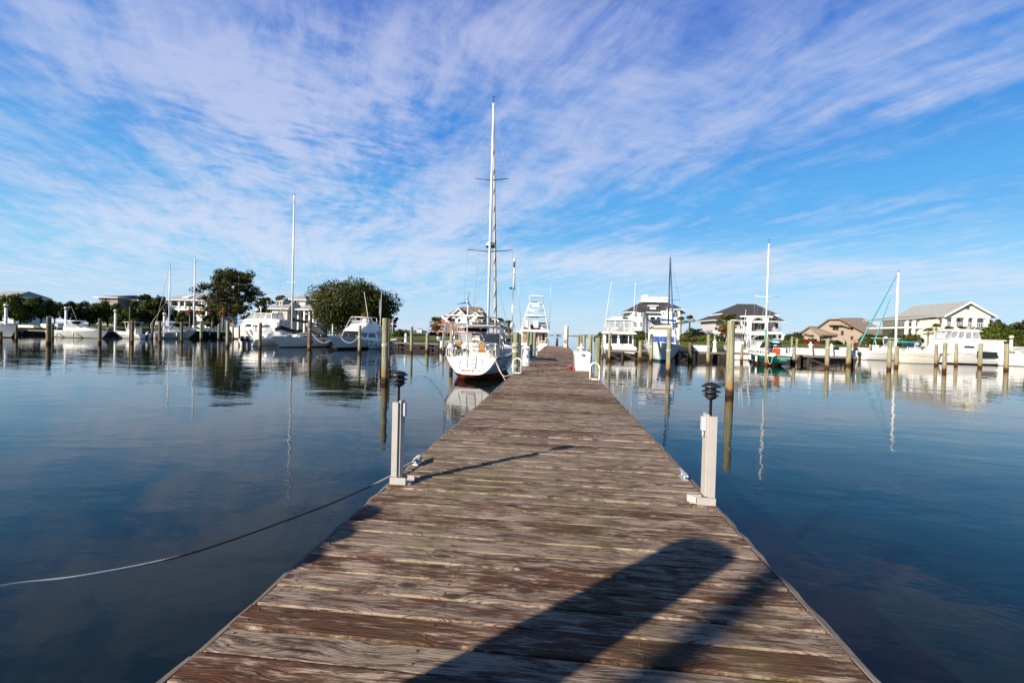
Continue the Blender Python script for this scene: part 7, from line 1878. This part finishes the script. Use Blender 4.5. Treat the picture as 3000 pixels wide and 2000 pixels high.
# ------------------------------------------------------------------ palms
def make_palm(label, skirt=True, seed=1, group='cabbage palms on the shore'):
    t = thing('palm_tree', label, 'palm tree', (0, 0, 0), 0, group); g = random.Random(seed); H = 5.0
    MB().tube([(0, 0, -.3), (.05, 0, 1.5), (.0, .05, 3.2), (0, 0, H)], [.24, .19, .18, .22], 9).build('trunk', PALMB, t)
    def fronds(n, lo, hi, L, droop, tn):
        V = []; T = []
        for i in range(n):
            a = i * 2.4 + g.uniform(-.3, .3); e_ = R(g.uniform(lo, hi)); tone = g.uniform(*tn)
            d = Vector((math.cos(a) * math.cos(e_), math.sin(a) * math.cos(e_), math.sin(e_))); sd_ = d.cross(Vector((0, 0, 1))).normalized(); up = sd_.cross(d)
            base = Vector((0, 0, H - .15)) + d * .15; hub = base + d * L * .5
            for s in (-1, 1): V += [base - sd_ * .02, base + sd_ * .02, hub + sd_ * .02, hub - sd_ * .02][:4] if s > 0 else []
            T += [tone] * 4
            nb = 11
            for j in range(nb):
                b = R(-95 + 190 * j / (nb - 1)); bl = L * g.uniform(.5, .62) * (1 - .25 * abs(j / (nb - 1) - .5))
                q = d * math.cos(b) + sd_ * math.sin(b); tip = hub + q * bl + Vector((0, 0, -droop * bl)) ; mid = hub + q * bl * .55 + up * .03
                wv = up.cross(q).normalized() * .065
                V += [hub - wv * .5, mid - wv, tip, mid + wv]; T += [min(1, max(0, tone + g.uniform(-.2, .2)))] * 4
        return np.array([tuple(p) for p in V]), np.array(T)
    leaf_obj('crown', *fronds(30, -15, 80, 1.55, .30, (.25, .95)), PALM_G, t)
    if skirt: leaf_obj('dead_fronds', *fronds(24, -78, -22, 1.5, .25, (.1, .9)), PALM_B, t)
    return t
palm_a = make_palm('cabbage palm with brown skirt on the left of the row by the thin masts'); palm_b = make_palm('clean green cabbage palm standing right of the roof walk house', False, 5)
used = set()
def palm(proto, C, cx, ytop, Y, wpx_, label):
    sc = {C2: 4.704, C3: 4.704, C4: 4.9, C6: 4.611, C7: 4.612, C8: 4.356}[C]
    p = C(cx, ytop); X = gx_at(p[0], Y); zt = pt(p[0], p[1], Y).z; zb = land_z(Y, X); s = wpx_ / sc * Y / F_PX / 3.1
    hz = (zt - zb) - 1.55 * s                       # trunk height wanted
    if id(proto) in used: o = dup(proto, (X, Y, zb), random.random() * 6, s, label)
    else: used.add(id(proto)); o = proto; o.location = (X, Y, zb); o.scale = (s, s, s); o['label'] = label
    dz = hz - 5.0 * s                               # shorten or lengthen the trunk by sinking it in the ground or stretching it
    if dz < 0: o.location.z += dz
    else: o.scale.z = s * (hz + 1.55 * s) / (6.55 * s)
    return o
for C, cx, yt, Y, w, lab in ((C2, 730, 670, 104, 150, 'leftmost palm of the brown skirted row, left of the second mast'), (C2, 880, 690, 103, 150, 'palm with brown skirt just right of the second mast'), (C2, 1040, 690, 105, 170, 'palm with brown skirt left below the tall pine'),
    (C2, 1190, 665, 103, 210, 'palm with brown skirt right below the tall pine trunk'), (C2, 1330, 700, 104, 170, 'rightmost palm of the brown skirted row by the flybridge yacht bow'), (C3, 1510, 690, 91, 230, 'palm with orange skirt in front of the huge rounded evergreen'),
    (C3, 20, 790, 106, 120, 'small palm with brown skirt behind the flybridge yacht radar'),
    (C4, 365, 605, 122, 215, 'palm at the left corner of the brick house'), (C4, 1005, 590, 120, 190, 'palm right behind the big sailboat mast'), (C4, 1130, 640, 124, 120, 'palm between the mast and the furled sail of the big sailboat'), (C4, 1200, 660, 126, 120, 'smaller palm just right of the furled sail of the big sailboat'), (C4, 1290, 622, 121, 175, 'tall palm right of the furled sail of the big sailboat'), (C4, 1415, 655, 122, 190, 'rightmost palm of the group beside the antenna pole'),
    (C7, 330, 715, 112, 260, 'big shaggy palm behind the tall lone right piling'), (C7, 425, 715, 113, 200, 'second shaggy palm just right of the tall lone right piling top')):
    palm(palm_a, C, cx, yt, Y, w, lab)
for C, cx, yt, Y, w, lab in ((C6, 1118, 755, 100, 150, 'left of the two clean trunked palms right of the roof walk house'), (C6, 1238, 735, 101, 150, 'right of the two clean trunked palms right of the roof walk house'), (C6, 790, 800, 104, 190, 'palm seen under the blue sun top'),
    (C8, 1130, 800, 88, 140, 'yucca like palm at the left corner of the cream yellow house'), (C8, 1030, 860, 87, 130, 'low palm left of the cream yellow house wall'), (C8, 1290, 830, 88, 150, 'palm before the balcony of the cream yellow house, over the yacht bridge'), (C8, 1430, 830, 88, 130, 'palm before the middle column of the cream yellow house')):
    palm(palm_b, C, cx, yt, Y, w, lab)
# ------------------------------------------------------------------ shrubs
k_ = 60
for C, x0, x1, yt, Y, m, lab, n in (
    (C3, 1870, 1980, 1085, 84, LEAF_SHRUB, 'bright yellow green shrub on the lawn right of the lone left piling', 500), (C3, 1950, 2070, 1060, 86, LEAF_OAK, 'grey green spiky shrub beside the bright shrub on the left lawn', 500),
    (C3, 900, 1100, 1030, 84, LEAF_OAK, 'green shrub on the lawn behind the grey sloop stern', 500),
    (C4, 285, 380, 850, 118, LEAF_OAK, 'clipped green shrub before the brick house wall', 500), (C4, 425, 465, 858, 117, LEAF_RED, 'red flowering bush before the brick house', 250), (C4, 500, 560, 860, 110, LEAF_RED, 'red flowering bush behind the big sailboat stern rail', 250),
    (C5, 1450, 1580, 862, 70, LEAF_SHRUB, 'low green bush on the dune left of the enclosed bridge yacht', 500),
    (C6, 480, 590, 955, 95, LEAF_OAK, 'green shrub at the left bay of the roof walk house', 700), (C6, 545, 660, 985, 92, LEAF_OAK, 'round green shrub between the enclosed bridge yacht and the blue top cruiser', 700),
    (C6, 1130, 1260, 1000, 96, LEAF_SHRUB, 'yellow green shrub between the two clean trunked palms', 700), (C6, 1235, 1392, 940, 100, LEAF_DARK, 'dark rounded shrub right of the two clean trunked palms', 900),
    (C6, 1120, 1340, 1050, 88, LEAF_BROWN, 'rusty low hedge right of the blue top cruiser', 900), (C6, 1330, 1520, 1030, 92, LEAF_SHRUB, 'long low green hedge left of the piling with a rope', 900), (C6, 1490, 1600, 1000, 96, LEAF_OAK, 'green shrub left of the pink white house', 700),
    (C6, 1510, 1600, 1060, 86, LEAF_SHRUB, 'small bright green bush behind the right pier pedestal', 400), (C7, 285, 362, 1050, 104, LEAF_DARK, 'dark rounded bush left of the tall lone right piling', 500), (C7, 480, 590, 1045, 102, LEAF_BROWN, 'rounded olive bush right of the tall lone right piling', 600),
    (C7, 1020, 1110, 1100, 96, LEAF_SHRUB, 'bright green low bush in front of the pink white house right wing', 400), (C7, 1095, 1210, 1100, 97, LEAF_SHRUB, 'second bright green low bush right of the pink white house', 400), (C7, 1165, 1330, 975, 118, LEAF_DARK, 'dark wind swept shrub between the pink white and taupe houses', 1000),
    (C7, 1210, 1330, 1030, 104, LEAF_OAK, 'green bush left of the taupe house', 600), (C7, 1330, 1400, 1060, 100, LEAF_SHRUB, 'small green bush at the left corner of the taupe house', 400), (C7, 1395, 1510, 1092, 98, LEAF_RED, 'red azalea bush before the taupe house', 500), (C7, 1475, 1550, 1065, 100, LEAF_OAK, 'green bush between the red azaleas', 400), (C7, 1545, 1620, 1105, 98, LEAF_RED, 'smaller red azalea bush before the taupe house porch', 300),
    (C7, 1610, 1760, 1100, 99, LEAF_DARK, 'dark clipped hedge before the taupe house wing', 600), (C7, 1750, 1920, 1100, 98, LEAF_DARK, 'dark green clipped hedge right of the yellow piling', 700), (C7, 2085, 2160, 1130, 88, LEAF_RED, 'red flowering bush before the taupe house garage', 300),
    (C7, 2190, 2310, 1010, 90, LEAF_OAK, 'green bush under the teal headsail right of the taupe house', 900),
    (C8, 270, 480, 950, 104, LEAF_OAK, 'bushy green shrub left of the white mast', 900), (C8, 500, 780, 955, 100, LEAF_OAK, 'large olive shrub right of the white mast', 1300), (C8, 620, 760, 825, 116, LEAF_DARK, 'dark shrub tree left of the cream yellow house', 800), (C8, 680, 950, 960, 98, LEAF_CEDAR, 'dark green hedge below the side porch of the cream yellow house', 1200), (C8, 1520, 1700, 870, 90, LEAF_SHRUB, 'yellow green shrub before the right columns of the cream yellow house', 1300),
    (C8, 1640, 1960, 845, 92, LEAF_SHRUB, 'big bright green thicket right of the cream yellow house', 2600), (C8, 1880, 2160, 850, 93, LEAF_SHRUB, 'bright green thicket left of the right globe lamp', 2400), (C8, 2080, 2400, 905, 90, LEAF_SHRUB, 'green thicket cut by the right picture edge', 2200), (C8, 1880, 2200, 1000, 88, LEAF_OAK, 'lower darker green hedge behind the right globe lamp', 1800)):
    shrub_px(C, x0, x1, yt, Y, m, lab, k_, int(n * 1.6), .20); k_ += 1
for C, x0, x1, yt, Y, m, lab, n in ((C8, 1750, 2010, 745, 140, LEAF_CEDAR, 'far tree right of the cream yellow house gable', 1800), (C8, 1960, 2180, 800, 150, LEAF_CEDAR, 'far tree behind the bright thicket', 1400), (C8, 2110, 2420, 762, 140, LEAF_CEDAR, 'far tree at the right picture edge', 2000), (C6, 1150, 1560, 990, 150, LEAF_SHRUB, 'far hazy scrub between the roof walk house and the pink white house', 1200)):
    tree_px(C, x0, x1, yt, Y, m, lab, k_, n, .34, trunk_h=.1, nl=16); k_ += 1
# flag on its pole by the huge tree
Yf = 88; fx = gx_at(750 + 1880 / 4.704, Yf); zt = pt(750 + 1880 / 4.704, 740 + 905 / 4.704, Yf).z
t = thing('flagpole', 'slim flagpole with a drooping striped flag right of the huge rounded evergreen', 'flagpole', (fx, Yf, land_z(Yf)))
MB().tube([(0, 0, 0), (0, 0, zt - land_z(Yf))], [.06, .04], 6).build('pole', ALU, t)
hz = zt - land_z(Yf)
mb = MB()
for i in range(7): mb.box(-1.5, -.05, -.02 - .004 * (i % 2), .02 + .004 * (i % 2), hz - .35 - .17 * i, hz - .35 - .17 * i + .165, i % 2)
mb.build('flag', [mat('flag red', (.42, .03, .04), .8), mat('flag white', (.7, .68, .66), .8)], t)
MB().box(-.6, -.051, -.035, .035, hz - .86, hz - .18).build('flag_canton', mat('flag blue', (.03, .05, .2), .8), t)
